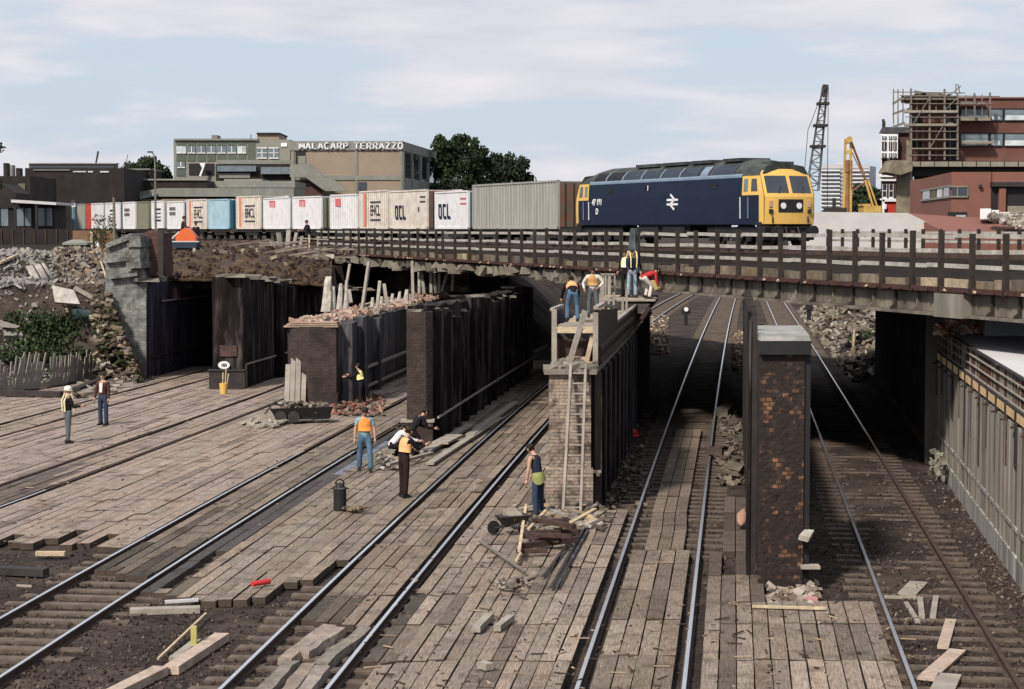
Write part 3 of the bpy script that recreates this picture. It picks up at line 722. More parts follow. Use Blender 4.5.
for k in range(22):
    zd = 3.84 if y < 59.5 else 4.2
    m = MB(); xo = .5 if y < 58.5 else .05
    xr_ = .75 if y > 59.5 else -.1; m.box(((p5l(y)-xo+p5r(y)+xr_)/2, y, zd+rg.uniform(-.02, .02)), (p5r(y)-p5l(y)+xo+xr_, .24, .06), Matrix.Rotation(rg.uniform(-.08, .08), 3, 'Z'))
    if k not in (5, 13): m.build('deck_board', m_pine if k % 3 == 0 else m_greyw, T, world=True)
    y += .62
m = MB(); m.bx(lx, rx-.05, fy+.3, fy+.36, 3.3, 3.9); m.build('back_board', m_dkw, T, world=True)
for (x, y, h) in ((.2, 57, .9), (.55, 58, .9), (.3, 59.5, .9), (.9, 59, 1.0), (.95, 56, .8), (.05, 60.5, 1.0), (.2, 61, 1.0), (.95, 61.5, 1.1)):
    m = MB(); zd = 3.84 if y < 59.5 else 4.2; m.bx(p5l(y)+x-.035, p5l(y)+x+.035, y-.04, y+.04, zd-.3, zd+h*.75); m.build('upright', m_greyw, T, world=True)
m = MB(); yy = 61.3; m.bar((p5l(yy)-.1, yy, 5.0), (p5l(yy)+.4, yy, 5.0), .06)
for k in range(4): m.bx(p5l(yy)-.1+.15*k, p5l(yy)-.05+.15*k, yy-.03, yy+.03, 4.1, 5.0)
m.build('guard_frame', m_greyw, T, world=True)
for yy in (60.0, 62.8):
    m = MB(); m.bar((p5r(yy)+.08, yy, 3.3), (p5r(yy)+.7, yy, 4.12), .1); m.bar((p5r(yy)-.3, yy, 4.12), (p5r(yy)+.75, yy, 4.12), .1, .08); m.build('platform_bracket', m_dkw, T, world=True)
for yy in (50.5, 54, 57.5):
    m = MB(); m.bar((p5l(yy)-.02, yy, 3.1), (p5l(yy)-.45, yy, 3.76), .09); m.bar((p5l(yy)-.5, yy, 3.77), (p5l(yy)+.4, yy, 3.77), .1, .06); m.build('platform_bracket', m_dkw, T, world=True)
# ladder
A = Vector((*G(563, 513), 0)); tp = PY(571, 366, Y5-.12)
T = thing('ladder', 'long grey timber ladder leaning against the pale brick end of the pier', 'ladder', (A.x, A.y-.1, 0))
lt = tp-T.location; wv = Vector((.41, .0, 0))
wv = Vector((.40, 0, 0))
for s in (0, 1):
    m = MB(); m.bar(wv*s, lt+wv*s*.86+Vector((0, -.02, .05)), .06, .085); m.build('stile', m_greyw, T)
for k in range(14):
    t = (k+.6)/14.3; m = MB(); p = lt*t; w = .40*(1-.14*t); m.bar(p, p+Vector((w, 0, 0)), .035, .035); m.build('rung', m_greyw, T)
# P6 : dark brick pier with a cap
a6 = G(758, 583); b6 = G(805, 586); Y6 = a6[1]
c6 = .012
p6l = lambda y: a6[0]+.118*(y-Y6); p6r = lambda y: b6[0]+.118*(y-Y6)
T = thing('bridge_pier', 'spalled orange and black brick pier with a smooth dark cap between the right hand tracks', 'pier', (a6[0], Y6, -.25))
m = MB(); m.loft([[(p6l(y), y, -.25), (p6r(y), y, -.25), (p6r(y), y, 4.25), (p6l(y), y, 4.25)] for y in grid(Y6, 37.6, .6)]); m.build('brick_shaft', m_orangebrick, T, world=True)
m_cap = M('pier_cap_concrete', (.26, .255, .24), var=.25, scale=2, bump=.3, dirt=(.1, .095, .09), dirtamt=.6, dscale=1.2)
m = MB()
def ringc(y, e, z): return [(p6l(y)-e, y, z), (p6r(y)+e, y, z)]
yf, yb = Y6-.12, 37.7
lo = [(p6l(yf)+.0, yf), (p6r(yf)+.11, yf), (p6r(yf)+.17, yf+.35), (p6r(yb)+.12, yb), (p6l(yb)-.05, yb), (p6l(yf+.3)-.03, yf+.35)]
hi = [(p[0]*1+(.03 if i in (0, 4, 5) else -.03), p[1]+(.05 if i < 2 else 0)) for i, p in enumerate(lo)]
m.prism(lo, 4.22, 4.47, 1, 1); 
m.loft([[(p[0], p[1], 4.47) for p in lo], [(p[0], p[1], 4.54) for p in hi]], 0)
m.build('cap', [m_cap, m_black], T, world=True)
m = MB(); m.loft([[(p6l(y)+.1, y, -.25), (p6r(y)-.1, y, -.25), (p6r(y)-.1, y, 2.9), (p6l(y)+.1, y, 2.9)] for y in (37.65, 70)]); m.build('low_wall', m_soot, T, world=True)
m = MB()
y = 40.2; k = 0
while y < 60:
    m = MB(); m.bx(p6l(y)-.13, p6l(y)+.02, y-.08, y+.08, -.2, 4.75+.02*(k % 2)); m.build('steel_post', m_gdark, T, world=True); y += 2.2; k += 1
for (y, h) in ((Y6+.9, 4.3), (Y6+2.2, 4.4)):
    m = MB(); m.bx(p6l(y)-.16, p6l(y)-.04, y-.06, y+.06, -.2, h+.55); m.bx(p6l(y)-.2, p6l(y)-.16, y-.1, y+.1, -.2, h+.5, 1); m.build('steel_post', [m_gdark, m_soot], T, world=True)
m = MB(); m.chunk((p6r(Y6)+.05, Y6-.1, .9), (.36, .2, .12), rg, 0, tilt=.2); m.build('broken_bracket', m_stump, T, world=True)
m = MB(); m.bx(p6r(Y6)-.05, p6r(Y6)+.3, Y6-.15, Y6+.1, .28, .34); m.build('ledge_slab', m_greyw, T, world=True)
m = MB(); m.bx(p6r(Y6)+.005, p6r(Y6)+.12, Y6+.05, Y6+.17, -.2, 4.2); m.build('black_post', m_black, T, world=True)
# ------------------------------------------------------------------ right hand concrete wall
yA, yB = 20, G(935, 464, -.2)[1]
wt = 3.72
T = thing('retaining_wall', 'pale streaky concrete wall with shuttering along its top at the right edge', 'retaining wall', (wx(40), 40, -.25))
def wrun(mb, ya, yb, z0, z1, o0, o1, m=0):
    mb.hexa([(wx(ya)-o1, ya, z0), (wx(ya)-o0, ya, z0), (wx(yb)-o0, yb, z0), (wx(yb)-o1, yb, z0), (wx(ya)-o1, ya, z1), (wx(ya)-o0, ya, z1), (wx(yb)-o0, yb, z1), (wx(yb)-o1, yb, z1)], m)
m_concw = M('streaky_pale_concrete', (.33, .322, .30), vcol=True, var=.45, scale=1.6, streak=True, bump=.5, bscale=6, dirt=(.09, .075, .06), dirtamt=.85, dscale=1.5)
m = MB(); wrun(m, yA, yB, -.25, 2.75, -.5, -.04); y = yA
while y < yB-.05:
    w_ = min(rg.choice((.16, .2, .26, .34)), yB-y); o_ = rg.uniform(-.012, .006); b_ = rg.uniform(.45, 1.15); wrun(m, y+.006, y+w_-.006, -.25, 2.74, -.1, o_); 
    for q_ in range(6): m.c[-1-q_] = (b_, b_*.97, b_*.92)
    y += w_
m.build('wall', m_concw, T, world=True)
m = MB(); wrun(m, yA, yB, 2.75, 3.6, -.5, -.12); m.build('upper_wall', m_dkw, T, world=True)
m = MB(); wrun(m, yA, yB, .75, .83, 0, .03); wrun(m, yA, yB, -.25, .3, 0, .05); m.build('plinth', m_concw, T, world=True)
m = MB(); y = 22
while y < yB: m.bar((wx(y)-.02, y, .1), (wx(y)-.02, y, 2.7), .05, .05); y += rg.choice((.6, .9, 1.3))
m.build('board_mark', m_conc, T, world=True)
m_yply = M('yellow_ply', (.60, .42, .22), var=.2, scale=3, bump=.1)
yy = yB-.3; k = 0
posts = []
while yy > 22:
    s = 1.55; m = MB(); wrun(m, yy-s+.12, yy-.08, 2.84, 3.02, .0, .02); m.build('yellow_board', m_yply, T, world=True)
    L = (1.15, 1.0, 1.5, 1.35, 1.15, 1.7, 1.3, 1.75, 1.2, 1.5)[k % 10]
    m = MB(); wrun(m, yy-.16, yy+.12, 2.95-L, 3.04, .0, .03); wrun(m, yy-.11, yy-.02, 2.7, 2.74, .03, .12); m.build('hanging_post', (m_rusty, m_dkw, m_gdark)[k % 3], T, world=True)
    yy -= s; k += 1
m = MB()
for z in (3.08, 3.3, 3.52): wrun(m, yA, yB, z-.012, z+.012, -.1, -.03)
m.build('waling', m_greyw, T, world=True)
m = MB(); wrun(m, yA, yB, 3.03, 3.06, -.1, .025); wrun(m, yA, yB, 3.66, 3.70, -.1, -.02); m.build('channel', m_gdark, T, world=True)
m = MB(); y = 22
while y < yB: 
    m.bar((wx(y)+.08, y, 3.05), (wx(y)+.08, y, 3.66+rg.uniform(-.03, .05)), .03 if rg.random() < .7 else .07, .03, rg.choice((0, 1))); y += .21
stuff(m.build('reinforcing_bars', [m_rusty, m_conc], T, world=True))
m = MB(); y = 22
while y < yB:
    m.chunk((wx(y)+.04+rg.uniform(-.03, .02), y, 3.08+.22*rg.choice((0, 1, 2, 2.7))), (.04, .07, .03), rg, col=(.6, .55, .5)); y += .5
stuff(m.build('spilt_mortar', m_rubble, T, world=True))
m = MB(); m.hexa([(wx(20)+.1, 20, 3.45), (40, 20, 3.45), (30, yB-1, 3.45), (wx(yB-1)+.12, yB-1, 3.45), (wx(20)+.1, 20, 3.66), (40, 20, 3.66), (30, yB-1, 3.66), (wx(yB-1)+.12, yB-1, 3.66)])
o = m.build('concrete_slab', m_concl); recentre(o); tag(o, 'flat near white concrete slab behind the shuttered wall at the right edge', 'concrete slab')
T = thing('abutment_wall', 'side wall under the bridge painted black for shade, right of the right hand rails', 'wall', (wx(60), 60, -.25))
m = MB(); wrun(m, yB+.01, G(882, 385, -.2)[1], -.25, 4.5, -1.2, .25); m.build('wall', m_soot, T, world=True)  # bridge shade on this stretch painted as a black wall
m = MB(); wrun(m, yB-.35, yB+.0, -.25, 4.45, -.5, .3); m.build('end_pillar', m_conc, T, world=True)
m = MB(); wrun(m, yB+.4, 75, .3, .42, .26, .34); m.build('conduit', m_rusty, T, world=True)
# bits behind the slab: bricks and grey sheet under the bridge
gp = G(962, 331, 3.66); PX_ = lambda u, Y: (u-512)/F*Y
m = MB()
for k in range(60):
    m.chunk((PX_(962, yB-3)+rg.uniform(-.65, .65), yB-3+rg.uniform(-.2, .3), 3.7+rg.random()*.35), (.24, .12, .09), rg, col=rg.choice([(1.6, .7, .5), (1.8, 1.6, 1.4), (1.3, .9, .7), (2.2, 2.1, 2.0)]))
o = stuff(m.build('brick_heap', m_rubble)); recentre(o); tag(o, 'small heap of orange and white bricks on the slab under the bridge', 'bricks')
m = MB(); m.bx(PX(986, yB-3.5), PX(1060, yB-3.5), yB-3.5, yB-3.4, 3.67, 4.4); o = m.build('grey_sheet', M('grey_sheeting', (.38, .4, .43), var=.1, bump=0)); recentre(o); tag(o, 'pale grey sheeting standing behind the white slab at the right edge', 'sheeting')

# ------------------------------------------------------------------ the bridge
D = Vector((.2996, -.954, 0)); NRM = Vector((.954, .2996, 0))
def BP(t, n, z):    # t along the parapet (towards the camera), n behind it
    p = Vector((0, 77, 0))+D*t+NRM*n; return Vector((p.x, p.y, z))
def t_at(u):       # parameter where the parapet is seen at pixel column u
    k = (u-512)/F; return (77*k)/(.2996+.954*k)
T = thing('railway_bridge', 'long flat bridge deck with a rusty edge and stained girder carrying the train', 'bridge', tuple(BP(0, 0, 4)))
tL, tR = t_at(322), 52
def brun(mb, ta, tb, n0, n1, z0, z1, m=0):
    mb.hexa([BP(ta, n0, z0), BP(tb, n0, z0), BP(tb, n1, z0), BP(ta, n1, z0), BP(ta, n0, z1), BP(tb, n0, z1), BP(tb, n1, z1), BP(ta, n1, z1)], m)
m = MB(); brun(m, tL, tR, .35, 17, 4.55, 5.05); brun(m, t_at(560), tR, .35, 17, 4.5, 4.55); m.build('deck_slab', m_gdark, T, world=True)
m = MB(); brun(m, tL, tR, .0, .5, 4.98, 5.07); brun(m, tL, tR, -.06, .02, 5.0, 5.12, 0); m.build('edge_flange', m_rusty, T, world=True)
tg = t_at(556)
m = MB(); brun(m, tg, tR, .18, .26, 4.5, 4.98); m.build('girder_web', m_girder, T, world=True)
m = MB(); brun(m, tg, tR, -.05, .5, 4.42, 4.49); m.build('bottom_flange', m_girder, T, world=True)
t = tg+.4; 
while t < tR-1:
    m = MB(); i = len(m.v)
    pr = [(.0, 4.49), (.0, 4.55), (.1, 4.62), (.12, 4.98), (.18, 4.98), (.18, 4.49)]
    m.loft([[BP(t+d, n, z) for n, z in pr] for d in (-.035, .035)]); m.build('stiffener', m_gdark if rg.random() < .5 else m_girder, T, world=True); t += 1.12
m = MB()
for px0, px1 in ((937, 965),): brun(m, t_at(px0), t_at(px1), -.08, .3, 4.4, 4.97)
m.build('pier_block', m_conc, T, world=True)
# ragged soffit on the left
m = MB(); t = tL
while t < tg+2:
    m.chunk(BP(t, .5+rg.uniform(-.05, .2), 4.72+rg.uniform(-.1, .08)), (rg.uniform(.8, 1.6), .8, rg.uniform(.25, .5)), rg, tilt=.12, col=(.62, .6, .55)); t += .8
m.build('broken_soffit', m_rubble, T, world=True)
m = MB(); t = tL
while t < tR:
    L = rg.uniform(.7, 1.5); c = rg.choice([(.8, .78, .75), (1.1, 1., .85), (.6, .55, .5), (.9, .75, .6), (.45, .38, .34), (2.0, 1.8, 1.5) if rg.random() < .35 else (.8, .7, .6)])
    mbx = [BP(t, .08, 5.07), BP(t+L-.04, .08, 5.07), BP(t+L-.04, .35, 5.07), BP(t, .35, 5.07)]; h = rg.uniform(.2, .32)
    m.hexa(mbx+[p+Vector((0, 0, h)) for p in mbx], 0, c); t += L
m.build('kerb_blocks', M('kerb_stone', (.17, .15, .125), var=.4, scale=4, bump=.4, vcol=True), T, world=True)
m = MB(); brun(m, tL, tR, .4, 17, 5.05, 5.12); m.build('deck_ballast', M('sooty_deck_ballast', (.016, .013, .012), var=.6, scale=6, bump=1, dirt=(.04, .032, .027), dirtamt=.5, dscale=.5, rough=.95, spec=.05), T, world=True)
m = MB(); t = tL
while t < tR: m.chunk(BP(t, -.09, 5.04), (.07, .08, .05), rg, rg.choice((0, 0, 0, 1)), col=None); t += rg.uniform(.4, .9)
stuff(m.build('flange_bolts', [m_rusty, m_pine], T, world=True))
# parapet fence
T = thing('timber_fence', 'long dark post and rail fence along the near edge of the bridge', 'fence', tuple(BP(0, 0, 5.07)))
for u_ in (322, 329, 336.5, 344, 351, 359, 367, 375, 383, 392, 400.5, 409, 418, 427.6, 436.5, 443, 455, 469.5, 480.8, 496.9, 509.3, 521.5, 534.8, 546.7, 560.5, 574.6, 590, 606, 621, 638, 656, 677.5, 696, 717, 738, 759.5, 780.5, 803, 829, 855, 882, 912, 940.5, 972, 1005.5, 1041, 1078):
    t = t_at(u_)
    m = MB(); h = 6.5+rg.uniform(-.03, .05)-max(0, (t-15))*.004; p = BP(t, -.02, 0); 
    dl_ = rg.uniform(-.03, .03)
    m.hexa([BP(t-.055, -.06, 4.98), BP(t+.055, -.06, 4.98), BP(t+.055, .05, 4.98), BP(t-.055, .05, 4.98), BP(t-.055+dl_, -.06, h), BP(t+.055+dl_, -.06, h), BP(t+.055+dl_, .05, h), BP(t-.055+dl_, .05, h)])
    m.build('post', m_post, T, world=True)
for z in (5.62, 5.98, 6.33):
    m = MB(); t = t_at(316)
    while t < tR:
        L = rg.uniform(3, 4.6); dz = rg.uniform(-.03, .03)
        m.hexa([BP(t, .05, z-.05+dz), BP(t+L, .05, z-.05-dz), BP(t+L, .11, z-.05-dz), BP(t, .11, z-.05+dz), BP(t, .05, z+.05+dz), BP(t+L, .05, z+.05-dz), BP(t+L, .11, z+.05-dz), BP(t, .11, z+.05+dz)]); t += L
    m.build('rail', m_frail, T, world=True)
T = thing('timber_fence', 'second thinner fence seen through the gaps beyond the near bridge fence at the right', 'fence', tuple(BP(20, 15.5, 5.1)))
t = -2
while t < 45:
    m = MB(); m.hexa([BP(t-.05, 15.5, 5.1), BP(t+.05, 15.5, 5.1), BP(t+.05, 15.62, 5.1), BP(t-.05, 15.62, 5.1), BP(t-.05, 15.5, 6.5), BP(t+.05, 15.5, 6.5), BP(t+.05, 15.62, 6.5), BP(t-.05, 15.62, 6.5)]); m.build('post', m_post, T, world=True); t += 1.4
for z in (5.6, 6.0, 6.35):
    m = MB(); brun(m, -2, 45, 15.63, 15.68, z-.05, z+.05); m.build('rail', m_frail, T, world=True)
rg = random.Random(33)
# ------------------------------------------------------------------ train path
PATH = [(19.0, 58), (10.7, 79), (3.25, 96.5), (-2.5, 110), (-10.9, 129), (-23, 150), (-45, 188), (-62, 215)]
def px_path(u):     # Y on the train side line where it is seen at column u
    k = (u-512)/F
    for (xa, ya), (xb, yb) in zip(PATH, PATH[1:]):
        # x-k*y changes sign
        fa = xa-k*ya; fb = xb-k*yb
        if fa*fb <= 0:
            t = fa/(fa-fb); return Vector((lerp(xa, xb, t), lerp(ya, yb, t), 0))
    return Vector((PATH[-1][0], PATH[-1][1], 0))
RZ = 5.66
# ballast bank under the train and its rails
m = MB(); rails = [MB(), MB()]; R1 = []; 
off = [-1.6, -.9, 3.6, 4.3]
cl = []
for i, (x, y) in enumerate(PATH):
    a = PATH[max(i-1, 0)]; b = PATH[min(i+1, len(PATH)-1)]
    d = Vector((b[0]-a[0], b[1]-a[1], 0)).normalized(); n = Vector((d.y, -d.x, 0)); cl.append((Vector((x, y, 0)), n))
m.loft([[p+n*-2.6+Vector((0, 0, 4.7)), p+n*-1.2+Vector((0, 0, 5.42)), p+n*4.0+Vector((0, 0, 5.42)), p+n*5.4+Vector((0, 0, 4.7))] for p, n in cl])
struct(m.build('ballast_bank', MATS['sooty_deck_ballast']))
T = thing('railway_track', 'high level track the train stands on along the top of the bridge', 'railway track', (3.25, 96.5, 5.4))
for s in (-.75, .75):
    m = MB(); m.loft([[p+n*(1.32+s-.035)+Vector((0, 0, 5.44)), p+n*(1.32+s+.035)+Vector((0, 0, 5.44)), p+n*(1.32+s+.035)+Vector((0, 0, 5.6)), p+n*(1.32+s-.035)+Vector((0, 0, 5.6))] for p, n in cl]); m.build('rail', m_rust, T, world=True)
# ------------------------------------------------------------------ diesel locomotive (local: +x forward, -y = camera side, z up from rail)
m_blue = M('rail_blue', (.008, .015, .036), var=.1, bump=0, dirt=(.014, .018, .032), dirtamt=.5, dscale=.8, rough=.6, spec=.2)
m_cant = M('eaves_reflection_roof_bar_blue', (.16, .21, .28), var=.15, bump=0, rough=.6)  # pale blue for roof bars and the painted reflection along the eaves
m_roof = M('dirty_roof_paint', (.028, .034, .034), var=.35, scale=1.2, bump=.1, dirt=(.09, .095, .085), dirtamt=.6, dscale=.8, rough=.7)
m_grl = M('roof_grille', (.012, .012, .016), var=.2, bump=.2)
fr_ = Vector((10.7, 79, 0)); rr_ = Vector((3.25, 96.5, 0)); dl = (fr_-rr_).normalized(); nl = Vector((-dl.y, dl.x, 0))
nl = Vector((.92, .39, 0)).normalized()
mid = (fr_+rr_)/2+Vector((-dl.y, dl.x, 0)).normalized()*(-1.32 if Vector((-dl.y, dl.x)).dot(Vector((.92, .39))) < 0 else 1.32)
ang = math.atan2(dl.y, dl.x)
LO = thing('diesel_locomotive', 'blue diesel locomotive with yellow cab ends at the head of the container train', 'locomotive', (mid.x, mid.y, RZ), ang)
LO.scale = (1, 1, 1.035); HL = 9.45
SEC = [(-1.32, 1.02), (-1.34, 1.6), (-1.34, 2.3), (-1.30, 3.0)]
ROOF = [(-1.30, 3.0), (-1.16, 3.28), (-.92, 3.5), (-.6, 3.68), (-.2, 3.78), (.2, 3.78), (.6, 3.68), (.92, 3.5), (1.16, 3.28), (1.30, 3.0)]
def prof(x):   # width and roof scaling
    a = abs(x)
    w = 1.0 if a < 8.0 else 1-.07*((a-8.0)/1.45)**1.5
    drop = 0 if a < 7.2 else .42*min(1, ((a-7.2)/2.0))**1.6
    return w, drop
def xrake(x, z):
    s = 1 if x > 0 else -1; a = abs(x)
    if a > 8.6: a -= (a-8.6)/.85*(.0 if z < 2.2 else min(.5, (z-2.2)*.45))+(a-8.6)/.85*max(0, 1.5-z)*.05
    return s*a
XS = [-HL, -9.1, -8.6, -8.0, -7.2, 0, 7.2, 8.0, 8.6, 9.1, HL]
for side in (-1, 1):
    m = MB(); m.loft([[(xrake(x, z), side*abs(y)*prof(x)[0], z) for y, z in (SEC if side < 0 else SEC[::-1])] for x in XS], cap=False, closed=False)
    m.build('body_side', m_blue, LO)
m = MB(); m.loft([[(xrake(x, z-prof(x)[1]*(z-3)/.78), y*prof(x)[0], z-prof(x)[1]*max(0, (z-3))/.78) for y, z in ROOF] for x in XS], cap=False, closed=False)
m.build('roof', m_roof, LO)
m = MB(); m.bx(-9.3, 9.3, -1.28, 1.28, .98, 1.1); m.build('floor_frame', m_black, LO)
for s in (-1, 1):   # cab fronts
    m = MB()
    cols = [-1, -.62, -.03, .03, .62, 1]
    zs = [1.02, 1.5, 2.15, 2.28, 2.98, 3.12, 3.3]
    def fp(c, z):
        w = prof(HL)[0]*(1.32 if z < 2.4 else 1.32-.04*(z-2.4)); zz = z
        if z > 3.0: zz = 3.0+(z-3.0)*(1-.25*abs(c)**2.5)
        if z > 3.2: w *= .92
        return (s*(xrake(HL, z)*1+.16*(1-c*c)), c*w*.995, zz)
    m.loft([[fp(c, z) for c in [-1, -.9, -.62, -.3, 0, .3, .62, .9, 1]] for z in zs], cap=False, closed=False)
    fr = m.build('cab_front', m_yel, LO)
    m = MB(); m.poly([(s*(HL-.35), c*1.15, z) for c, z in ((-1, 3.1), (1, 3.1), (.8, 3.42), (0, 3.55), (-.8, 3.42))]); m.build('roof_dome', m_roof, LO)
    for c0, c1 in ((-.9, -.07), (.07, .9)):
        m = MB(); 
        def wp(c, z, o): x, y, zz = fp(c, z); return (x+s*o, y, zz)
        m.loft([[wp(lerp(c0, c1, q), z, .012) for q in (0, .33, .66, 1)] for z in (2.3, 2.6, 3.02)], cap=False, closed=False); w = m.build('windscreen', m_glass, LO)
        m = MB(); m.bar(wp((c0+c1)/2, 2.3, .05), wp((c0+c1)/2+.12, 2.6, .05), .02); m.build('wiper', m_black, w)
    m = MB(); pts = [wp(c, z, .012) for c, z in ((-.46, 1.56), (.46, 1.56), (.46, 1.98), (-.46, 1.98))]
    m.loft([[wp(lerp(-.5, .5, q), z, .015) for q in (0, .25, .5, .75, 1)] for z in (1.5, 2.04)], cap=False, closed=False); hp = m.build('headcode_panel', m_black, LO)
    for c in (-.32, .32):
        x, y, z = wp(c, 1.77, .03); m = MB(); m.loft([[(x+s*d, y+.13*cos(2*pi*k/14), z+.13*sin(2*pi*k/14)) for k in range(14)] for d in (-.01, .02)]); m.build('marker_light', m_white, hp)
    for c in (-.78, .78):
        x, y, z = wp(c, 1.55, .03); m = MB(); m.box((x, y, z), (.1, .16, .16)); m.build('tail_lamp', m_gdark, LO)
        x, y, z = wp(c, 1.85, .02); m = MB(); m.box((x, y, z), (.04, .16, .26)); m.build('lamp_panel', M('faded_pink', (.5, .28, .2), bump=0, var=.1), LO)
    for c in (-.72, .72):
        x, y, z = wp(c, 1.2, .05); m = MB(); m.bar((x, y, 1.05), (x, y, 1.35), .04); m.build('handrail', m_black, LO)
    m = MB(); m.loft([[(s*(HL+.0), -1.25, .35), (s*(HL+.0), 1.25, .35), (s*(HL+.18), 1.25, .9), (s*(HL+.18), -1.25, .9)], [(s*(HL-.6), -1.25, .35), (s*(HL-.6), 1.25, .35), (s*(HL-.6), 1.25, 1.03), (s*(HL-.6), -1.25, 1.03)]]); m.build('buffer_beam', m_black, LO)
    for y in (-.87, .87):
        m = MB(); m.tube([(s*(HL+.1), y, .72), (s*(HL+.55), y, .72)], .11, 10); m.tube([(s*(HL+.55), y, .72), (s*(HL+.62), y, .72)], .24, 14); m.build('buffer', m_black, LO)
    m = MB(); m.tube([(s*(HL+.2), -.3, .9), (s*(HL+.35), -.3, .6), (s*(HL+.3), -.3, .35)], .04, 6); m.tube([(s*(HL+.2), .3, .9), (s*(HL+.35), .33, .6), (s*(HL+.3), .35, .35)], .04, 6); m.bar((s*(HL+.2), 0, .7), (s*(HL+.45), 0, .6), .14); m.build('coupling_hoses', m_gdark, LO)
    # side yellow window band both sides
    for sd in (-1, 1):
        m = MB()
        def sp(x, z, o=.012):
            yy = interp([(1.02, 1.32), (1.6, 1.34), (2.3, 1.34), (3.0, 1.30)], z)*prof(x)[0]+o
            return (s*abs(xrake(x, z)), sd*yy, z)
        X2 = [7.75, 8.3, 8.6, 9.1, HL]
        m.loft([[sp(x, z) for x in X2] for z in (2.22, 2.6, 3.02)], cap=False, closed=False)
        m.loft([[sp(x, z) for x in (9.1, HL)] for z in (1.02, 1.6, 2.22)], cap=False, closed=False)
        m.build('cab_side_paint', m_yel, LO)
        for x0, x1, mt in ((7.9, 8.22, m_glassb), (8.5, 9.02, m_glass)):
            m = MB(); m.loft([[sp(x, z, .022) for x in (x0, x1)] for z in (2.38, 2.9)], cap=False, closed=False); m.build('side_window', mt, LO)
        dr = MB(); dr.loft([[sp(x, z, .014) for x in (7.72, 8.28)] for z in (1.2, 2.2)], cap=False, closed=False); dd = dr.build('cab_door', m_blue, LO)
        for x in (7.66, 8.32):
            m = MB(); m.bar(sp(x, 1.25, .05), sp(x, 2.15, .05), .035); m.build('handrail', m_white if x < 8 else m_cant, dd)
# painted eaves reflection, roof grilles, boxes
for sd in (-1, 1):
    m = MB(); m.loft([[(x, sd*(1.305), 2.97), (x, sd*1.30, 3.06), (x, sd*1.26, 3.12)] for x in (-7.7, 7.7)], cap=False, closed=False); m.build('cantrail', m_cant, LO)
    gx = [(-7.3, -6.0, 0), (-5.8, -4.3, 0), (-3.9, -2.2, 1), (-1.9, -.2, 1), (.1, 1.7, 1), (2.0, 3.6, 1), (4.9, 6.9, 1)]
    for x0, x1, k in gx:
        m = MB(); m.loft([[(x, sd*(1.262), 3.125), (x, sd*1.175, 3.29), (x, sd*.94, 3.515)] for x in (x0, x1)], cap=False, closed=False); m.build('roof_grille', m_grl if not k else M('roof_louvre', (.03, .038, .055), var=.3, bump=.1), LO)
    x = [-5.9, -4.05, -2.05, -.05, 1.85, 4.2]
    for q in x:
        m = MB(); w = .07 if q != 4.2 else .35; m.loft([[(q-w, sd*1.27, 3.13), (q-w, sd*1.185, 3.30), (q-w, sd*.95, 3.53)], [(q+w, sd*1.27, 3.13), (q+w, sd*1.185, 3.30), (q+w, sd*.95, 3.53)]], cap=False, closed=False); m.build('roof_band', m_cant, LO)
for x0, x1 in ((-3.6, -1.2), (-.8, 1.6), (2, 4), (5, 6.6)):
    m = MB(); m.bx(x0, x1, -.75, .75, 3.7, 3.84); m.build('roof_panel', m_roof, LO)
m = MB(); m.bx(8.0, 8.9, -.55, .55, 3.3, 3.62); m.build('roof_horn_cover', m_roof, LO)
# badges on both sides
def arrow(mb, x, z, s, y, sd):
    def st(a, b, w):
        a = Vector((x+a[0]*1.5*s*(1 if sd < 0 else -1), y, z+a[1]*s)); b = Vector((x+b[0]*1.5*s*(1 if sd < 0 else -1), y, z+b[1]*s)); mb.bar(a, b, .02, w*s, up=(0, 1, 0)) if False else mb.bar(a, b, w*s, .02, up=(0, 1, 0))
    st((-1, .28), (1, .28), .26); st((-1, -.28), (1, -.28), .26)
    st((-.35, .95), (.42, .3), .24); st((.42, .25), (-.42, -.25), .24); st((-.42, -.3), (.35, -.95), .24)
for sd in (-1, 1):
    m = MB(); arrow(m, 1.35*(1 if sd < 0 else -1), 2.02, .36, sd*1.355, sd); m.build('double_arrow_emblem', m_white, LO)
    for txt, x, z, sz in (('47 181', -6.75, 2.1, .42), ('D', -6.75, 1.65, .4), ('I', -1.15, 2.68, .34)):
        me = textmesh(txt, sz, .006, .012); me.materials.append(m_white)
        q = bpy.data.objects.new('lettering', me); COL.objects.link(q); q.parent = LO
        q.location = (x*(1 if sd < 0 else -1), sd*1.352, z); q.rotation_euler = (radians(90), 0, 0 if sd < 0 else pi)
    for x, z, w, h in ((-5.3, 2.62, .5, .2), (5.3, 2.65, .5, .22), (-1.5, 2.68, .2, .3), (-1.55, 2.1, .16, .14), (-1.5, 1.45, .16, .18)):
        m = MB(); m.box((x, sd*1.343, z), (w, .02, h)); m.build('recess', m_black, LO)
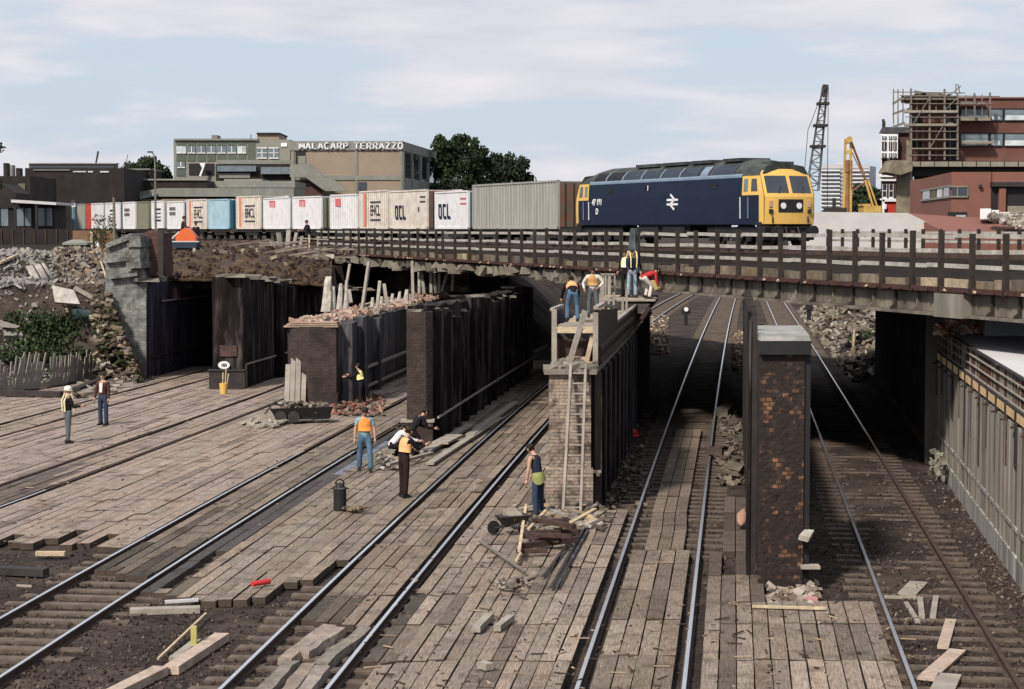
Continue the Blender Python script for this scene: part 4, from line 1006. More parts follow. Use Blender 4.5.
# underframe and bogies
m = MB(); m.bx(-2.6, 2.6, -1.1, 1.1, .4, 1.0); m.bx(-2.3, -.3, -1.25, -1.1, .45, .9); m.bx(.2, 2.3, -1.25, -1.1, .5, .9); m.build('fuel_tanks', m_black, LO)
def wheel(name, x, parent, r=.5, ys=.75):
    m = MB(); 
    for s in (-1, 1):
        m.tube([(x, s*(ys-.07), r), (x, s*(ys+.07), r)], r, 18); m.tube([(x, s*(ys+.07), r), (x, s*(ys+.12), r)], r*.35, 10)
    m.tube([(x, -ys, r), (x, ys, r)], .08, 8)
    return m.build(name, m_gdark, parent)
for s in (-1, 1):
    b = MB()
    for y in (-1.05, 1.05):
        b.bx(s*6.9-2.6, s*6.9+2.6, y-.08, y+.08, .62, .9)
        for dx in (-2.05, 0, 2.05): b.bx(s*6.9+dx-.25, s*6.9+dx+.25, y-.14, y+.14, .3, .75)
        for dx in (-1, 1): b.tube([(s*6.9+dx, y, .3), (s*6.9+dx, y, .8)], .14, 8)
    bg = b.build('bogie', m_black, LO)
    for dx in (-2.05, 0, 2.05): wheel('wheelset', s*6.9+dx, bg, .56)

# ------------------------------------------------------------------ container wagons and containers
m_cw = M('container_white', (.63, .62, .64), var=.06, bump=0, dirt=(.42, .36, .32), dirtamt=.35, dscale=1.6, rough=.55)
m_cwd = M('container_dirty_cream', (.58, .53, .47), var=.1, bump=0, dirt=(.36, .28, .22), dirtamt=.5, dscale=1.2, rough=.6)
m_cb = M('container_pale_blue', (.33, .47, .55), var=.12, bump=0, dirt=(.18, .3, .38), dirtamt=.4, dscale=1.5, rough=.5)
m_ct = M('container_teal', (.03, .12, .16), var=.1, bump=0)
m_cg = M('container_grey', (.30, .295, .27), var=.1, bump=0, streak=True, dirt=(.2, .19, .17), dirtamt=.5, dscale=1.2, rough=.6)
m_co = M('container_olive', (.17, .165, .12), var=.1, bump=0)
m_cr = M('container_red', (.45, .06, .04), var=.1, bump=0)
m_navy = M('navy_lettering', (.01, .013, .04), var=0, bump=0)
m_or = M('orange_stripe', (.55, .2, .12), var=.1, bump=0)
m_rdl = M('red_lettering', (.5, .12, .12), var=.1, bump=0)
m_ends = M('container_brown_end', (.10, .085, .07), var=.2, bump=0, dirt=(.2, .06, .03), dirtamt=.7, dscale=1.5)
def container(u0, u1, mat, label, h=2.44, corr=True, logo=None, stripe=None, endm=None, zb=6.5):
    a = px_path(u0); b = px_path(u1); L = (b-a).length-.08; d = (b-a).normalized(); an = math.atan2(d.y, d.x)
    n = Vector((d.y, -d.x, 0)); n = n if n.y > 0 else -n     # away from the camera
    c = (a+b)/2+n*1.22
    T = thing('freight_container', label, 'container', (c.x, c.y, zb), an, 'containers on the train')
    # local: +x towards loco, near side = -y or +y
    nl_ = Matrix.Rotation(-an, 3, 'Z') @ n; ns = -1 if nl_.y > 0 else 1
    m = MB(); m.bx(-L/2+.06, L/2-.06, -1.15, 1.15, .06, h-.05); m.build('body', mat, T)
    for sd in (-1, 1):
        m = MB(); y = sd*1.15; x = -L/2+.1
        if corr:
            pr = []; 
            while x < L/2-.12:
                pr += [(x, y), (x+.10, y), (x+.14, y+sd*.045), (x+.30, y+sd*.045), (x+.34, y)]; x += .4
            pts = [(p[0], p[1]) for p in pr if p[0] < L/2-.08]
            i = len(m.v); m.v += [(p[0], p[1], .12) for p in pts]+[(p[0], p[1], h-.12) for p in pts]; k = len(pts)
            for j in range(k-1): m.face((i+j, i+j+1, i+k+j+1, i+k+j) if sd < 0 else (i+j+1, i+j, i+k+j, i+k+j+1))
        else:
            m.bx(-L/2+.1, L/2-.1, y-.01, y+sd*.03, .12, h-.12)
        m.build('side_panel', mat, T)
    m = MB()
    for x in (-L/2, L/2-.12):
        for y in (-1.22, 1.1): m.bx(x, x+.12, y, y+.12, 0, h)
    m.bx(-L/2, L/2, -1.22, -1.14, 0, .13); m.bx(-L/2, L/2, 1.14, 1.22, 0, .13); m.bx(-L/2, L/2, -1.22, -1.14, h-.1, h); m.bx(-L/2, L/2, 1.14, 1.22, h-.1, h)
    m.build('frame', mat if mat not in (m_cb,) else m_cb, T)
    m = MB(); m.bx(L/2-.06, L/2+.01, -1.1, 1.1, .1, h-.1); e = m.build('end_doors', endm or m_ct, T)
    m = MB()
    for y in (-.8, -.3, .3, .8): m.bar((L/2+.04, y, .15), (L/2+.04, y, h-.15), .04)
    m.build('door_bar', m_gdark, e)
    yy = ns*1.2
    rot = (radians(90), 0, 0 if ns < 0 else pi)
    sgn = 1 if ns < 0 else -1
    if stripe is not None:
        m = MB(); m.bx(*sorted((-sgn*(0)+stripe*L-.0-L/2, stripe*L-L/2+.5)), yy-.008, yy+.008, .14, h-.14); m.build('stripe', m_or, T)
    if logo == 'EHCL':
        m = MB(); w = 2.1; x0 = L*.56-L/2
        for z in (.62, 1.82): m.bx(x0-w/2, x0+w/2, yy-.02, yy+.02, z-.045, z+.045)
        me = textmesh('EHCL', .82, .01, .0); me.materials.append(m_navy)
        q = bpy.data.objects.new('lettering', me); COL.objects.link(q); q.parent = T; q.location = (x0, yy+ns*.01, 1.22); q.rotation_euler = rot; q.scale = (1.0, 1.25, 1)
        m.build('logo_bars', m_navy, T)
    elif logo == 'OCL':
        m = MB(); x0 = L*.30-L/2; hh = .92; z0 = .62; t = .2
        def P_(pts): 
            i = len(m.v); n_ = len(pts)
            for dy in (0, ns*.02): m.v.extend([(x0+sgn*p[0], yy+dy, z0+p[1]) for p in pts])
            m.face([i+n_+k for k in range(n_)])
            for k in range(n_):
                j = (k+1) % n_; m.face((i+k, i+j, i+n_+j, i+n_+k))
        for ox in (-1.0, -.28):
            P_([(ox, .22), (ox+.14, .22), (ox+.14, hh-.1), (ox, hh)]); P_([(ox, hh), (ox, hh-.17), (ox+.5, hh-.17), (ox+.42, hh)])
            P_([(ox, .22), (ox+.16, 0), (ox+.6, 0), (ox+.54, .17), (ox+.2, .17), (ox+.14, .26)])
            if ox < -.5: P_([(ox+.4, .1), (ox+.55, .1), (ox+.5, hh-.05), (ox+.36, hh-.05)])
        P_([(.42, .14), (.57, .22), (.52, hh), (.38, hh)]); P_([(.42, .14), (.5, 0), (1.0, 0), (.9, .17), (.5, .2)])
        m.build('logo', m_navy, T)
        m = MB()
        for k in range(2): m.bx(L/2-1.3, L/2-.4, yy-.02, yy+.02, h-.5-.3*k, h-.43-.3*k)
        if 'dirty' in label: m.bx(L/2-1.6, L/2-1.45, yy-.02, yy+.02, 1.1, 1.4)
        m.build('serial_lettering', m_navy if 'dirty' in label else m_rdl, T)
    elif logo == 'red':
        m = MB(); x0 = L*.34-L/2; w = .5
        for k in range(5): m.bx(x0-w+.22*k, x0-w+.22*k+(.06 if k < 4 else .18), yy-.02, yy+.02, h-.75, h-.25)
        m.bx(x0-w, x0+w*.7, yy-.02, yy+.02, h-.3, h-.25); m.build('red_mark', m_rdl, T)
    elif logo == 'sq':
        m = MB(); x0 = L*.3-L/2; m.bx(x0-.5, x0+.5, yy-.02, yy+.02, h-.85, h-.3); m.build('red_square', m_rdl, T)
    elif logo == 'lines':
        m = MB(); x0 = L*.5-L/2
        for k in range(4): m.bx(x0-.8, x0+.8, yy-.02, yy+.02, .7+.33*k, .78+.33*k+(.06 if k in (0, 3) else 0))
        m.build('lettering_bars', m_navy, T)
    elif logo == 'small':
        m = MB(); x0 = L*.35-L/2
        for r in range(2):
            for k in range(4): m.bx(x0-.8+.4*k, x0-.58+.4*k, yy-.02, yy+.02, 1.2+.42*r, 1.48+.42*r)
        m.build('lettering_blocks', m_gdark, T)
    return T
container(472, 558, m_cg, 'long grey ribbed container directly behind the locomotive', h=2.6, endm=m_ends)
container(434.5, 468.5, m_cw, 'clean white container lettered OCL next to the long grey one', h=2.3, corr=False, logo='OCL')
container(389.5, 427.5, m_cwd, 'dirty cream container lettered OCL, rust streaked, with a dark end gap to its right', h=2.5, corr=False, logo='OCL', endm=m_ends)
container(359.5, 388.5, m_cwd, 'white ribbed container with orange stripe and boxed letters beside the dirty cream one', h=2.6, logo='EHCL', stripe=.14, endm=m_gdark)
container(330, 358.5, m_cw, 'white ribbed container with a small red square near its top', h=2.44, logo='sq')
container(292.5, 322, m_cw, 'smooth white container with red mark right above the man sitting by the fence end', h=2.4, corr=False, logo='red', endm=m_co)
container(263.5, 290.5, m_cw, 'smooth white container with red mark, left one of the matching pair', h=2.4, corr=False, logo='red')
container(236.5, 261.5, m_cwd, 'white ribbed container with orange stripe and boxed letters right of the pale blue one', h=2.6, logo='EHCL', stripe=.12)
container(209, 229.5, m_cb, 'pale blue container with a teal end in the left half of the train', h=2.44, corr=False, endm=m_ct)
container(187, 208, m_cwd, 'white container with thin orange stripe and boxed letters left of the pale blue one', h=2.5, logo='EHCL', stripe=.12)
container(167.5, 184.5, m_cw, 'white container with small faint lettering above the orange dumper', h=2.4, corr=False, logo='small')
container(152, 164.5, m_cw, 'narrow looking white container with dark horizontal lettering bars', h=2.5, corr=False, logo='lines', endm=m_cg)
container(123.5, 136.5, m_cw, 'plain white container left of the olive end', h=2.5, corr=False, logo='small', endm=m_co)
container(137.5, 149.5, m_co, 'olive container end between two white containers', h=2.5, corr=False, endm=m_co)
container(106, 121, m_cw, 'white container partly hidden behind the thin grey pole and the green bush', h=2.5, corr=False, logo='lines')
container(92, 104.5, m_cw, 'white container just right of the red one, mostly behind the bush', h=2.5, corr=False)
container(87, 91.5, m_cr, 'narrow strip of a red container at the far left of the train', h=2.5, corr=False, endm=m_cr)
container(78, 86, m_cg, 'leftmost container, grey with a rusty edge beside the red one', h=2.5, corr=False)
def wagon(u0, u1, label):
    a = px_path(u0); b = px_path(u1); L = (b-a).length-.5; d = (b-a).normalized(); an = math.atan2(d.y, d.x)
    n = Vector((d.y, -d.x, 0)); n = n if n.y > 0 else -n
    c = (a+b)/2+n*1.22
    T = thing('flat_wagon', label, 'wagon', (c.x, c.y, RZ), an, 'flat wagons under the containers')
    m = MB(); m.bx(-L/2, L/2, -1.1, -.95, .62, .88); m.bx(-L/2, L/2, .95, 1.1, .62, .88); m.bx(-L/2, L/2, -.3, .3, .6, .86)
    for k in range(8): m.bx(-L/2+L*k/7.3, -L/2+L*k/7.3+.15, -1.1, 1.1, .7, .86)
    m.build('underframe', m_gdark, T)
    for s in (-1, 1):
        b_ = MB()
        for y in (-.98, .98): b_.bx(s*(L/2-2.2)-1.3, s*(L/2-2.2)+1.3, y-.07, y+.07, .35, .6)
        bg = b_.build('bogie', m_black, T)
        for dx in (-.9, .9): wheel('wheelset', s*(L/2-2.2)+dx, bg, .42)
wagon(470, 572, 'dark flat wagon under the long grey container')
wagon(389, 469, 'dark flat wagon under the two OCL containers')
wagon(329, 388, 'dark flat wagon under the boxed letter container and the red square container')
wagon(263, 324, 'dark flat wagon under the two white containers with red marks')
wagon(208, 262, 'dark flat wagon under the pale blue container')
wagon(152, 207, 'dark flat wagon behind the orange dumper')
wagon(104, 150, 'dark flat wagon at the left end of the train beyond the grey pole')

# ------------------------------------------------------------------ earth mound over the old arches
m = MB()
n1, n2 = 46, 30; base = len(m.v)
def mx_(u, y): return PX(u, y)
for j in range(n2+1):
    y = lerp(84, 120, j/n2)
    for i in range(n1+1):
        u = lerp(158, 332, i/n1)
        zf = interp([(158, 4.28), (215, 4.25), (262, 4.2), (330, 4.0)], u)
        ztop = 5.6 if u < 250 else interp([(250, 5.6), (300, 5.3), (332, 4.9)], u)
        t = sm((y-84)/interp([(158, 11), (260, 13), (330, 20)], u))
        z = lerp(zf, ztop, t)+nz(u*.15, y, .7, .3)*(1 if j else .2)+nz(u*.15, y, 2.3, .16)*(1 if j else .3)
        m.v.append((mx_(u, y), y, z))
for j in range(n2):
    for i in range(n1):
        a = j*(n1+1)+i; m.face((a, a+1, a+n1+2, a+n1+1))
k0 = len(m.v)
for i in range(n1+1): 
    x, y, z = m.v[i]; m.v.append((x, y+.1, z-.14))
for i in range(n1): m.face((k0+i, k0+i+1, i+1, i))
struct(m.build('earth_mound', m_earth, smooth=True))
m = MB()
for i in range(900):
    u = rg.uniform(160, 330); y = 84+16*rg.random()**1.6; zf = interp([(158, 4.28), (215, 4.25), (262, 4.2), (330, 4.0)], u); t = sm((y-84)/interp([(158, 11), (260, 13), (330, 20)], u))
    z = lerp(zf, 5.6 if u < 250 else interp([(250, 5.6), (300, 5.3), (332, 4.9)], u), t)
    s_ = rg.choice((.05, .08, .12, .2)); m.rock((PX(u, y), y, z+.05), s_, rg, col=rg.choice([(.2, .15, .13), (.12, .09, .08), (.3, .2, .12), (.17, .13, .12), (.8, .7, .6) if rg.random() < .15 else (.14, .11, .1)]))
o = stuff(m.build('earth_clods', m_rubble)); recentre(o); tag(o, 'dark clods and broken brick covering the slope of the earth mound', 'debris')
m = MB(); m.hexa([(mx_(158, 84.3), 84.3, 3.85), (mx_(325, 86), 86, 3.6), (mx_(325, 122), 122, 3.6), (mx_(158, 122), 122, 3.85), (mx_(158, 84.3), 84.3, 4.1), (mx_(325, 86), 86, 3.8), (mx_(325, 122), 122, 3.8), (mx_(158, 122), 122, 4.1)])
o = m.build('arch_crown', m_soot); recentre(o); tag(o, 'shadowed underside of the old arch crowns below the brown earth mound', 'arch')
def at_deck(u, v, z): return G(u, v, z)
# timber and scrap lying on the mound
m = MB()
for i in range(120):
    u = rg.uniform(195, 330); y = rg.uniform(92, 108); z = 5.2 if u < 260 else 4.9
    if i % 3: m.chunk((PX(u, y), y, z+.15), (rg.uniform(.2, .7), rg.uniform(.1, .4), rg.uniform(.1, .3)), rg, col=rg.choice([(1, 1, 1), (.6, .55, .5), (.8, .7, .6), (.4, .35, .3)]))
    else:
        a = rg.uniform(-.6, .6); L = rg.uniform(1, 3.2); p = Vector((PX(u, y), y, z+rg.uniform(.1, .5))); m.bar(p, p+Vector((cos(a)*L, sin(a)*L, rg.uniform(-.3, .5))), .12, .08, col=rg.choice([(1, .95, .85), (.6, .5, .45), (.35, .3, .28)]))
o = stuff(m.build('scrap_and_timber', m_rubble)); recentre(o); tag(o, 'tangle of scrap timber strewn along the top of the earth mound', 'debris')
# wreck of upended boards near the fence end
T = thing('broken_boards', 'upended broken grey boards left of the bridge fence end', 'boards', (PX(290, 104), 104, 4.8))
for u, lean, h in ((282, -.2, 1.2), (287, .1, 1.35), (292, .25, 1.2), (297, .3, 1.0), (278, -.4, .8)):
    m = MB(); x = PX(u, 104)-T.location.x; m.bar((x, 0, .1), (x+lean, .2, h+.3), .28, .06); m.build('board', m_greyw, T)
T = thing('guard_rail', 'drooping dark net and rail posts left of the bridge fence end', 'rail', (PX(305, 103), 103, 4.9))
m = MB(); m.bar((.25, 0, -.6), (.25, 0, 1.3), .09); m.build('post', m_pine, T)
m = MB()
for k in range(3): m.bar((-.3+.5*k, .3, -.2), (-.2+.45*k, .3, 1.2), .07)
m.bar((-.4, .3, 1.1), (1.3, .3, 1.0), .06); m.bar((-.4, .3, .6), (1.3, .3, .4), .06); m.build('frame', m_greyw, T)

# ------------------------------------------------------------------ left bank rubble, boards, bush, paling fence
m = MB()
ccs = [(1, 1, 1), (1.1, 1.08, 1.02), (.75, .7, .65), (.5, .45, .42), (.65, .63, .62), (.3, .26, .24), (.9, .72, .55), (.42, .38, .35)]
for i in range(15000):
    y = rg.uniform(74, 103); x = rg.uniform(-34, -15)
    d = (x+20.4)*(-.964)+(y-73.8)*.266
    if d < .3 or (y > 81 and x > p1x(y)-.6): continue
    u, v = proj(x, y, 3)
    if u < -20 or u > 150: continue
    z = terr(x, y); s = rg.choice((.1, .15, .2, .25, .35, .45) if d > 3 else (.1, .15, .2))
    gs = mn.noise(Vector((x*.5, y*.5, 1)))
    c = rg.choice(ccs[:4]+ccs[6:7]) if gs > 0 else rg.choice(ccs[2:])
    if u < 55 and 285 < v < 345: c = (.85, .87, .9); s *= .7
    elif v < 285 and rg.random() < .5: c = rg.choice([(.95, .85, .68), (.7, .58, .45), (.4, .3, .24)])
    if rg.random() < .6: m.rock((x, y, z+s*.1), s*.6, rg, col=c)
    else: m.chunk((x, y, z+s*.15), (s*rg.uniform(.6, 2.2), s*rg.uniform(.4, 1), s*rg.uniform(.2, .6)), rg, col=c, tilt=1)
o = stuff(m.build('demolition_rubble', m_rubble)); recentre(o); tag(o, 'slope of grey demolition rubble above the paling fence on the left', 'rubble')
def bank_point(u, v):
    # first hit of the view ray with the terrain
    d = ray(u, v); t = 30
    while t < 400:
        x, y, z = d[0]*t, d[1]*t, CH+d[2]*t
        if z <= terr(x, y): return Vector((x, y, z))
        t += .1
    return Vector((d[0]*100, d[1]*100, 5))
for (q, lb, mt) in (([(26, 266), (45, 263), (58, 284), (38, 289)], 'square panel of pale joined boards lying on the rubble slope', m_frail), ([(52, 285), (55, 302), (80, 304), (74, 290)], 'pale slab lying below the panel of joined boards', m_frail), ([(0, 320), (20, 326), (16, 328), (0, 327)], 'flat dark board near the left edge of the rubble', m_conc)):
    c = bank_point(sum(a for a, b in q)/4, sum(b for a, b in q)/4); m = MB()
    # lies on a plane tilted to the camera
    A = [Vector((PX(u, c.y+(q[2][1]-v)*.03), c.y+(q[2][1]-v)*.03, 0)) for u, v in q]
    for p_, (u, v) in zip(A, q): p_.z = PY(u, v, p_.y).z
    A = [p_*.982+Vector((0, 0, CH*.018)) for p_ in A]; up = Vector((0, .12, -.08)); m.hexa([p_+up for p_ in A[::-1]]+[p_-Vector((0, .06, 0)) for p_ in A[::-1]])
    if len(lb) > 60 or 'square panel' in lb:
        for k in range(1, 5):
            a = A[0].lerp(A[1], k/5)*1; b = A[3].lerp(A[2], k/5)
            if k in (2, 4): m.bar(a+Vector((0, -.1, .02)), b+Vector((0, -.1, .02)), .05, .03, m=1)
    o = m.build('timber_board', [mt, m_dkw]); recentre(o); tag(o, lb, 'board')
beams = [((75, 291), (100, 306), .22, 'long grey beam sloping down right across the rubble'), ((96, 281), (108, 300), .1, 'thin pale stick right of the beams on the rubble'), ((110, 348), (128, 353), .12, 'pale short plank low on the rubble by the masonry foot'), ((96, 356), (112, 368), .14, 'pale pinkish plank end just above the paling fence'),
 ((66, 312), (74, 325), .12, 'pale stick standing out of the dark hollow'), ((82, 266), (90, 272), .2, 'pale pointed offcut high on the rubble'), ((100, 262), (107, 285), .08, 'thin curved batten beside the masonry end'), ((0, 266), (18, 259), .16, 'grey plank at the top left of the rubble'), ((118, 346), (135, 352), .1, 'thin white lath next to the masonry foot')]
for a, b, w, lb in beams:
    A = bank_point(*a); B = bank_point(*b); m = MB(); m.bar(A+Vector((0, 0, .15)), B+Vector((0, 0, .2)), w, w*.7)
    o = m.build('loose_beam', rg.choice((m_greyw, m_pine, m_conc))); recentre(o); tag(o, lb, 'timber')
dm = bank_point(80, 322); m = MB(); m.tube([(dm.x-.35, dm.y, dm.z+.3), (dm.x+.35, dm.y+.3, dm.z+.32)], .28, 14); o = m.build('old_drum', M('pale_green_drum', (.22, .3, .28), bump=0)); recentre(o); tag(o, 'pale green drum half buried beside the green bush', 'drum')
def leafclump(m, c, r, n, rg, s, flat=1.0):
    for _ in range(n):
        v = Vector((rg.gauss(0, 1), rg.gauss(0, 1), rg.gauss(0, 1)*flat)).normalized()*r*rg.uniform(.35, 1)**.5
        p = Vector(c)+Vector((v.x, v.y, v.z*.8)); e = Euler((rg.random()*6, rg.random()*6, rg.random()*6)).to_matrix()
        k = s*rg.uniform(.6, 1.3); b = rg.uniform(.6, 1.5)
        q = [p+e @ Vector(w) for w in ((-k, 0, 0), (0, -k*.55, 0), (k, 0, 0), (0, k*.55, 0))]
        m.poly(q, 0, (b, b*rg.uniform(.9, 1.05), b*.9))
T = thing('bush', 'spreading green bush growing on the rubble behind the paling fence', 'bush', tuple(bank_point(50, 365)))
m = MB()
for i in range(75):
    u = rg.gauss(48, 24); v = rg.uniform(322, 376)
    if not (2 < u < 112): continue
    p = bank_point(u, v); leafclump(m, p+Vector((0, 0, .25)), rg.uniform(.3, .65), 60, rg, .1)
m.build('leaves', m_leaf, T, world=True)
m = MB()
for k in range(14):
    p = bank_point(rg.uniform(15, 85), rg.uniform(345, 375)); m.tube([p-Vector((0, 0, .3)), p+Vector((rg.uniform(-.3, .3), 0, .5))], [.04, .02], 5)
m.build('stems', m_bark, T, world=True)
T = thing('paling_fence', 'low grey fence of uneven vertical palings at the foot of the rubble', 'fence', (fenceL(80), 80, 0))
m = MB(); y = 66; rr = 0
while y < 88.5:
    x = fenceL(y); 
    u, v = proj(x, y, 0)
    h = 1.05+rg.uniform(-.28, .25); ln = rg.uniform(-.12, .12)
    if 12 < u < 40: ln += .32; h += .2
    if 40 < u < 50: y += .14; continue
    m.bar((x, y, -.1), (x+ln*.4+.05, y+ln, h), .11, .03, 0, up=(.96, -.27, 0)); y += .135
m.build('palings', m_greyw, T, world=True)
for z in (.3, .8):
    m = MB(); m.bar((fenceL(66)-.06, 66, z), (fenceL(88)-.06, 88, z), .08, .05); m.build('rail', m_dkw, T, world=True)
m = MB(); q = G(137, 374); m.bar((q[0], q[1], 0), (q[0], q[1], 1.35), .4, .3); m.build('thick_post', m_greyw, T, world=True)
m = MB()
for k in range(90):
    t = rg.random(); u = lerp(75, 165, t); v = lerp(396, 366, t)+rg.uniform(-3, 3); q = G(u, v); m.bar((q[0], q[1], .05), (q[0]+rg.uniform(-.8, 1.2), q[1]+rg.uniform(-.6, .8), .05+rg.random()*.15), rg.uniform(.06, .2), .08, col=rg.choice(ccs))
o = stuff(m.build('timber_litter', m_rubble)); recentre(o); tag(o, 'line of broken planks littered along the foot of the paling fence', 'debris')
for a, b, lb in (((76, 393), (118, 376), 'long dark beam lying in front of the paling fence behind the white helmeted man'), ((0, 396), (62, 397), 'dark timber kerb along the fence foot at the left edge')):
    A = G(*a); B = G(*b); m = MB(); m.bar((*A, .12), (*B, .12), .3, .2); o = m.build('timber_beam', m_gdark); recentre(o); tag(o, lb, 'beam')
# ------------------------------------------------------------------ other rubble
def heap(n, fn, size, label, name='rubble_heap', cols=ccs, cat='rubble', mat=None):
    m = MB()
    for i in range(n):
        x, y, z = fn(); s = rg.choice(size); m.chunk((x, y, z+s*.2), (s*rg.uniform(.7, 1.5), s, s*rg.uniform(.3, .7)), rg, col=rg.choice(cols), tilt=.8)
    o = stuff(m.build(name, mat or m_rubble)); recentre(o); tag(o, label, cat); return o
def rb():
    while True:
        y = rg.uniform(80, 150); t = 15.5+.118*(y-81.8); x = t+rg.uniform(-.6, 13)*rg.random()**.6
        u, v = proj(x, y, 0)
        return x, y, terr(x, y)
heap(11000, rb, (.08, .12, .16, .24, .34), 'bank of pale rubble seen under the bridge beyond the right hand rails', cols=[(.75, .74, .71), (.55, .52, .48), (.35, .32, .29), (.65, .57, .48), (.22, .19, .17), (1.1, 1.07, 1.0)])
def hb(u0, u1, v0, v1, jit=.1):
    def f():
        q = G(rg.uniform(u0, u1), rg.uniform(v0, v1)); return q[0], q[1], terr(*q)+rg.random()*jit
    return f
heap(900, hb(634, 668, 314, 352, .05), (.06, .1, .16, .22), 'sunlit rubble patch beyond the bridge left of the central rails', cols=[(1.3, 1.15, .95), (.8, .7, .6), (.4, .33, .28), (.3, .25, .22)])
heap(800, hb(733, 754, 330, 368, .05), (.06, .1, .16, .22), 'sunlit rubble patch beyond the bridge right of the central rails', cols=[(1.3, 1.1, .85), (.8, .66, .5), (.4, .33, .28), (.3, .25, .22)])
heap(260, hb(718, 750, 400, 480), (.08, .12, .2), 'scattered broken stone beside the steel posts of the brick pier', cols=[(.4, .35, .32), (.25, .22, .2), (.6, .55, .5)])
heap(200, hb(768, 818, 578, 602), (.06, .1, .16), 'small pale rubble at the foot of the spalled brick pier', cols=[(1.1, 1, .95), (.8, .7, .65), (1.3, 1.25, 1.2), (.5, .4, .35)])
heap(420, hb(598, 650, 405, 505), (.04, .07, .12), 'small stones scattered along the stanchions of the ladder pier', cols=[(.4, .35, .32), (.25, .22, .2), (.7, .62, .55)])
for (u, v, s, lb, col) in ((725, 414, .95, 'large pale block right of the central rails near the bridge', (1, 1, .95)), (734, 425, .7, 'dark block just below the large pale block', (.45, .42, .4)), (737, 470, .75, 'greenish block beside the steel post of the brick pier', (.7, .7, .6)), (716, 455, .8, 'broad flat dark slab right of the central rails', (.3, .27, .25)), (742, 440, .5, 'small upright slab against the steel posts', (.5, .5, .47))):
    q = G(u, v); m = MB(); s *= .62; m.chunk((q[0], q[1], s*.2), (s, s*.8, s*.5), rg, col=tuple(.7*c for c in col), tilt=.3); o = m.build('stone_block', m_rubble); recentre(o); tag(o, lb, 'stone block')
q = G(744, 530); m = MB(); rings = []
for t in range(7):
    a = t/6; r = .12*math.sqrt(max(.05, 1-(2*a-1)**2))*(1.2 if t == 4 else 1); rings.append([(q[0]-.05+.1*a+cos(2*pi*k/10)*r, q[1]+a*.5+.1, .1+a*.2+sin(2*pi*k/10)*r*.9) for k in range(10)])
m.loft(rings); m.chunk((q[0]+.06, q[1]+.6, .32), (.1, .1, .1), rg); o = m.build('sack', M('pink_buff_sack', (.30, .18, .13), var=.2, bump=.3), smooth=True); recentre(o); tag(o, 'slumped pinkish brown sack on the boards beside the brick pier', 'sack')
rg = random.Random(55)
# ------------------------------------------------------------------ background, left
m_bg1 = M('grey_green_panels', (.085, .10, .08), var=.15, bump=0)
m_bgw = M('office_render', (.21, .205, .175), var=.12, bump=0, dirt=(.2, .19, .17), dirtamt=.4, dscale=.3)
m_beige = M('beige_brick_panel', (.25, .20, .15), var=.1, bump=0, scale=.6)
m_rconc = M('grey_fascia_concrete', (.20, .20, .18), var=.15, bump=0, dirt=(.13, .13, .12), dirtamt=.5, dscale=.4)
m_dkbr = M('dark_sooty_brick', (.017, .013, .013), var=.5, scale=.5, bump=0, dirt=(.035, .028, .024), dirtamt=.5, dscale=.3)
m_droof = M('dark_slate', (.05, .05, .055), var=.3, bump=0)
m_win = M('light_window', (.45, .48, .5), var=.4, scale=.8, bump=0, rough=.2)
m_olive = M('olive_parapet', (.12, .105, .075), var=.2, bump=0)
def fbox(mb, u0, u1, v0, v1, Y, dep, m=0):
    a = PY(u0, v1, Y); b = PY(u1, v0, Y)
    if a.x > 0 and dep > .6:
        k = (Y+dep)/Y; c = min(a.x*k, b.x*k-.1); z0, z1 = min(a.z, b.z), max(a.z, b.z)
        mb.hexa([(a.x, Y, z0), (b.x, Y, z0), (b.x*k, Y+dep, z0), (c, Y+dep, z0), (a.x, Y, z1), (b.x, Y, z1), (b.x*k, Y+dep, z1), (c, Y+dep, z1)], m)
    else: mb.bx(a.x, b.x, Y, Y+dep, a.z, b.z, m)
def part(name, mat, T, lst, Y, dep):
    mb = MB()
    for q in lst: fbox(mb, *q, Y, dep)
    return mb.build(name, mat, T, world=True)
# office block
Y = 232; T = thing('office_building', 'grey green panelled office block with a grid of windows, left of the lettered building', 'building', (PX(230, Y), Y, 4.9))
part('wall', m_bgw, T, [(174.5, 290, 139.5, 232)], Y, 14)
cols = [(176.5, 186), (187.5, 195.5), (197, 205.5), (207, 215.5), (217, 226), (227.5, 236), (237.5, 246), (247.5, 255)]
for i, (a, b) in enumerate(cols):
    part('green_panel', m_bg1, T, [(a, b, 141, 145.5), (a, b, 154, 161)], Y-.08, .1)
    if i != 7:
        w = part('window', m_win if i in (0, 6) else m_glassb, T, [(a, b, 146, 152.8)], Y-.12, .1)
        part('window_bar', m_white, w, [(a, b, 152.6, 153.4), ((a+b)/2-.3, (a+b)/2+.3, 146, 153)], Y-.2, .05)
    else: part('green_panel', m_bg1, T, [(a, b, 145.5, 154)], Y-.08, .1)
part('green_panel', m_bg1, T, [(176.5, 185.5, 162, 176)], Y-.08, .1)
w = part('window', m_glassb, T, [(177, 185, 162, 167.5)], Y-.14, .1); part('window_bar', m_white, w, [(177, 185, 167.2, 168), (180.5, 181.2, 162, 168)], Y-.2, .05)
part('opening', m_black, T, [(189, 214, 163.5, 175)], Y-.1, .1)
mb = MB(); mb.slabY([(201, 176), (205.5, 163), (199.5, 163), (202, 168), (199, 176)], Y-1.2, .3); mb.build('white_chute', m_white, T, world=True)
part('parapet', m_rconc, T, [(174, 258, 138.6, 140.4)], Y-.3, 15)
part('stair_tower', m_beige, T, [(257, 279, 133, 146)], Y+.5, 8); part('tower_coping', m_dkbr, T, [(256.5, 279.5, 132.6, 134)], Y+.2, 8.5)
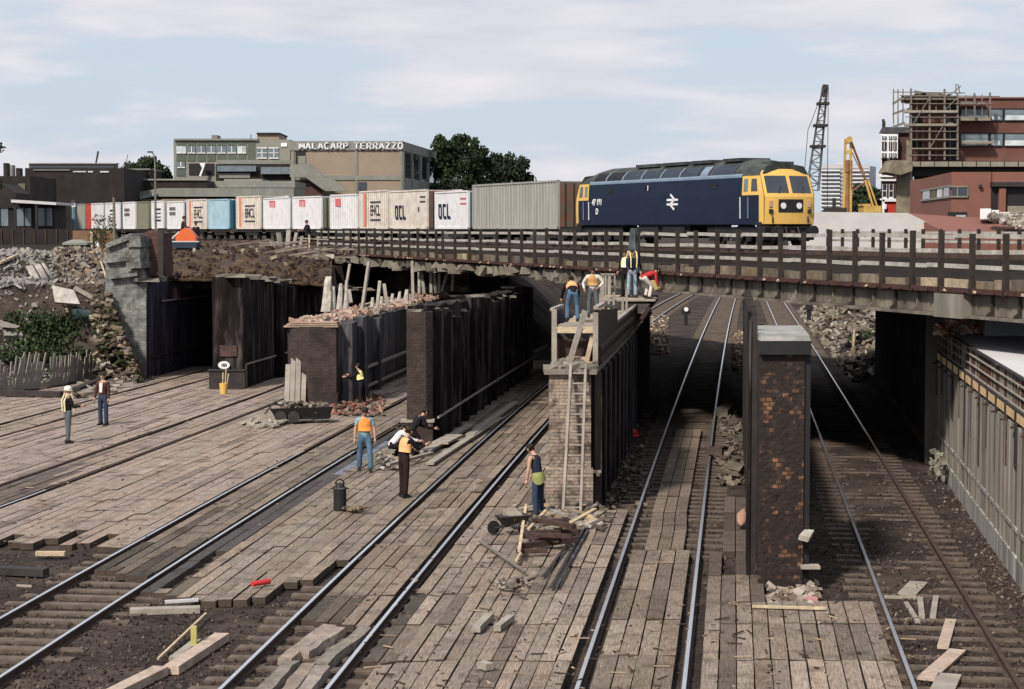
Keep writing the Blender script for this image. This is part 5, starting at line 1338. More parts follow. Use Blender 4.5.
for a, b in ((257, 267), (269, 278.5)):
    w = part('window', m_glassb, T, [(a, b, 148, 158)], Y-.1, .1); part('window_bar', m_white, w, [(a, b, 147.4, 148.4), (a, b, 157.6, 158.6), (a, b, 152.6, 153.2), ((a+b)/2-.3, (a+b)/2+.3, 148, 158)], Y-.18, .05)
part('window', m_white, T, [(281, 287, 143, 146.5)], Y-.12, .1); part('roof_box', m_rconc, T, [(211.5, 217, 135, 139)], Y+3, 3)
part('mast', m_gdark, T, [(250.6, 251.2, 134.5, 139.5)], Y+2, .2)
mb = MB(); fbox(mb, 216, 292, 160, 164, Y-4, 5); 
mb.build('lean_to_roof', m_rconc, T, world=True)
part('roof_light', m_glassb, T, [(217, 256, 165.8, 171.4), (261, 290, 167, 174)], Y-5, .5)
part('lean_to_wall', m_dkbr, T, [(216, 292, 164.5, 190)], Y-4.4, 4)
part('lean_to_panel', m_rconc, T, [(219, 250, 173, 178), (262, 285, 171.5, 174)], Y-4.6, .15)
# low flat roofed extensions
Y = 205; T = thing('flat_roofed_extension', 'long low flat roofed building with three small white framed windows above the train', 'building', (PX(250, Y), Y, 4.9))
part('wall', m_beige, T, [(207, 295, 186, 232)], Y, 10); part('roof_edge', m_rconc, T, [(206, 295, 181, 187.5)], Y-.3, 11); part('upper_roof', m_bgw, T, [(224, 262, 179, 181.2)], Y+2, 6)
for a, b in ((217, 229), (236, 246), (264, 271)):
    w = part('window', m_win if a == 217 else m_glass, T, [(a, b, 187.5, 191.5)], Y-.1, .12); part('window_sill', m_white, w, [(a, b, 191.3, 192.3)], Y-.2, .2)
Y = 198; T = thing('low_workshop', 'low beige workshop with a sawtooth roof edge left of centre behind the containers', 'building', (PX(180, Y), Y, 4.9))
part('wall', m_beige, T, [(128, 250, 199, 232)], Y, 10)
mb = MB(); a = PY(128, 200, Y); b = PY(160, 191, Y); c = PY(294, 191, Y)
mb.loft([[(a.x, Y-.2, a.z), (a.x, Y+9, a.z), (a.x, Y+9, a.z+.6), (a.x, Y-.2, a.z+.6)], [(b.x, Y-.2, b.z-.6), (b.x, Y+9, b.z-.6), (b.x, Y+9, b.z+.3), (b.x, Y-.2, b.z+.3)], [(c.x, Y-.2, b.z-.6), (c.x, Y+9, b.z-.6), (c.x, Y+9, b.z+.3), (c.x, Y-.2, b.z+.3)]]); mb.build('roof', m_rconc, T, world=True)
for k in range(7):
    part('skylight', m_win, T, [(137+3*k, 138.6+3*k, 197.5-.8*k, 200-.8*k)], Y-.6, .4)
# lettered building
Yc = 220; xr = PX(402, Yc)
T = thing('lettered_building', 'flat roofed factory with beige panels and large white serif lettering along its fascia', 'building', (PX(345, Yc), Yc, 4.9))
zt = PY(402, 141.5, Yc).z
sideY = 255; xs2 = PX(441, sideY)
mb = MB(); x0 = PX(292, Yc); mb.prism([(x0, Yc), (xr, Yc), (xs2, sideY), (x0+3, sideY)], 4.9, zt-.05); mb.build('wall', m_beige, T, world=True)
mb = MB(); mb.prism([(x0-.1, Yc-.15), (xr+.1, Yc-.15), (xs2+.12, sideY), (x0+3, sideY)], zt-1.05, zt+.05, 0); 
fa = mb.build('fascia', m_rconc, T, world=True)
part('beam', m_rconc, T, [(292, 402, 175.5, 180)], Yc-.12, .2)
for a, b in ((292, 294), (355.5, 357.5), (400.5, 402.5)): part('column', m_rconc, T, [(a, b, 150, 232)], Yc-.1, .12)
part('door_opening', m_black, T, [(295.5, 305.5, 150, 165)], Yc-.06, .1); part('door_panel', m_bgw, T, [(298, 305.5, 156, 164)], Yc-.12, .1)
part('window', m_glass, T, [(358.5, 366.5, 182, 190)], Yc-.1, .12)
def wside(t): return Vector((lerp(xr, xs2, t)+.06, lerp(Yc, sideY, t), 0))
def sidebox(mb, t0, t1, z0, z1, o=.06):
    a = wside(t0); b = wside(t1); mb.hexa([(a.x, a.y, z0), (a.x+o, a.y, z0), (b.x+o, b.y, z0), (b.x, b.y, z0), (a.x, a.y, z1), (a.x+o, a.y, z1), (b.x+o, b.y, z1), (b.x, b.y, z1)])
mb = MB(); sidebox(mb, .01, .99, 12.6, 15.6); mb.build('window_band', m_glass, T, world=True)
mb = MB(); sidebox(mb, 0, 1, 10.6, 12.6, .1); mb.build('spandrel', m_rconc, T, world=True)
mb = MB(); sidebox(mb, .02, .98, 8.6, 10.5, .05); mb.build('window_band', m_black, T, world=True)
for t in (0, .2, .4, .6, .8, .98): mb = MB(); sidebox(mb, t, t+.03, 6, 15.7, .2); mb.build('mullion', m_rconc, T, world=True)
for t in (.22, .5, .78): mb = MB(); sidebox(mb, t, t+.05, 15.0, 15.7, .5); mb.build('scupper', m_gdark, T, world=True)
# external stair
mb = MB(); mb.slabY([(290, 164.5), (309, 164), (326, 178), (334, 180), (348, 191), (326, 191), (322, 189), (305, 177), (290, 177)], Yc-3, 1.6); mb.build('stair', m_rconc, T, world=True)
part('stair_column', m_bgw, T, [(292, 294.5, 177, 232)], Yc-3, .5)
part('stair_wall', m_redbrick, T, [(294.5, 322, 181, 232)], Yc-2, .5)
# serif lettering built from strokes
GL = {'M': [('v', 0), ('v', 1), ('d', .05, 1, .5, .2), ('d', .95, 1, .5, .2)], 'A': [('d', .5, 1, 0, 0), ('d', .5, 1, 1, 0), ('h', .25, .75, .32)], 'L': [('v', .15), ('h', .15, .85, .06)], 'C': [('o', 0)],
      'R': [('v', .12), ('h', .12, .8, .94), ('h', .12, .8, .48), ('s', .85, .5, .92), ('d', .45, .48, 1, 0)], 'P': [('v', .12), ('h', .12, .8, .94), ('h', .12, .8, .45), ('s', .85, .47, .92)], 'T': [('v', .5), ('h', 0, 1, .94)],
      'E': [('v', .12), ('h', .12, .9, .94), ('h', .12, .7, .5), ('h', .12, .9, .06)], 'Z': [('h', .05, .95, .94), ('h', .05, .95, .06), ('d', .9, .94, .1, .06)], 'O': [('o', 1)]}
def letters(mb, txt, x, y, z, w, h, adv):
    t = h*.2
    for ch in txt:
        if ch != ' ':
            for s in GL[ch]:
                f = lambda a, b: Vector((x+a*w, y, z+b*h))
                if s[0] == 'v':
                    mb.bar(f(s[1], 0), f(s[1], 1), t*1.1, .15, up=(0, 1, 0)); 
                    for e in (.04, .96): mb.bar(f(s[1]-.2, e), f(s[1]+.2, e), h*.09, .15, up=(0, 1, 0))
                elif s[0] == 'h': mb.bar(f(s[1], s[3]), f(s[2], s[3]), h*.12, .15, up=(0, 1, 0))
                elif s[0] == 's': mb.bar(f(s[1], s[2]), f(s[1], s[3]), t, .15, up=(0, 1, 0))
                elif s[0] == 'd': mb.bar(f(s[1], s[2]), f(s[3], s[4]), t, .15, up=(0, 1, 0)); 
                if s[0] == 'd' and s[4] == 0: mb.bar(f(s[3]-.15, .04), f(s[3]+.15, .04), h*.09, .15, up=(0, 1, 0))
                if s[0] == 'o':
                    n = 14; rng_ = range(n) if s[1] else range(2, n-2)
                    for k in rng_:
                        a0 = 2*pi*k/n; a1 = 2*pi*(k+1)/n; mb.bar(f(.5+.46*cos(a0), .5+.46*sin(a0)), f(.5+.46*cos(a1), .5+.46*sin(a1)), t, .15, up=(0, 1, 0))
        x += adv if ch != ' ' else adv*.75
mb = MB(); A = PY(299.5, 149, Yc-.3); B = PY(398, 143, Yc-.3); adv = (B.x-A.x)/15.75
letters(mb, 'MALACARP TERRAZZO', A.x, Yc-.26, A.z, adv*.74, .78, adv); mb.build('lettering', m_white, fa, world=True)
# dark long building left
Y = 190; T = thing('dark_factory', 'long very dark brick building with an olive parapet on the left skyline', 'building', (PX(72, Y), Y, 4.9))
part('wall', m_dkbr, T, [(26, 124, 168, 232)], Y, 14)
part('parapet', m_olive, T, [(29, 116, 163.5, 169)], Y+.5, 1); part('coping', m_rconc, T, [(28.5, 116.5, 163, 164)], Y+.3, 1.4)
part('roof_lights', m_win, T, [(73, 86, 171, 172.2), (88, 93, 171, 172.4), (100, 109, 171, 172.6)], Y-.1, .1)
part('pipe', m_rconc, T, [(33, 70, 169.5, 170.5)], Y-.15, .15); part('wall_vent', m_olive, T, [(19, 25, 184, 191)], Y-.1, .1)
mb = MB(); p = PY(96, 163, Y+.5); mb.bar((p.x, p.y, p.z), (p.x+.1, p.y, p.z+.5), .15); mb.bar((p.x+.1, p.y, p.z+.45), (p.x+.25, p.y, p.z+1.2), .16); mb.build('flue', m_gdark, T, world=True)
mb = MB(); p = PY(120, 167, Y); mb.tube([p+Vector((-.5, 0, .1)), p+Vector((.2, 0, 0)), p+Vector((.7, 0, .7)), p+Vector((.8, 0, 1.3))], .03, 4); mb.build('bent_pole', m_gdark, T, world=True)
Y = 200; T = thing('dark_factory', 'lower dark brick range with a pale coping right of the olive parapet building', 'building', (PX(160, Y), Y, 4.9))
part('wall', m_dkbr, T, [(115, 207, 180.5, 232)], Y, 12); part('coping', m_bgw, T, [(125, 207, 178.8, 180.4)], Y-.2, 1); part('upper_block', m_dkbr, T, [(116, 150, 169, 181)], Y+2, 8); part('upper_coping', m_rconc, T, [(116, 150, 168.5, 170)], Y+1.8, 8.4); part('chimney', m_dkbr, T, [(125.5, 127.5, 164.5, 169)], Y+3, .6)
Y = 175; T = thing('dark_house', 'dark old house with chimneys at the far left below the tree branch', 'house', (PX(10, Y), Y, 4.9))
part('wall', m_dkbr, T, [(-60, 30, 176, 232)], Y, 10); part('chimney', m_dkbr, T, [(3.5, 7, 163, 177)], Y+2, 1); part('chimney', m_dkbr, T, [(16, 20, 168, 177)], Y+3, 1); part('chimney', m_rconc, T, [(9.5, 12.5, 165, 177)], Y+5, 1)
w = part('window', m_olive, T, [(18.5, 25, 183.5, 191.5)], Y-.1, .1)
mb = MB(); a = PY(-10, 182, Y-6); b = PY(16, 194, Y-6); mb.slabY([(-60, 192), (4, 184), (16, 193), (14, 232), (-60, 232)], Y-6, 5); mb.build('lean_to', m_dkbr, T, world=True)
# sheds at the left edge
Y = 112; T = thing('site_shed', 'shed with a row of blue grey windows and a white roof edge at the left', 'shed', (PX(20, Y), Y, 4.9))
part('wall', m_dkbr, T, [(-60, 54, 203, 250)], Y, 3)
for a, b in ((-30, -12), (-8, 8), (17, 31), (38, 52)):
    w = part('window', m_glassb, T, [(a, b, 208, 226)], Y-.05, .08); part('glazing_bar', m_gdark, w, [((a+b)/2-.3, (a+b)/2+.3, 208, 226)], Y-.1, .04)
part('fascia', m_dkbr, T, [(-60, 55, 204, 208)], Y-.12, .2)
for a in (14, 35.5): part('post', m_black, T, [(a, a+1.8, 202, 246)], Y-1.4, .12)
mb = MB(); mb.slabY([(11, 199.5), (56, 202.5), (56, 205), (11, 202.5)], Y-1.5, 4.5); mb.build('roof', m_concl, T, world=True)
Y = 107; T = thing('boundary_wall', 'low dark boundary wall below the shed windows above the rubble', 'wall', (PX(20, Y), Y, 4.9))
part('wall', m_dkbr, T, [(-60, 76, 229, 262)], Y, .4); part('lower_wall', m_gdark, T, [(-60, 66, 245, 262)], Y-1, .4)
for k in range(8): part('board', m_dkw, T, [(-10+11*k, -9+11*k, 229, 246)], Y-.06, .05)
Y = 103; T = thing('gate_pier', 'squat dark gate pier with a pale pyramid cap above the rubble', 'gate pier', (PX(75, Y), Y, 4.9))
part('shaft', m_dkbr, T, [(64, 86, 244, 260)], Y, 1.2)
mb = MB(); a = PY(62.5, 245, Y); b = PY(87.5, 245, Y); mb.loft([[(a.x, Y-.1, a.z), (b.x, Y-.1, a.z), (b.x, Y+1.3, a.z), (a.x, Y+1.3, a.z)], [(a.x, Y-.1, a.z+.12), (b.x, Y-.1, a.z+.12), (b.x, Y+1.3, a.z+.12), (a.x, Y+1.3, a.z+.12)], [(a.x+.45, Y+.4, a.z+.3), (b.x-.45, Y+.4, a.z+.3), (b.x-.45, Y+.8, a.z+.3), (a.x+.45, Y+.8, a.z+.3)]]); mb.build('cap', m_rconc, T, world=True)
Y = 106; m_hoard = M('brown_hoarding', (.17, .10, .055), var=.2, bump=.1)
T = thing('hoarding', 'brown plywood hoarding with a white painted figure behind the gate pier', 'hoarding', (PX(92, Y), Y, 4.9))
part('board', m_hoard, T, [(73, 92.5, 230.5, 250)], Y, .1); part('board', m_hoard, T, [(93, 114, 230.5, 248)], Y+.3, .1); part('post', m_pine, T, [(90.5, 92.5, 231, 252)], Y-.06, .1)
me = textmesh('3', .5, .01, .03); me.materials.append(m_white); q = bpy.data.objects.new('lettering', me); COL.objects.link(q); q.parent = T; p = PY(97, 245, Y-.05); q.location = p-T.location; q.rotation_euler = (radians(90), 0, 0)
part('white_crate', m_white, T, [(94, 98, 250.5, 253), (101, 105.5, 251, 253)], Y-.9, .4)
Y = 190; T = [o for o in COL.objects if o.name.startswith('dark_factory')][0]
part('upper_glazing', m_glass, T, [(31, 114, 165.5, 168)], Y+.3, .2)
# poles and lamps
Y = 150; T = thing('street_lamp', 'tall thin street lamp on the skyline between dark building and office block', 'street lamp', (PX(156.5, Y), Y, 4.9))
p = PY(156.5, 152, Y)-T.location; mb = MB(); mb.tube([(0, 0, 0), (0, 0, p.z-.8), (-.1, 0, p.z-.2), (-.25, 0, p.z)], [.1, .07, .05, .04], 8); mb.build('column', m_steelgal, T); mb = MB(); mb.box((-.38, 0, p.z), (.42, .2, .12)); mb.build('lamp_head', m_gdark, T)
Y = 104; T = thing('steel_pole', 'plain grey pole standing in front of the white containers at the left', 'pole', (PX(115, Y), Y, 4.9))
mb = MB(); mb.tube([(0, 0, 0), (0, 0, PY(115, 196, Y).z-4.9)], .075, 8); mb.build('shaft', m_steelgal, T); mb = MB(); mb.tube([(0, 0, PY(115, 196, Y).z-4.95), (0, 0, PY(115, 195, Y).z-4.85)], .1, 8); mb.build('cap', m_gdark, T)
Y = 116; T = thing('lamp_standard', 'short blue grey lamp post with a white lantern left of the red container', 'lamp post', (PX(75, Y), Y, 4.9))
z1 = PY(75, 207, Y).z-4.9; mb = MB(); mb.tube([(0, 0, 0), (0, 0, z1)], [.17, .13], 8); mb.build('column', M('blue_grey_paint', (.1, .16, .2), bump=0), T); mb = MB(); mb.tube([(0, 0, z1), (0, 0, z1+.3)], .14, 8); mb.build('lantern', m_white, T); mb = MB(); mb.tube([(0, 0, z1+.3), (0, 0, z1+.45)], [.22, .05], 8); mb.build('hood', m_gdark, T)
# signal box figures on the container top? small white vent
# ------------------------------------------------------------------ trees
def tree(name, label, x, y, z0, h, rad, n, leaf, trunk_h, lobes, cat='tree', seed=1, dark=1.0):
    r = random.Random(seed); T = thing(name, label, cat, (x, y, z0))
    m = MB(); m.tube([(0, 0, 0), (.1, 0, trunk_h*.5), (0, .1, trunk_h), (0, 0, h*.8)], [rad*.06+.1, rad*.05+.07, rad*.04+.05, .04], 8)
    cs = []
    for (dx, dz, rr) in lobes:
        c = Vector((dx*rad, r.uniform(-.4, .4)*rad, dz*h)); cs.append((c, rr*rad)); m.tube([(0, 0, trunk_h*.8), c*.6+Vector((0, 0, trunk_h*.3)), c], [.14, .09, .04], 6)
    m.build('trunk', m_bark, T)
    m = MB(); per = n//(len(cs)*9)
    for c, rr in cs:
        for k in range(9):
            v = Vector((r.gauss(0, 1), r.gauss(0, 1), r.gauss(0, .9))).normalized()*rr*r.uniform(.35, .95)
            b = dark*r.uniform(.65, 1.25)
            for _ in range(per):
                w = Vector((r.gauss(0, 1), r.gauss(0, 1), r.gauss(0, 1))); w = w.normalized()*rr*.42*r.uniform(.3, 1.1)
                p = c+v+w; e = Euler((r.random()*6, r.random()*6, r.random()*6)).to_matrix(); kk = leaf*r.uniform(.6, 1.3)
                m.poly([p+e @ Vector(q) for q in ((-kk, 0, 0), (0, -kk*.6, 0), (kk, 0, 0), (0, kk*.6, 0))], 0, (b, b, b))
    m.build('crown', m_leaf, T)
Y = 245
tree('broad_tree', 'tallest dark green tree on the skyline right of the lettered building', PX(459, Y), Y, 4.9, 13.2, 4.6, 13000, .24, 4, [(-.42, .92, .38), (.0, .95, .4), (.38, .88, .38), (-.6, .74, .42), (.62, .72, .45), (0, .7, .6), (-.4, .5, .5), (.4, .5, .55), (.0, .4, .6)], seed=3, dark=.7)
tree('broad_tree', 'lower dark tree to the right of the tallest one above the grey container', PX(503, Y+8), Y+8, 4.9, 11.3, 5.2, 11000, .24, 4, [(-.5, .82, .5), (.0, .85, .45), (.45, .75, .45), (-.7, .6, .5), (.1, .6, .7), (.7, .55, .4)], seed=5, dark=.6)
Y = 210
tree('small_tree', 'small dark tree on the skyline beside the street lamp', PX(150, Y), Y, 4.9, 9.6, 2.6, 2500, .22, 3, [(-.5, .85, .5), (.1, .9, .55), (.6, .8, .5), (0, .65, .7)], seed=7, dark=.7)
Y = 84
tree('leafy_tree', 'overhanging tree branch edge cut off by the left side of the picture', PX(-19, Y), Y, 4.5, 6.8, 1.3, 2600, .09, 2, [(.0, .95, .45), (.35, .8, .5), (.3, .62, .55), (-.2, .7, .7), (.2, .48, .5)], seed=9, dark=.7)
Y = 105
T = thing('shrub', 'loose green shrub growing in front of the white containers by the grey pole', 'shrub', (PX(103, Y), Y, 4.9))
m = MB(); r = random.Random(4)
for k in range(22): leafclump(m, Vector((r.uniform(-.7, .7), r.uniform(-.3, .3), r.uniform(.9, 2.3))), .28, 22, r, .07)
m.build('leaves', m_leaf, T)
m = MB()
for k in range(8): m.tube([(0, 0, 0), (r.uniform(-.3, .3), 0, 1), (r.uniform(-.8, .8), r.uniform(-.2, .2), 2.2)], [.03, .02, .01], 5)
m.build('stems', m_bark, T)
Y = 300
tree('broad_tree', 'green tree mass between the tower block and the piling rig at the right', PX(864, Y), Y, 4.9, 8.4, 3.6, 4500, .3, 2, [(-.4, .7, .5), (.1, .95, .5), (.5, .8, .5), (0, .6, .7)], seed=13, dark=.9)

# ------------------------------------------------------------------ background, right
m_brk = M('terracotta_brick', (.13, .058, .046), var=.12, scale=.8, bump=.05, dirt=(.09, .042, .034), dirtamt=.5, dscale=.25)
m_brk2 = M('new_red_brick', (.19, .082, .064), var=.08, scale=1, bump=.05, dirt=(.15, .065, .05), dirtamt=.4, dscale=.3)
m_sconc = M('site_concrete', (.22, .20, .165), var=.2, bump=0, dirt=(.2, .18, .14), dirtamt=.5, dscale=.6)
m_stoneold = M('mottled_old_stone', (.20, .17, .115), var=.4, scale=1.2, bump=.2, dirt=(.09, .08, .06), dirtamt=.7, dscale=1)
# tower block
Y = 420; T = thing('tower_block', 'distant white balconied tower block behind the yellow piling rig', 'tower block', (PX(848, Y), Y, 4.9))
m_tb = M('tower_render', (.42, .42, .44), var=.06, bump=0); m_tw = M('tower_window', (.17, .18, .2), var=.5, scale=.4, bump=0, rough=.3)
part('wall', m_tb, T, [(820.5, 870, 164.5, 232)], Y, 14)
for k in range(12):
    v = 167+k*3.9
    w = part('window_row', m_tw, T, [(822, 869, v+1.2, v+3.0)], Y-.06, .1)
    part('balcony', m_white, T, [(821, 840, v+2.8, v+4.0)], Y-.8, .8); part('balcony', m_white, T, [(851, 869, v+2.8, v+4.0)], Y-.8, .8)
mb = MB(); a = PY(870, 166, Y); b = PY(876, 168, Y+6); mb.prism([(a.x, Y), (b.x, Y+6), (b.x, Y+14), (a.x, Y+14)], 4.9, a.z); mb.build('side_wall', m_tw, T, world=True)
part('roof_room', m_tb, T, [(836, 850, 161.5, 165)], Y+4, 6)
# crane
Yk = 140; T = thing('crawler_crane', 'tall lattice crane jib leaning right, rising behind the locomotive roof', 'crane', (PX(808, Yk), Yk, 4.9))
A = PY(812.5, 190, Yk); B = PY(825, 86, Yk); m_cr_ = M('crane_grey_green', (.06, .07, .065), var=.2, bump=0)
ax = (B-A).normalized(); sd = Vector((ax.z, 0, -ax.x)); m = MB(); W = .34; ch = []
for sx in (-1, 1):
    for sy in (-1, 1): m.bar(A+sd*sx*W*1.3+Vector((0, sy*W, 0)), B+sd*sx*W*.5+Vector((0, sy*W*.5, 0)), .07)
m.build('jib_chords', m_cr_, T, world=True)
m = MB(); L = (B-A).length; n = 15
for k in range(n):
    t0, t1 = k/n, (k+1)/n; w0 = W*lerp(1.3, .5, t0); w1 = W*lerp(1.3, .5, t1); p0 = A.lerp(B, t0); p1 = A.lerp(B, t1); s = 1 if k % 2 else -1
    for sy in (-1, 1): m.bar(p0+sd*s*w0+Vector((0, sy*W*.8, 0)), p1-sd*s*w1+Vector((0, sy*W*.8, 0)), .045)
    m.bar(p0+sd*w0, p0-sd*w0, .06)
m.build('jib_lacing', m_cr_, T, world=True)
for t in (.42, .62, .83): m = MB(); m.box(A.lerp(B, t), (1.1*(1.2-t*.5), .9, .2)); m.build('jib_joint', m_gdark, T, world=True)
m = MB(); m.box(B+Vector((.0, 0, -.35)), (.4, .4, .9), Matrix.Rotation(.12, 3, 'Y')); m.build('jib_head', m_gdark, T, world=True)
m = MB(); m.tube([B+Vector((.25, 0, -.1)), Vector((PX(826.5, Yk), Yk, 6))], .028, 5); m.tube([B, PY(808, 130, Yk+1), PY(803, 190, Yk+2)], .025, 5); m.build('cable', m_gdark, T, world=True)
m = MB(); c = T.location; m.bx(c.x-2, c.x+1.2, Yk-1.2, Yk+1.2, 5.8, 7.6); m.build('cab', m_cr_, T, world=True)
m = MB(); m.bx(c.x-2.4, c.x+2, Yk-1.6, Yk-1, 4.9, 5.7); m.bx(c.x-2.4, c.x+2, Yk+1, Yk+1.6, 4.9, 5.7); m.build('tracks', m_gdark, T, world=True)
# piling rig
Y = 118; m_rig = M('rig_yellow', (.50, .33, .09), var=.2, bump=0, dirt=(.22, .14, .05), dirtamt=.5, dscale=.8); m_rigd = M('rig_rusty_brown', (.22, .11, .05), var=.3, bump=0)
T = thing('piling_rig', 'yellow and rust coloured piling rig with an upright mast beside the scaffolded building', 'piling rig', (PX(850, Y), Y, 5))
p = lambda u, v, d=0: PY(u, v, Y+d)
m = MB(); m.bar(p(843.5, 212), p(845.5, 140), .15); m.bar(p(850.5, 212), p(851, 140), .15); m.bar(p(844, 152), p(851, 152), .2); m.bar(p(844, 166), p(851, 166), .12); m.bar(p(845, 141), p(851, 141), .3); m.build('mast', m_rig, T, world=True)
m = MB(); m.tube([p(847.2, 212), p(847.2, 172)], .14, 8); m.tube([p(847, 172), p(847, 160)], .2, 8); m.tube([p(851, 190), p(851, 160)], .1, 6); m.build('pile_hammer', m_rigd, T, world=True)
m = MB(); m.tube([p(849.5, 139.5, -.4), p(849.5, 139.5, .4)], .2, 14); m.build('sheave', m_rig, T, world=True)
m = MB()
for a, b in (((851, 141), (865, 180)), ((852, 142), (869, 186)), ((851, 150), (867, 184)), ((846, 196), (866, 181)), ((851, 143), (862, 170))): m.tube([p(*a), p(*b)], .04, 5)
m.build('stay', m_rigd, T, world=True)
m = MB(); m.bar(p(865, 180), p(875, 213), .12); m.bar(p(868, 180), p(878, 209), .1); m.build('a_frame', m_rig, T, world=True)
m = MB(); m.bx(p(861, 210).x, p(878, 210).x, Y-1, Y+1, p(0, 213).z, p(0, 206).z); m.bx(p(860, 210).x, p(868, 210).x, Y-.9, Y+.9, p(0, 206).z, p(0, 204).z); m.build('engine_house', m_rig, T, world=True)
m = MB(); m.bx(p(826, 212).x, p(844, 212).x, Y-1, Y+1, p(0, 213).z, p(0, 208).z); m.bx(p(833, 210).x, p(836, 210).x, Y, Y+.3, p(0, 208).z, p(0, 198).z); m.bx(p(826, 212).x, p(878, 212).x, Y-1.3, Y+1.3, 4.9, p(0, 212.5).z); m.build('crawler_base', m_gdark, T, world=True)
# Victorian building
Y = 165; T = thing('victorian_building', 'narrow old building with white bay windows and a dark slate roof beside the scaffolding', 'building', (PX(896, Y), Y, 4.9))
part('wall', m_redbrick, T, [(880.5, 912, 133, 232)], Y, 8)
mb = MB(); mb.slabY([(881, 133), (884, 127), (912, 127), (912, 133)], Y-.3, 1); mb.build('roof', m_droof, T, world=True)
part('chimney', m_dkbr, T, [(882, 885.5, 121, 131)], Y+2, 1.2); part('chimney_pot', m_dkbr, T, [(883, 884.6, 119, 121)], Y+2.3, .5)
part('bay_front', m_white, T, [(881, 898, 134, 158)], Y-.9, .9)
for r, (v0, v1) in enumerate(((136, 139), (141.5, 150), (153, 157))):
    for a, b in ((882, 886.6), (889, 892.2), (893.3, 896.5)): 
        w = part('window', m_glassb if r != 1 else m_glass, T, [(a, b, v0, v1)], Y-1.0, .1); part('glazing_bar', m_white, w, [((a+b)/2-.25, (a+b)/2+.25, v0, v1)], Y-1.05, .05)
part('pilaster', m_white, T, [(880.5, 882, 158, 178), (888, 890, 158, 166)], Y-.5, .5); part('ledge', m_white, T, [(879.5, 893, 175, 177), (880, 896, 179, 181)], Y-1.2, 1.2)
part('lower_bay', m_redbrick, T, [(881, 896, 181, 232)], Y-1, 1)
for a, b in ((883, 886.5), (889.5, 893)): w = part('window', m_glass, T, [(a, b, 185, 197)], Y-1.12, .1); part('window_frame', m_white, w, [(a-.5, a, 184, 198), (b, b+.5, 184, 198), (a-.5, b+.5, 197, 199), (a, b, 190.5, 191.2)], Y-1.2, .1)
part('string_course', m_white, T, [(880, 896, 198.5, 200)], Y-1.3, 1.3)
Y = 150; T = thing('site_cabin', 'small red cabin with a white frame below the old building', 'cabin', (PX(890, Y), Y, 4.9))
part('wall', M('cabin_red', (.42, .04, .03), var=.1, bump=0), T, [(884, 896, 202, 216)], Y, 3); part('frame', m_white, T, [(882.5, 884.5, 199, 216), (882.5, 897, 199.5, 201.5)], Y-.2, .3); part('panel', m_white, T, [(884, 886.5, 204, 209)], Y-.3, .1)
# big scaffolded building
Y = 140; T = thing('brick_office_building', 'large unfinished red brick building with ribbon windows and scaffolding on its left part', 'building', (PX(975, Y), Y, 4.9))
xl = PX(910, Y); ztop = PY(0, 97, Y).z; zu = PY(0, 161, Y).z
mb = MB(); mb.prism([(xl, Y), (PX(1120, Y), Y), (PX(1120, Y), Y+25), (xl*(Y+25)/Y+1, Y+25)], zu, ztop-.02); mb.build('upper_wall', m_brk, T, world=True)
part('upper_wall_dark', m_brk, T, [(908, 914, 99, 214)], Y+.5, 1)
part('ground_wall', m_gdark, T, [(913, 1120, 166, 232)], Y+3, 1)
part('roof_slab', m_sconc, T, [(901, 958, 96.2, 99.5)], Y-1.2, 4); part('roof_coping', m_brk2, T, [(958, 1120, 97, 98.4)], Y-.15, 1)
for (v0, v1) in ((109, 120.5), (133.5, 146)):
    part('window_recess', m_black, T, [(958, 1120, v0-.8, v1+.8)], Y-.04, .06)
    for a, b in ((961, 988), (991, 1002.5), (1005, 1036), (1039, 1070)):
        w = part('window', m_glassb, T, [(a, b, v0, v1)], Y-.1, .08); part('window_frame', m_gdark, w, [(a, b, v0-.3, v0+.3), (a, b, v1-.3, v1+.3)], Y-.14, .05)
        part('window_blind', m_win, w, [(a, b, v0+.55*(v1-v0), v1-.5)] if a in (961, 1005) else [(a+1, a+3, v0+7, v1-1), (a+7, a+9, v0+7, v1-1)], Y-.13, .03)
for a, b, v0, v1 in ((912, 923, 116, 124), (912, 923, 140, 149), (946, 956, 101, 110), (946, 956, 117, 124), (946, 957, 128, 139), (946, 957, 141, 160)): part('opening', m_black, T, [(a, b, v0, v1)], Y-.05, .07)
part('ledge_slab', m_sconc, T, [(906, 1120, 161.5, 166.5)], Y-1.6, 3); 
for k in range(12): part('ledge_joint', m_gdark, T, [(920+14*k, 920.8+14*k, 161.5, 166.5)], Y-1.64, .06)
part('painted_ledge_shade', m_black, T, [(912, 1120, 166.5, 176)], Y-.6, 2)  # black block painted in for the shade below the ledge
mb = MB(); mb.slabY([(886, 172), (893, 160), (912, 160.5), (913, 164), (912, 171), (900, 175)], Y-2, 3); mb.build('corner_canopy', m_stoneold, T, world=True)
part('old_wall', m_stoneold, T, [(896, 913, 172, 216), (906, 911, 140, 172)], Y-.5, 2)
T2 = thing('scaffolding', 'pole scaffolding with pale board lifts wrapped around the corner of the red building', 'scaffolding', (PX(930, Y), Y-1.5, 4.9))
for u in (911, 929.5, 944.5, 957.5, 974.5, 990): 
    m = MB(); m.bar(PY(u, 212 if u < 912 else (160 if u < 974 else 118), Y-1.4), PY(u, 92+rg.uniform(-4, 2), Y-1.4), .13); m.build('standard', m_steelgal, T2, world=True)
for u in (893.5, 898, 903): 
    m = MB(); m.bar(PY(u, 124, Y+2-(u-893)*.3), PY(u, 89, Y+2-(u-893)*.3), .08); m.build('standard', m_steelgal, T2, world=True)
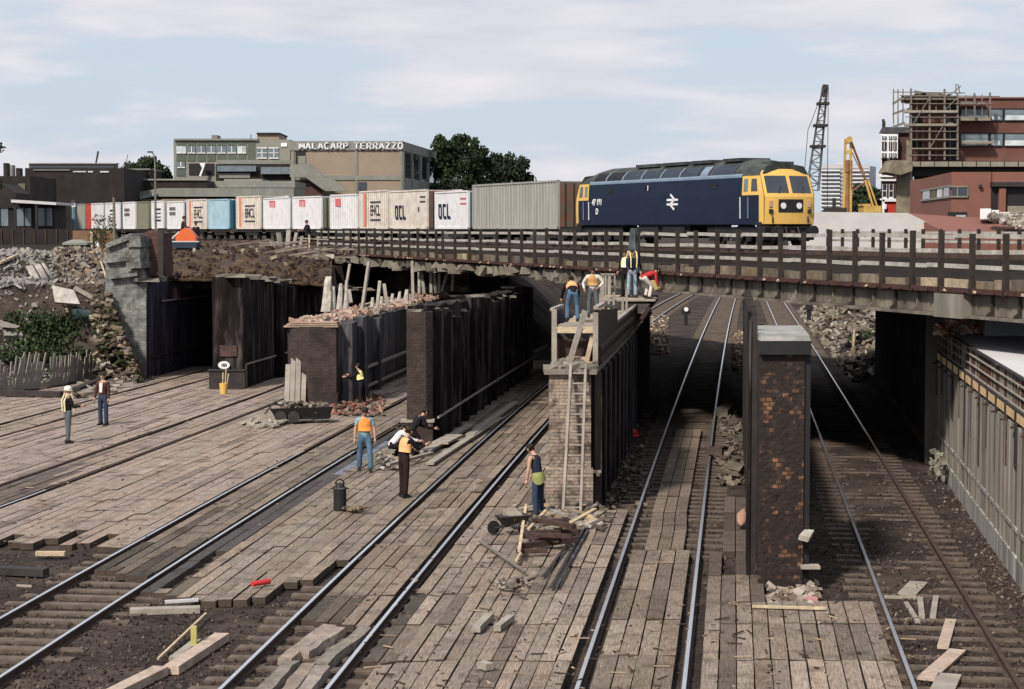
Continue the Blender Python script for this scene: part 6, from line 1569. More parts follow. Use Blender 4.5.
for v, a, b in ((111.5, 904, 958), (124.8, 904, 957), (139.5, 912, 957), (148.5, 912, 957)):
    m = MB(); fbox(m, a, b, v-1.3 if v < 130 else v-.6, v+1.1 if v < 130 else v+.5, Y-1.6, .9); m.build('board_lift', m_greyw if v < 120 else m_sconc, T2, world=True)
for v in (98, 111, 124): 
    m = MB(); a = PY(905, v, Y-1.5); b = PY(895, v+6 if v < 100 else v+3.5, Y+1.5); m.hexa([a, a+Vector((0, 1, 0)), b+Vector((0, 1, 0)), b, a+Vector((0, 0, .18)), a+Vector((0, 1, .18)), b+Vector((0, 1, .18)), b+Vector((0, 0, .18))]); m.build('return_lift', m_sconc, T2, world=True)
for v, a, b in ((92, 893, 965), (95.5, 900, 1000)): m = MB(); m.bar(PY(a, v, Y-1.3), PY(b, v+1, Y-1.3), .07); m.build('ledger', m_steelgal, T2, world=True)
m = MB(); m.bar(PY(914, 91, Y), PY(936, 95, Y), .12); m.bar(PY(915, 94, Y), PY(942, 94, Y), .2); m.bar(PY(950, 95, Y), PY(961, 86, Y), .07); m.bar(PY(956, 94, Y), PY(956, 84, Y), .07); m.bar(PY(960, 94, Y), PY(958, 84, Y), .07); m.build('loose_pole', m_steelgal, T2, world=True)
m = MB(); fbox(m, 960, 985, 101.5, 103.5, Y-1, .8); fbox(m, 960, 992, 117, 120.5, Y-1, .8); fbox(m, 962, 994, 141, 143.5, Y-.9, .6); m.build('board_lift', m_sconc, T2, world=True)
for u in (917, 923, 936, 950, 966, 982):
    m = MB(); m.bar(PY(u, 160 if u < 957 else 122, Y-.7), PY(u, 94+rg.uniform(-3, 3), Y-.7), .07); m.build('standard', m_steelgal, T2, world=True)
for v in (103.5, 117, 131, 155): m = MB(); m.bar(PY(905, v, Y-1.5), PY(958 if v > 120 else 992, v+.3, Y-1.5), .06); m.build('ledger', m_steelgal, T2, world=True)
for a, b in (((913, 124), (929, 99)), ((930, 148), (944, 124)), ((945, 110), (957, 98))): m = MB(); m.bar(PY(*a, Y-1.6), PY(*b, Y-1.6), .06); m.build('brace', m_steelgal, T2, world=True)
for u, v in ((915, 96), (922, 95), (938, 96), (948, 96), (908, 110), (948, 124)): m = MB(); fbox(m, u, u+rg.uniform(3, 7), v-2, v, Y-1.2, .6); m.build('stacked_material', rg.choice((m_sconc, m_dkw, m_greyw)), T2, world=True)
# red brick lower building
Yb = 96; xb = PX(950, Yb); Yd = 109; xd = PX(920, Yd)
ztp = PY(0, 172, Yb).z
T = thing('brick_site_office', 'low new red brick block with a corner ribbon window in front of the scaffolded building', 'building', (xb+3, Yb+3, 4.9))
mb = MB(); mb.prism([(xb, Yb), (PX(1120, Yb), Yb), (PX(1120, Yb), Yb+14), (xd, Yd+3), (xd, Yd)], 4.9, ztp); mb.build('wall', m_brk2, T, world=True)
z0, z1 = PY(0, 196, Yb).z, PY(0, 187, Yb).z
def cside(t, z, o=.05): return (lerp(xb, xd, t)-o*.7, lerp(Yb, Yd, t)-o*.7, z)
for i, (t0, t1) in enumerate(((.05, .22), (.26, .43), (.47, .64), (.68, .93))):
    mb = MB(); mb.hexa([cside(t0, z0), cside(t0, z0, 0), cside(t1, z0, 0), cside(t1, z0), cside(t0, z1), cside(t0, z1, 0), cside(t1, z1, 0), cside(t1, z1)]); mb.build('window', (m_glass, m_win, m_olive, m_glassb)[i], T, world=True)
part('window', m_glass, T, [(952, 967.5, 187.5, 196)], Yb-.05, .06)
part('window_frame', m_bgw, T, [(950.2, 968.5, 186, 187.2), (950.2, 968.5, 196, 197.4), (967.5, 968.6, 186, 197), (957, 958, 187, 196)], Yb-.1, .12)
mb = MB()
for z in (z0-.09, z1+.02): mb.hexa([cside(0, z, .1), cside(0, z, 0), cside(1, z, 0), cside(1, z, .1), cside(0, z+.1, .1), cside(0, z+.1, 0), cside(1, z+.1, 0), cside(1, z+.1, .1)])
mb.build('window_frame', m_bgw, T, world=True)
part('ground_window', m_black, T, [(948, 967, 212, 216)], Yb-.06, .1); part('ground_sill', m_win, T, [(956, 966, 215, 217.5)], Yb-.1, .1)
part('dark_bay', m_black, T, [(992, 1120, 184, 213)], Yb-.05, .1); part('lintel', m_gdark, T, [(992, 1120, 182, 186.5)], Yb-.4, .4); part('brick_column', m_brk2, T, [(999, 1006, 188, 213)], Yb-.3, .3); part('joint', m_gdark, T, [(991, 991.8, 172, 213)], Yb-.08, .1)
part('pale_infill', m_sconc, T, [(1008, 1120, 206, 213)], Yb-.25, .2); part('wall_lamp', m_gdark, T, [(979.5, 982.5, 184.5, 187.5)], Yb-.2, .2)
# ramp walls
Y = 91; m_rampw = M('pale_ramp_concrete', (.50, .48, .47), var=.08, scale=.8, bump=.05, dirt=(.38, .36, .34), dirtamt=.4, dscale=.5)
mb = MB(); mb.slabY([(790, 211.5), (908, 213), (952, 234.5), (960, 255), (790, 255)], Y, .6); o = mb.build('ramp_wall', m_rampw); recentre(o); tag(o, 'long plain pale concrete ramp wall right of the locomotive front', 'wall')
mb = MB(); a = [PY(906, 213, 93), PY(955, 216.5, 93.5), PY(1060, 221, 93.5), PY(1060, 240, 84), PY(952, 235.5, 88)]
i = len(mb.v); mb.v += [tuple(q) for q in a]+[(q.x, q.y+.3, q.z-1.6) for q in a]
mb.face((0, 4, 3, 2, 1)); mb.face((5, 6, 7, 8, 9))
for k in range(5): mb.face((k, (k+1) % 5, 5+(k+1) % 5, 5+k))
o = mb.build('brick_ramp', m_brk2); recentre(o); tag(o, 'sloping red brick apron between pale ramp wall and the low brick block', 'ramp')
T = thing('block_stack', 'stack of white wrapped blocks on the red apron at the right edge', 'block stack', (PX(990, 92), 92, 7))
for a, b, v0, v1 in ((980, 991, 208.5, 219), (985, 999, 210, 220), (998, 1010, 212, 219), (1014, 1020, 213, 219)): part('wrapped_blocks', m_white if a < 1010 else m_pine, T, [(a, b, v0, v1)], 91.5+(a-980)*.03, 1.0)
m = MB()
for k in range(420):
    u = rg.uniform(990, 1050); v = rg.uniform(215, 229)+max(0, (u-1024))*.1
    if v > 216+(u-985)*.33: continue
    p = PY(u, v, 90.5-(v-215)*.25); m.chunk(p, (rg.uniform(.12, .4), .25, .2), rg, col=rg.choice(ccs[:6]+[(1.5, 1.45, 1.4)]))
o = stuff(m.build('rubble_heap', m_rubble)); recentre(o); tag(o, 'builders rubble spread over the red apron at the right edge', 'rubble')
rg = random.Random(77)
# ------------------------------------------------------------------ people
m_skin = M('skin', (.42, .24, .17), var=.08, bump=0, rough=.6)
m_hairb = M('dark_hair', (.018, .013, .01), var=.2, bump=.3)
def cloth(name, col, var=.15): return M(name, col, var=var, scale=6, bump=.25, bscale=10, rough=.9, spec=.1)
c_navy = cloth('navy_cloth', (.02, .026, .05)); c_black = cloth('black_cloth', (.014, .013, .016)); c_orange = cloth('orange_cloth', (.78, .26, .06)); c_salmon = cloth('salmon_orange_cloth', (.80, .36, .16))
c_yellow = cloth('yellow_cloth', (.72, .62, .26)); c_cream = cloth('cream_cloth', (.72, .66, .42)); c_jean = cloth('blue_denim', (.075, .13, .20), .3); c_jeanl = cloth('pale_denim', (.26, .34, .42), .3); c_jeand = cloth('dark_denim', (.03, .042, .075), .2)
c_grey = cloth('grey_cloth', (.09, .10, .11)); c_brown = cloth('brown_cloth', (.06, .032, .024)); c_teal = cloth('teal_shirt', (.20, .32, .33)); c_white = cloth('white_shirt', (.62, .58, .60)); c_red = cloth('red_cloth', (.40, .03, .035)); c_lime = cloth('yellow_green_cloth', (.24, .24, .09)); c_pgrey = cloth('pale_grey_shirt', (.55, .5, .45))
m_helm = M('white_helmet', (.7, .68, .62), var=.05, bump=0, rough=.4)
def dirv(pitch, yaw=0, roll=0):
    """unit vector hanging down, swung forward by pitch (deg) and outwards by roll"""
    p = radians(pitch); r = radians(roll)
    return Vector((sin(r)*cos(p) if abs(r) > 1e-6 else 0, sin(p), -cos(p)*cos(r)))
def person(label, loc, rz, top, trousers, vest=None, h=1.75, lean=0, head=0, headyaw=0, arms=((5, 5, 8), (5, 5, 8)), legs=((0, 0, 4), (0, 0, 4)),
           hair=m_hairb, sleeve='long', helmet=None, shoe=m_black, vestlen=.52, group=None, stand=None, waist=None, drop=None, cat='person', bareL=False):
    k = h/1.75
    T = thing('person', label, cat, loc, rz, group)
    th, sh, ft = .44*k, .43*k, .08*k
    J = {}; feet = []
    hipw = .095*k
    for i, s in enumerate((-1, 1)):
        a, b, o = legs[i]
        d1 = Vector((s*sin(radians(o)), sin(radians(a)), -cos(radians(a)))).normalized(); kn = Vector((s*hipw, 0, 0))+d1*th
        d2 = Vector((s*sin(radians(o))*.4, sin(radians(a-b)), -cos(radians(a-b)))).normalized(); an = kn+d2*sh
        feet.append((kn, an))
    low = min(an.z for kn, an in feet)-.07*k
    pel = Vector((0, 0, -low))
    L = radians(lean); sp = Vector((0, sin(L), cos(L))); fw = Vector((0, cos(L), -sin(L)))
    chest = pel+sp*.30*k; neck = pel+sp*.52*k; shl = pel+sp*.475*k
    L2 = radians(lean*.5+head); hd = Vector((sin(radians(headyaw))*.15*sin(L2), sin(L2), cos(L2))).normalized()
    headc = neck+hd*.17*k
    # body: one continuous skinned surface
    V = []; E = []; R = []
    def v(p, r): V.append(p); R.append(r); return len(V)-1
    def e(a, b): E.append((a, b))
    p0 = v(pel, (.10*k, .08*k)); c1 = v(pel+sp*.16*k, (.10*k, .075*k)); c2 = v(chest, (.12*k, .08*k)); c3 = v(shl-sp*.02*k, (.09*k, .06*k)); n0 = v(neck, (.055*k, .055*k)); n1 = v(neck+hd*.06*k, (.052*k, .055*k))
    e(p0, c1); e(c1, c2); e(c2, c3); e(c3, n0); e(n0, n1)
    h1 = v(neck+hd*.115*k+Vector((0, .015, 0)), (.068*k, .075*k)); h2 = v(headc+hd*.02*k, (.078*k, .095*k)); h3 = v(headc+hd*.085*k, (.06*k, .075*k)); e(n1, h1); e(h1, h2); e(h2, h3)
    armP = []
    for i, s in enumerate((-1, 1)):
        a, b, o = arms[i][:3]
        S = shl+Vector((s*.185*k, 0, 0))-sp*.01
        ar = radians(a); orr = radians(o)
        d1 = Vector((s*sin(orr), sin(ar)*cos(orr), -cos(ar)*cos(orr))).normalized()
        el = S+d1*.29*k
        br = radians(a+b); oi = radians(o*.2) if len(arms[i]) == 3 else radians(arms[i][3])
        d2 = Vector((s*sin(oi), sin(br)*cos(oi), -cos(br)*cos(oi))).normalized()
        wr = el+d2*.25*k; armP.append((S, el, wr, d2))
        a0 = v(S, (.058*k, .058*k)); a1 = v(el, (.042*k, .042*k)); a2 = v(wr, (.028*k, .032*k)); e(c3, a0); e(a0, a1); e(a1, a2)
    legP = []
    for i, s in enumerate((-1, 1)):
        kn, an = feet[i]; kn = kn+pel; an = an+pel; H = pel+Vector((s*hipw, 0, -.04*k)); legP.append((H, kn, an))
        b0 = v(H, (.07*k, .07*k)); b1 = v(kn, (.048*k, .05*k)); b2 = v(an, (.032*k, .034*k)); b3 = v(an+Vector((0, .09*k, -.035*k)), (.026*k, .018*k)); e(p0, b0); e(b0, b1); e(b1, b2); e(b2, b3)
    def skin(V, E, R, name, mat, extra=None, root=0):
        me = bpy.data.meshes.new(name); me.from_pydata([tuple(q) for q in V], E, []); o = bpy.data.objects.new(name, me); COL.objects.link(o)
        md = o.modifiers.new('s', 'SKIN'); sv = me.skin_vertices[0].data
        for i, r in enumerate(R): sv[i].radius = r; sv[i].use_root = (i == root)
        md.use_smooth_shade = True
        sb = o.modifiers.new('u', 'SUBSURF'); sb.levels = 1; sb.render_levels = 1
        dg = bpy.context.evaluated_depsgraph_get(); dg.update(); m2 = bpy.data.meshes.new_from_object(o.evaluated_get(dg)); m2.name = name
        bpy.data.objects.remove(o); m2.materials.clear()
        bm = bmesh.new(); bm.from_mesh(m2)
        if extra: extra(bm)
        bm.to_mesh(m2); bm.free()
        for mm in (mat if isinstance(mat, list) else [mat]): m2.materials.append(mm)
        for pgn in m2.polygons: pgn.use_smooth = True
        ob = bpy.data.objects.new(name, m2); COL.objects.link(ob); ob.parent = T
        return ob
    def extra(bm):
        def add(mb, mi=0):
            vs = [bm.verts.new(q) for q in mb.v]
            for f in mb.f:
                try: fc = bm.faces.new([vs[i] for i in f]); fc.material_index = mi
                except ValueError: pass
        side = Vector((1, 0, 0)); up = hd; front = side.cross(up)*-1
        yw = Matrix.Rotation(radians(-headyaw), 3, up); front = yw @ Vector((0, up.z, -up.y)); side = yw @ side
        m = MB(); c = headc
        m.loft([[c+front*.085*k+side*.016*k*a-up*.035*k*b_ for a, b_ in ((-1, 1), (1, 1), (.6, -.7), (-.6, -.7))], [c+front*.112*k+side*.006*k*a-up*(.02+.012*b_)*k for a, b_ in ((-1, 1), (1, 1), (.6, -.7), (-.6, -.7))]])
        for s in (-1, 1): m.box(c+side*s*.082*k-up*.01*k, (.02*k, .035*k, .05*k))
        add(m)
        m = MB()
        for s in (-1, 1): m.box(c+front*.088*k+side*s*.032*k+up*.012*k, (.022*k, .012*k, .01*k))
        m.box(c+front*.088*k-up*.062*k, (.042*k, .01*k, .008*k)); add(m, 1)
        for s, (S, el, wr, d2) in zip((-1, 1), armP):
            m = MB(); ax = d2; lat = Vector((0, 1, 0))-ax*ax.y
            if lat.length < .2: lat = Vector((0, 0, 1))-ax*ax.z
            lat.normalize(); nr = ax.cross(lat)
            m.tube([wr-ax*.01, wr+ax*.05*k, wr+ax*.09*k], [.028*k, .036*k, .03*k], 6)
            for f, (o, ln) in enumerate(((-.027, .075), (-.009, .088), (.009, .082), (.026, .062))):
                b0 = wr+ax*.08*k+lat*o*k; m.tube([b0, b0+ax*ln*.55*k-nr*s*.008, b0+ax*ln*k-nr*s*.022*k], [.0095*k, .009*k, .007*k], 5)
            b0 = wr+ax*.03*k+lat*.03*k; m.tube([b0, b0+(ax*.6+lat*.7)*.035*k, b0+(ax*.9+lat*.45)*.062*k], [.012*k, .01*k, .008*k], 5)
            add(m)
    skin(V, E, R, 'body', [m_skin, m_hairb], extra)
    # shirt
    V2 = []; E2 = []; R2 = []
    def w(p, r): V2.append(p); R2.append(r); return len(V2)-1
    q0 = w(pel-sp*.11*k, (.152*k, .12*k)); q1 = w(pel+sp*.14*k, (.145*k, .112*k)); q2 = w(chest, (.162*k, .12*k)); q3 = w(shl+sp*.012, (.15*k, .108*k)); q4 = w(neck+sp*.0, (.078*k, .075*k))
    E2 += [(q0, q1), (q1, q2), (q2, q3), (q3, q4)]
    for (S, el, wr, d2) in armP:
        if sleeve == 'none': continue
        a0 = w(S, (.072*k, .07*k)); E2.append((q3, a0))
        if sleeve == 'short': a1 = w(S.lerp(el, .75), (.062*k, .062*k)); E2.append((a0, a1))
        else: a1 = w(el, (.056*k, .056*k)); a2 = w(wr-d2*.01, (.042*k, .044*k)); E2 += [(a0, a1), (a1, a2)]
    skin(V2, E2, R2, 'top', top)
    V3 = []; E3 = []; R3 = []
    def u(p, r): V3.append(p); R3.append(r); return len(V3)-1
    z0 = u(pel+sp*.14*k, (.14*k, .105*k)); z1 = u(pel-Vector((0, 0, .02*k)), (.15*k, .12*k)); E3.append((z0, z1))
    for (H, kn, an) in legP:
        a0 = u(H, (.1*k, .102*k)); a1 = u(kn, (.075*k, .078*k)); a2 = u(an-Vector((0, 0, .02)), (.068*k, .078*k)); E3 += [(z1, a0), (a0, a1), (a1, a2)]
    skin(V3, E3, R3, 'trousers', trousers)
    for (H, kn, an) in legP:
        m = MB(); b_ = an+Vector((0, -.04*k, -.02*k)); m.loft([[b_+Vector((x*.05*k, y_, z_)) for x, z_ in ((-1, -.045*k), (1, -.045*k), (.8, hh), (-.8, hh))] for y_, hh in ((-.04*k, .05*k), (.08*k, .05*k), (.17*k, -.005*k), (.22*k, -.02*k))]); m.build('boot', shoe, T)
    if vest:
        m = MB(); n = 14; rings = []
        for t, rx, ry in ((.02 if vestlen > .5 else .16, .178, .142), (.16, .172, .136), (.30, .188, .146), (.42, .185, .135), (.50, .135, .105), (.515, .085, .085)):
            c = pel+sp*t*k; rings.append([c+Vector((cos(2*pi*j/n)*rx*k, 0, 0))+fw*sin(2*pi*j/n)*ry*k for j in range(n)])
        m.loft(rings, cap=False); vo = m.build('vest', vest, T, smooth=True)
    if waist:
        m = MB(); n = 14; rings = []
        for t, rx in ((-.14, .185), (-.04, .19), (.06, .17), (.1, .155)): 
            c = pel+sp*t*k; rings.append([c+Vector((cos(2*pi*j/n)*rx*k, 0, (-.05*k*sin(4*pi*j/n) if t < -.1 else 0)))+fw*sin(2*pi*j/n)*rx*.8*k for j in range(n)])
        m.loft(rings, cap=False); m.build('tied_jacket', waist, T, smooth=True)
    # hair / helmet
    side = Vector((1, 0, 0)); yw = Matrix.Rotation(radians(-headyaw), 3, hd); front = yw @ Vector((0, hd.z, -hd.y)); side = yw @ side
    m = MB(); n = 12; rings = []
    hr = 1.0 if not helmet else 1.18
    for a, z in ((1.0, -.02), (1.03, .03), (.95, .07), (.7, .105), (.25, .122)):
        rings.append([headc+hd*(z*k*(1.15 if helmet else 1)+(.015 if helmet else 0))+side*cos(2*pi*j/n)*.088*hr*a*k+front*(sin(2*pi*j/n)*.1*hr*a-.014)*k+hd*(.04*k if (not helmet and z < 0 and sin(2*pi*j/n) > .3) else 0) for j in range(n)])
    m.loft(rings); 
    if not helmet:
        rr_ = []
        for z, a in ((-.07, .75), (-.02, 1.0)): rr_.append([headc+hd*z*k+side*cos(2*pi*j/n)*.086*a*k+front*(-abs(sin(2*pi*j/n))*.098*a-.012)*k for j in range(n)])
        m.loft(rr_)
    else:
        m.loft([[headc+hd*.005*k+side*cos(2*pi*j/n)*.12*k+front*(sin(2*pi*j/n)*.14+.015)*k for j in range(n)], [headc+hd*.02*k+side*cos(2*pi*j/n)*.115*k+front*(sin(2*pi*j/n)*.13+.01)*k for j in range(n)]])
    m.build('helmet' if helmet else 'hair', helmet or hair, T, smooth=True)
    return T
import bmesh
def ground_at(u, v, z=-.015):
    x, y = G(u, v, z); return (x, y, z)
FACE = 0   # rz = pi -> facing the camera, 0 -> facing away
person('man in white helmet and yellow edged dark vest standing on the planks at the left', ground_at(68.5, 443), radians(-60), c_black, c_grey, h=1.72, arms=((20, 70, 6), (20, 75, 6)), legs=((2, 2, 2), (-3, 2, 2)), helmet=m_helm, head=5)
bpy.data.objects['person']  # first person exists
T = [o for o in COL.objects if o.name.startswith('person')][-1]
m = MB(); 
for s in (-1, 1): m.loft([[Vector((s*.12+dx, y, z)) for dx, y, z in ((-.03, -.155, .95), (.03, -.155, .95), (.03, -.15, 1.4), (-.03, -.15, 1.4))], [Vector((s*.12+dx, y, z)) for dx, y, z in ((-.03, .165, .95), (.03, .165, .95), (.03, .15, 1.4), (-.03, .15, 1.4))]])
m = MB()
for s in (-1, 1):
    pts = [(s*.13, -.13, .98), (s*.13, -.15, 1.3), (s*.13, -.06, 1.5), (s*.12, .08, 1.48), (s*.11, .15, 1.3), (s*.1, .15, .98)]
    m.tube(pts, .024, 6)
m.build('yellow_braces', c_cream, T)
person('man in brown jacket with pale shirt front standing right of the helmeted man', ground_at(103.5, 425), radians(160), c_brown, c_jeand, h=1.76, arms=((4, 8, 10), (6, 12, 12)), legs=((3, 3, 3), (-2, 3, 4)), headyaw=-15)
T = [o for o in COL.objects if o.name.startswith('person')][-1]
m = MB(); m.loft([[(-.05, .135, 1.1), (.05, .135, 1.1), (.05, .145, 1.1), (-.05, .145, 1.1)], [(-.07, .12, 1.42), (.07, .12, 1.42), (.05, .14, 1.42), (-.05, .14, 1.42)]]); m.build('shirt_front', c_white, T)
person('man in teal shirt, jeans and orange vest walking towards the camera with his head down', ground_at(365, 471), pi+.1, c_teal, c_jean, vest=c_orange, h=1.78, lean=3, head=28, arms=((2, 8, 14), (2, 8, 14)), legs=((14, 10, 5), (-8, 6, 5)), sleeve='short', vestlen=.4)
person('man in dark clothes and orange vest standing beside the near left rail, head bent', ground_at(404, 497), radians(-50), c_black, cloth('dark_brown_cloth', (.022, .014, .013)), vest=c_salmon, h=1.75, lean=10, head=30, arms=((30, 50, 6), (40, 70, 5)), legs=((4, 4, 2), (-2, 4, 2)), vestlen=.4)
person('crouching man in white shirt with dark trousers beside the tall pier', ground_at(391, 460), radians(-70), c_white, c_black, h=1.7, lean=45, head=20, arms=((55, 20, 8), (50, 30, 8)), legs=((95, 130, 10), (80, 125, 8)))
person('man in black bending at the foot of the tall pier, his pale face turned down', (*G(411, 456), -.015), radians(-60), c_black, c_black, h=1.72, lean=42, head=30, arms=((25, 55, 8), (20, 60, 8)), legs=((50, 75, 6), (40, 70, 6)))
person('man in navy vest by the ladder, yellow green jacket tied round his waist', ground_at(538, 517), radians(55), c_navy, c_jeand, h=1.72, lean=12, head=36, headyaw=10, arms=((0, 10, 12), (12, 30, 10)), legs=((-2, 4, 6), (6, 4, 12)), sleeve='none', waist=c_lime)
q = G(361, 405); person('man in dark clothes and yellow vest working at the side of the low pier', (q[0], q[1]+.2, -.1), radians(75), c_black, c_black, vest=c_yellow, h=1.65, lean=12, head=8, arms=((50, 40, 5), (60, 30, 5)), legs=((0, 5, 4), (-6, 4, 4)), vestlen=.4)
# men on the pier top
DZ = 4.31
def on_pier(u, v): x, y = G(u, v, DZ); return (x, y, DZ)
person('man in salmon orange vest bending over inside the timber staging', (PX(573, 52.5), 52.5, 3.87), radians(5), c_black, c_jean, vest=c_salmon, h=1.6, lean=62, head=5, arms=((25, 10, 16), (25, 10, 10)), legs=((18, 24, 7), (10, 16, 6)), vestlen=.4)
person('man in pale shirt and tan orange vest with hands on hips on the staging', (PX(593, 55.5), 55.5, 3.87), pi-.15, c_pgrey, c_grey, vest=cloth('tan_orange_cloth', (.42, .24, .09)), h=1.52, lean=4, head=22, arms=((-5, 50, 38, -35), (-5, 35, 34, -15)), legs=((4, 4, 5), (-2, 4, 5)), vestlen=.4)
yq = 61.6; DZ = 4.23
person('man in cream vest and black trousers standing behind on the pier near the fence', (PX(625.5, yq+.4), yq+.4, DZ), radians(150), c_black, c_black, vest=c_cream, h=1.58, head=10, arms=((10, 20, 6), (10, 30, 4)), vestlen=.4, legs=((0, 2, 2), (0, 2, 2)))
person('man in navy jumper with yellow straps and pale jeans near the bridge fence', (PX(632, yq-.3), yq-.3, DZ), radians(200), c_navy, c_jeanl, h=1.6, head=6, arms=((12, 30, 7), (15, 40, 8)), legs=((3, 2, 4), (-2, 2, 4)))
T = [o for o in COL.objects if o.name.startswith('person')][-1]
m = MB()
for s in (-1, 1): m.tube([(s*.13, -.13, 1.0), (s*.13, -.15, 1.3), (s*.13, -.06, 1.53), (s*.12, .09, 1.5), (s*.11, .16, 1.3), (s*.1, .15, 1.0)], .022, 6)
m.build('yellow_straps', c_yellow, T)
person('man in red top and pale grey trousers bent double over the pier edge', (PX(643, 60.8), 60.8, 4.2), radians(-60), c_red, c_pgrey, h=1.55, lean=72, head=30, arms=((5, 20, 8), (0, 25, 8)), legs=((48, 62, 6), (40, 55, 6)))
T = [o for o in COL.objects if o.name.startswith('person')][-1]
m = MB(); m.loft([[(-.12, .40, .2), (.12, .35, .3), (.12, .5, .3), (-.12, .5, .3)], [(-.14, .25, .6), (.14, .25, .6), (.14, .45, .62), (-.14, .45, .62)]]); m.build('yellow_sleeve', c_yellow, T)
# men far off on the embankment
q = PY(181, 240, 97); person('dark figure standing beside the orange dumper on the earth mound', (q.x, 97.4, 5.55), radians(-80), c_brown, c_black, h=1.65, lean=8, head=10, arms=((30, 40, 6), (30, 40, 6)))
q = PY(191, 240, 97); person('dark haired figure behind the orange hood of the dumper', (q.x, 98.6, 5.3), radians(150), c_black, c_black, h=1.6, head=10)
q = PY(309, 240, 104); person('man in black leaning on the pale post at the end of the bridge fence', (q.x, 104, 5.35), radians(120), c_black, c_black, h=1.68, lean=12, head=8, arms=((30, 60, 20), (25, 60, 15)), legs=((10, 14, 6), (-4, 4, 6)))

# ------------------------------------------------------------------ orange dumper on the mound
Yd_ = 96; q = PX(187, Yd_); Yd_ = 93.5; q = PX(187, Yd_); T = thing('site_dumper', 'small dumper with a rounded orange hood and dark blue skip on the earth mound', 'dumper', (q, Yd_, 5.5), 0); T.scale = (.82, .82, .85)
m_doo = M('orange_paint', (.62, .12, .035), var=.1, bump=0, rough=.5); m_dbl = M('dark_blue_paint', (.02, .035, .06), var=.2, bump=0)
m = MB(); n = 12; pr = [(-.62, 0)]+[(-.62+1.24*t, .95*math.sin(pi*min(1, max(0, .12+.76*t)))) for t in [i/10 for i in range(11)]]+[(.62, 0)]
m.loft([[(x, y_, .42+z*.85) for x, z in pr] for y_ in (-.3, .5)]); m.build('hood', m_doo, T)
m = MB(); m.loft([[(-.75, -.75, .05), (.7, -.75, .05), (.8, -.75, .42), (-.8, -.75, .42)], [(-.7, .6, .0), (.65, .6, .0), (.8, .6, .45), (-.8, .6, .45)]]); m.bx(-.82, .9, -.8, -.7, .4, .47, 1); m.build('skip', [m_dbl, m_concl], T)
for x, y_ in ((-.6, -.5), (.55, -.5), (-.6, .6), (.55, .6)): m = MB(); m.tube([(x-.1, y_, .0), (x+.1, y_, .0)], .3, 12); m.build('wheel', m_black, T)
m = MB(); m.tube([(-1.35, -.3, .1), (-.5, .2, 1.0)], .05, 6); m.build('draw_bar', m_concl, T)
# tarpaulin on the fence
t = t_at(638); p = BP(t, -.1, 5.0); m = MB(); rings = []
for z, w, sh in ((0, .34, .1), (.4, .36, .05), (.8, .27, .0), (1.1, .2, -.05), (1.35, .17, 0), (1.55, .06, .05)): rings.append([BP(t+sh+cos(2*pi*k/12)*w*(1-.35*(k % 2)), -.17+sin(2*pi*k/12)*.14*(1-.4*(k % 2)), 4.98+z+(.12*(k % 3) if z == 0 else 0)) for k in range(12)])
m.loft(rings); o = m.build('tarpaulin', M('grey_green_tarpaulin', (.06, .08, .085), var=.5, scale=5, bump=.5)); recentre(o); tag(o, 'dark grey green tarpaulin bundle hung on the fence behind the two standing men', 'tarpaulin')

# ------------------------------------------------------------------ things on the deck
def Gz(u, v, z=0.0): q = G(u, v, z); return Vector((q[0], q[1], z))
q = Gz(340, 510); T = thing('metal_drum', 'small black drum with a rim and handle standing on the planks', 'drum', tuple(q))
m = MB(); m.tube([(0, 0, 0), (0, 0, .5)], [.15, .15], 16); m.build('shell', m_black, T); m = MB(); m.tube([(0, 0, .5), (0, 0, .53)], [.165, .165], 16); m.bx(-.21, .21, -.02, .02, .49, .52); m.build('rim', m_sootb, T)
m = MB(); m.tube([(0, 0, .53), (0, 0, .62)], [.12, .09], 12); m.tube([(.1*cos(a), 0, .6+.12*sin(a)) for a in [pi*k/6 for k in range(7)]], .02, 5); m.build('lid', m_black, T)
q = Gz(355, 511); m = MB()
for k in range(22): m.chunk(q+Vector((rg.gauss(0, .13), rg.gauss(0, .1), .04+.04*rg.random())), (.12, .09, .06), rg, col=(.6, .5, .42))
o = stuff(m.build('rag_heap', m_rubble)); recentre(o); tag(o, 'small brown heap of rags right of the black drum', 'rags')
# tipped barrow / cart of rubble
q = Gz(300, 422); T = thing('rubble_cart', 'black tipping cart piled with broken rubble left of the low pier nose', 'cart', tuple(q))
m = MB(); m.loft([[(-.75, -.4, .15), (1.0, -.2, .15), (1.0, -.1, .15), (-.75, -.3, .15)], [(-.95, -.55, .5), (1.15, -.35, .55), (1.15, -.25, .55), (-.95, -.45, .5)]]); m.loft([[(-.75, -.4, .12), (1.0, -.2, .12), (1.0, .5, .12), (-.75, .4, .12)], [(-.78, -.42, .2), (1.02, -.22, .2), (1.02, .52, .2), (-.78, .42, .2)]]); m.build('tray', m_black, T)
for x in (-.6, -.15): m = MB(); m.tube([(x, -.5, .22), (x, -.42, .22)], .2, 14); m.build('wheel', m_gdark, T)
m = MB(); m.tube([(-1.15, -.3, .3), (-.9, -.3, .62), (-.5, -.2, .6)], .03, 5); m.build('handle', m_sootb, T)
m = MB()
for k in range(110): m.chunk((rg.uniform(-.7, .95), rg.uniform(-.25, .45), .3+.35*rg.random()), (rg.uniform(.12, .3), .12, .1), rg, col=rg.choice(ccs))
stuff(m.build('rubble_load', m_rubble, T))
q = Gz(264, 426); m = MB()
for k in range(30): m.chunk(q+Vector((rg.gauss(0, .3), rg.gauss(0, .3), .05+.08*rg.random())), (.4, .25, .1), rg, col=rg.choice(ccs[:3]))
o = stuff(m.build('sack_heap', m_rubble)); recentre(o); tag(o, 'flat heap of broken boards left of the rubble cart', 'debris')
q = Gz(330, 405); m = MB()
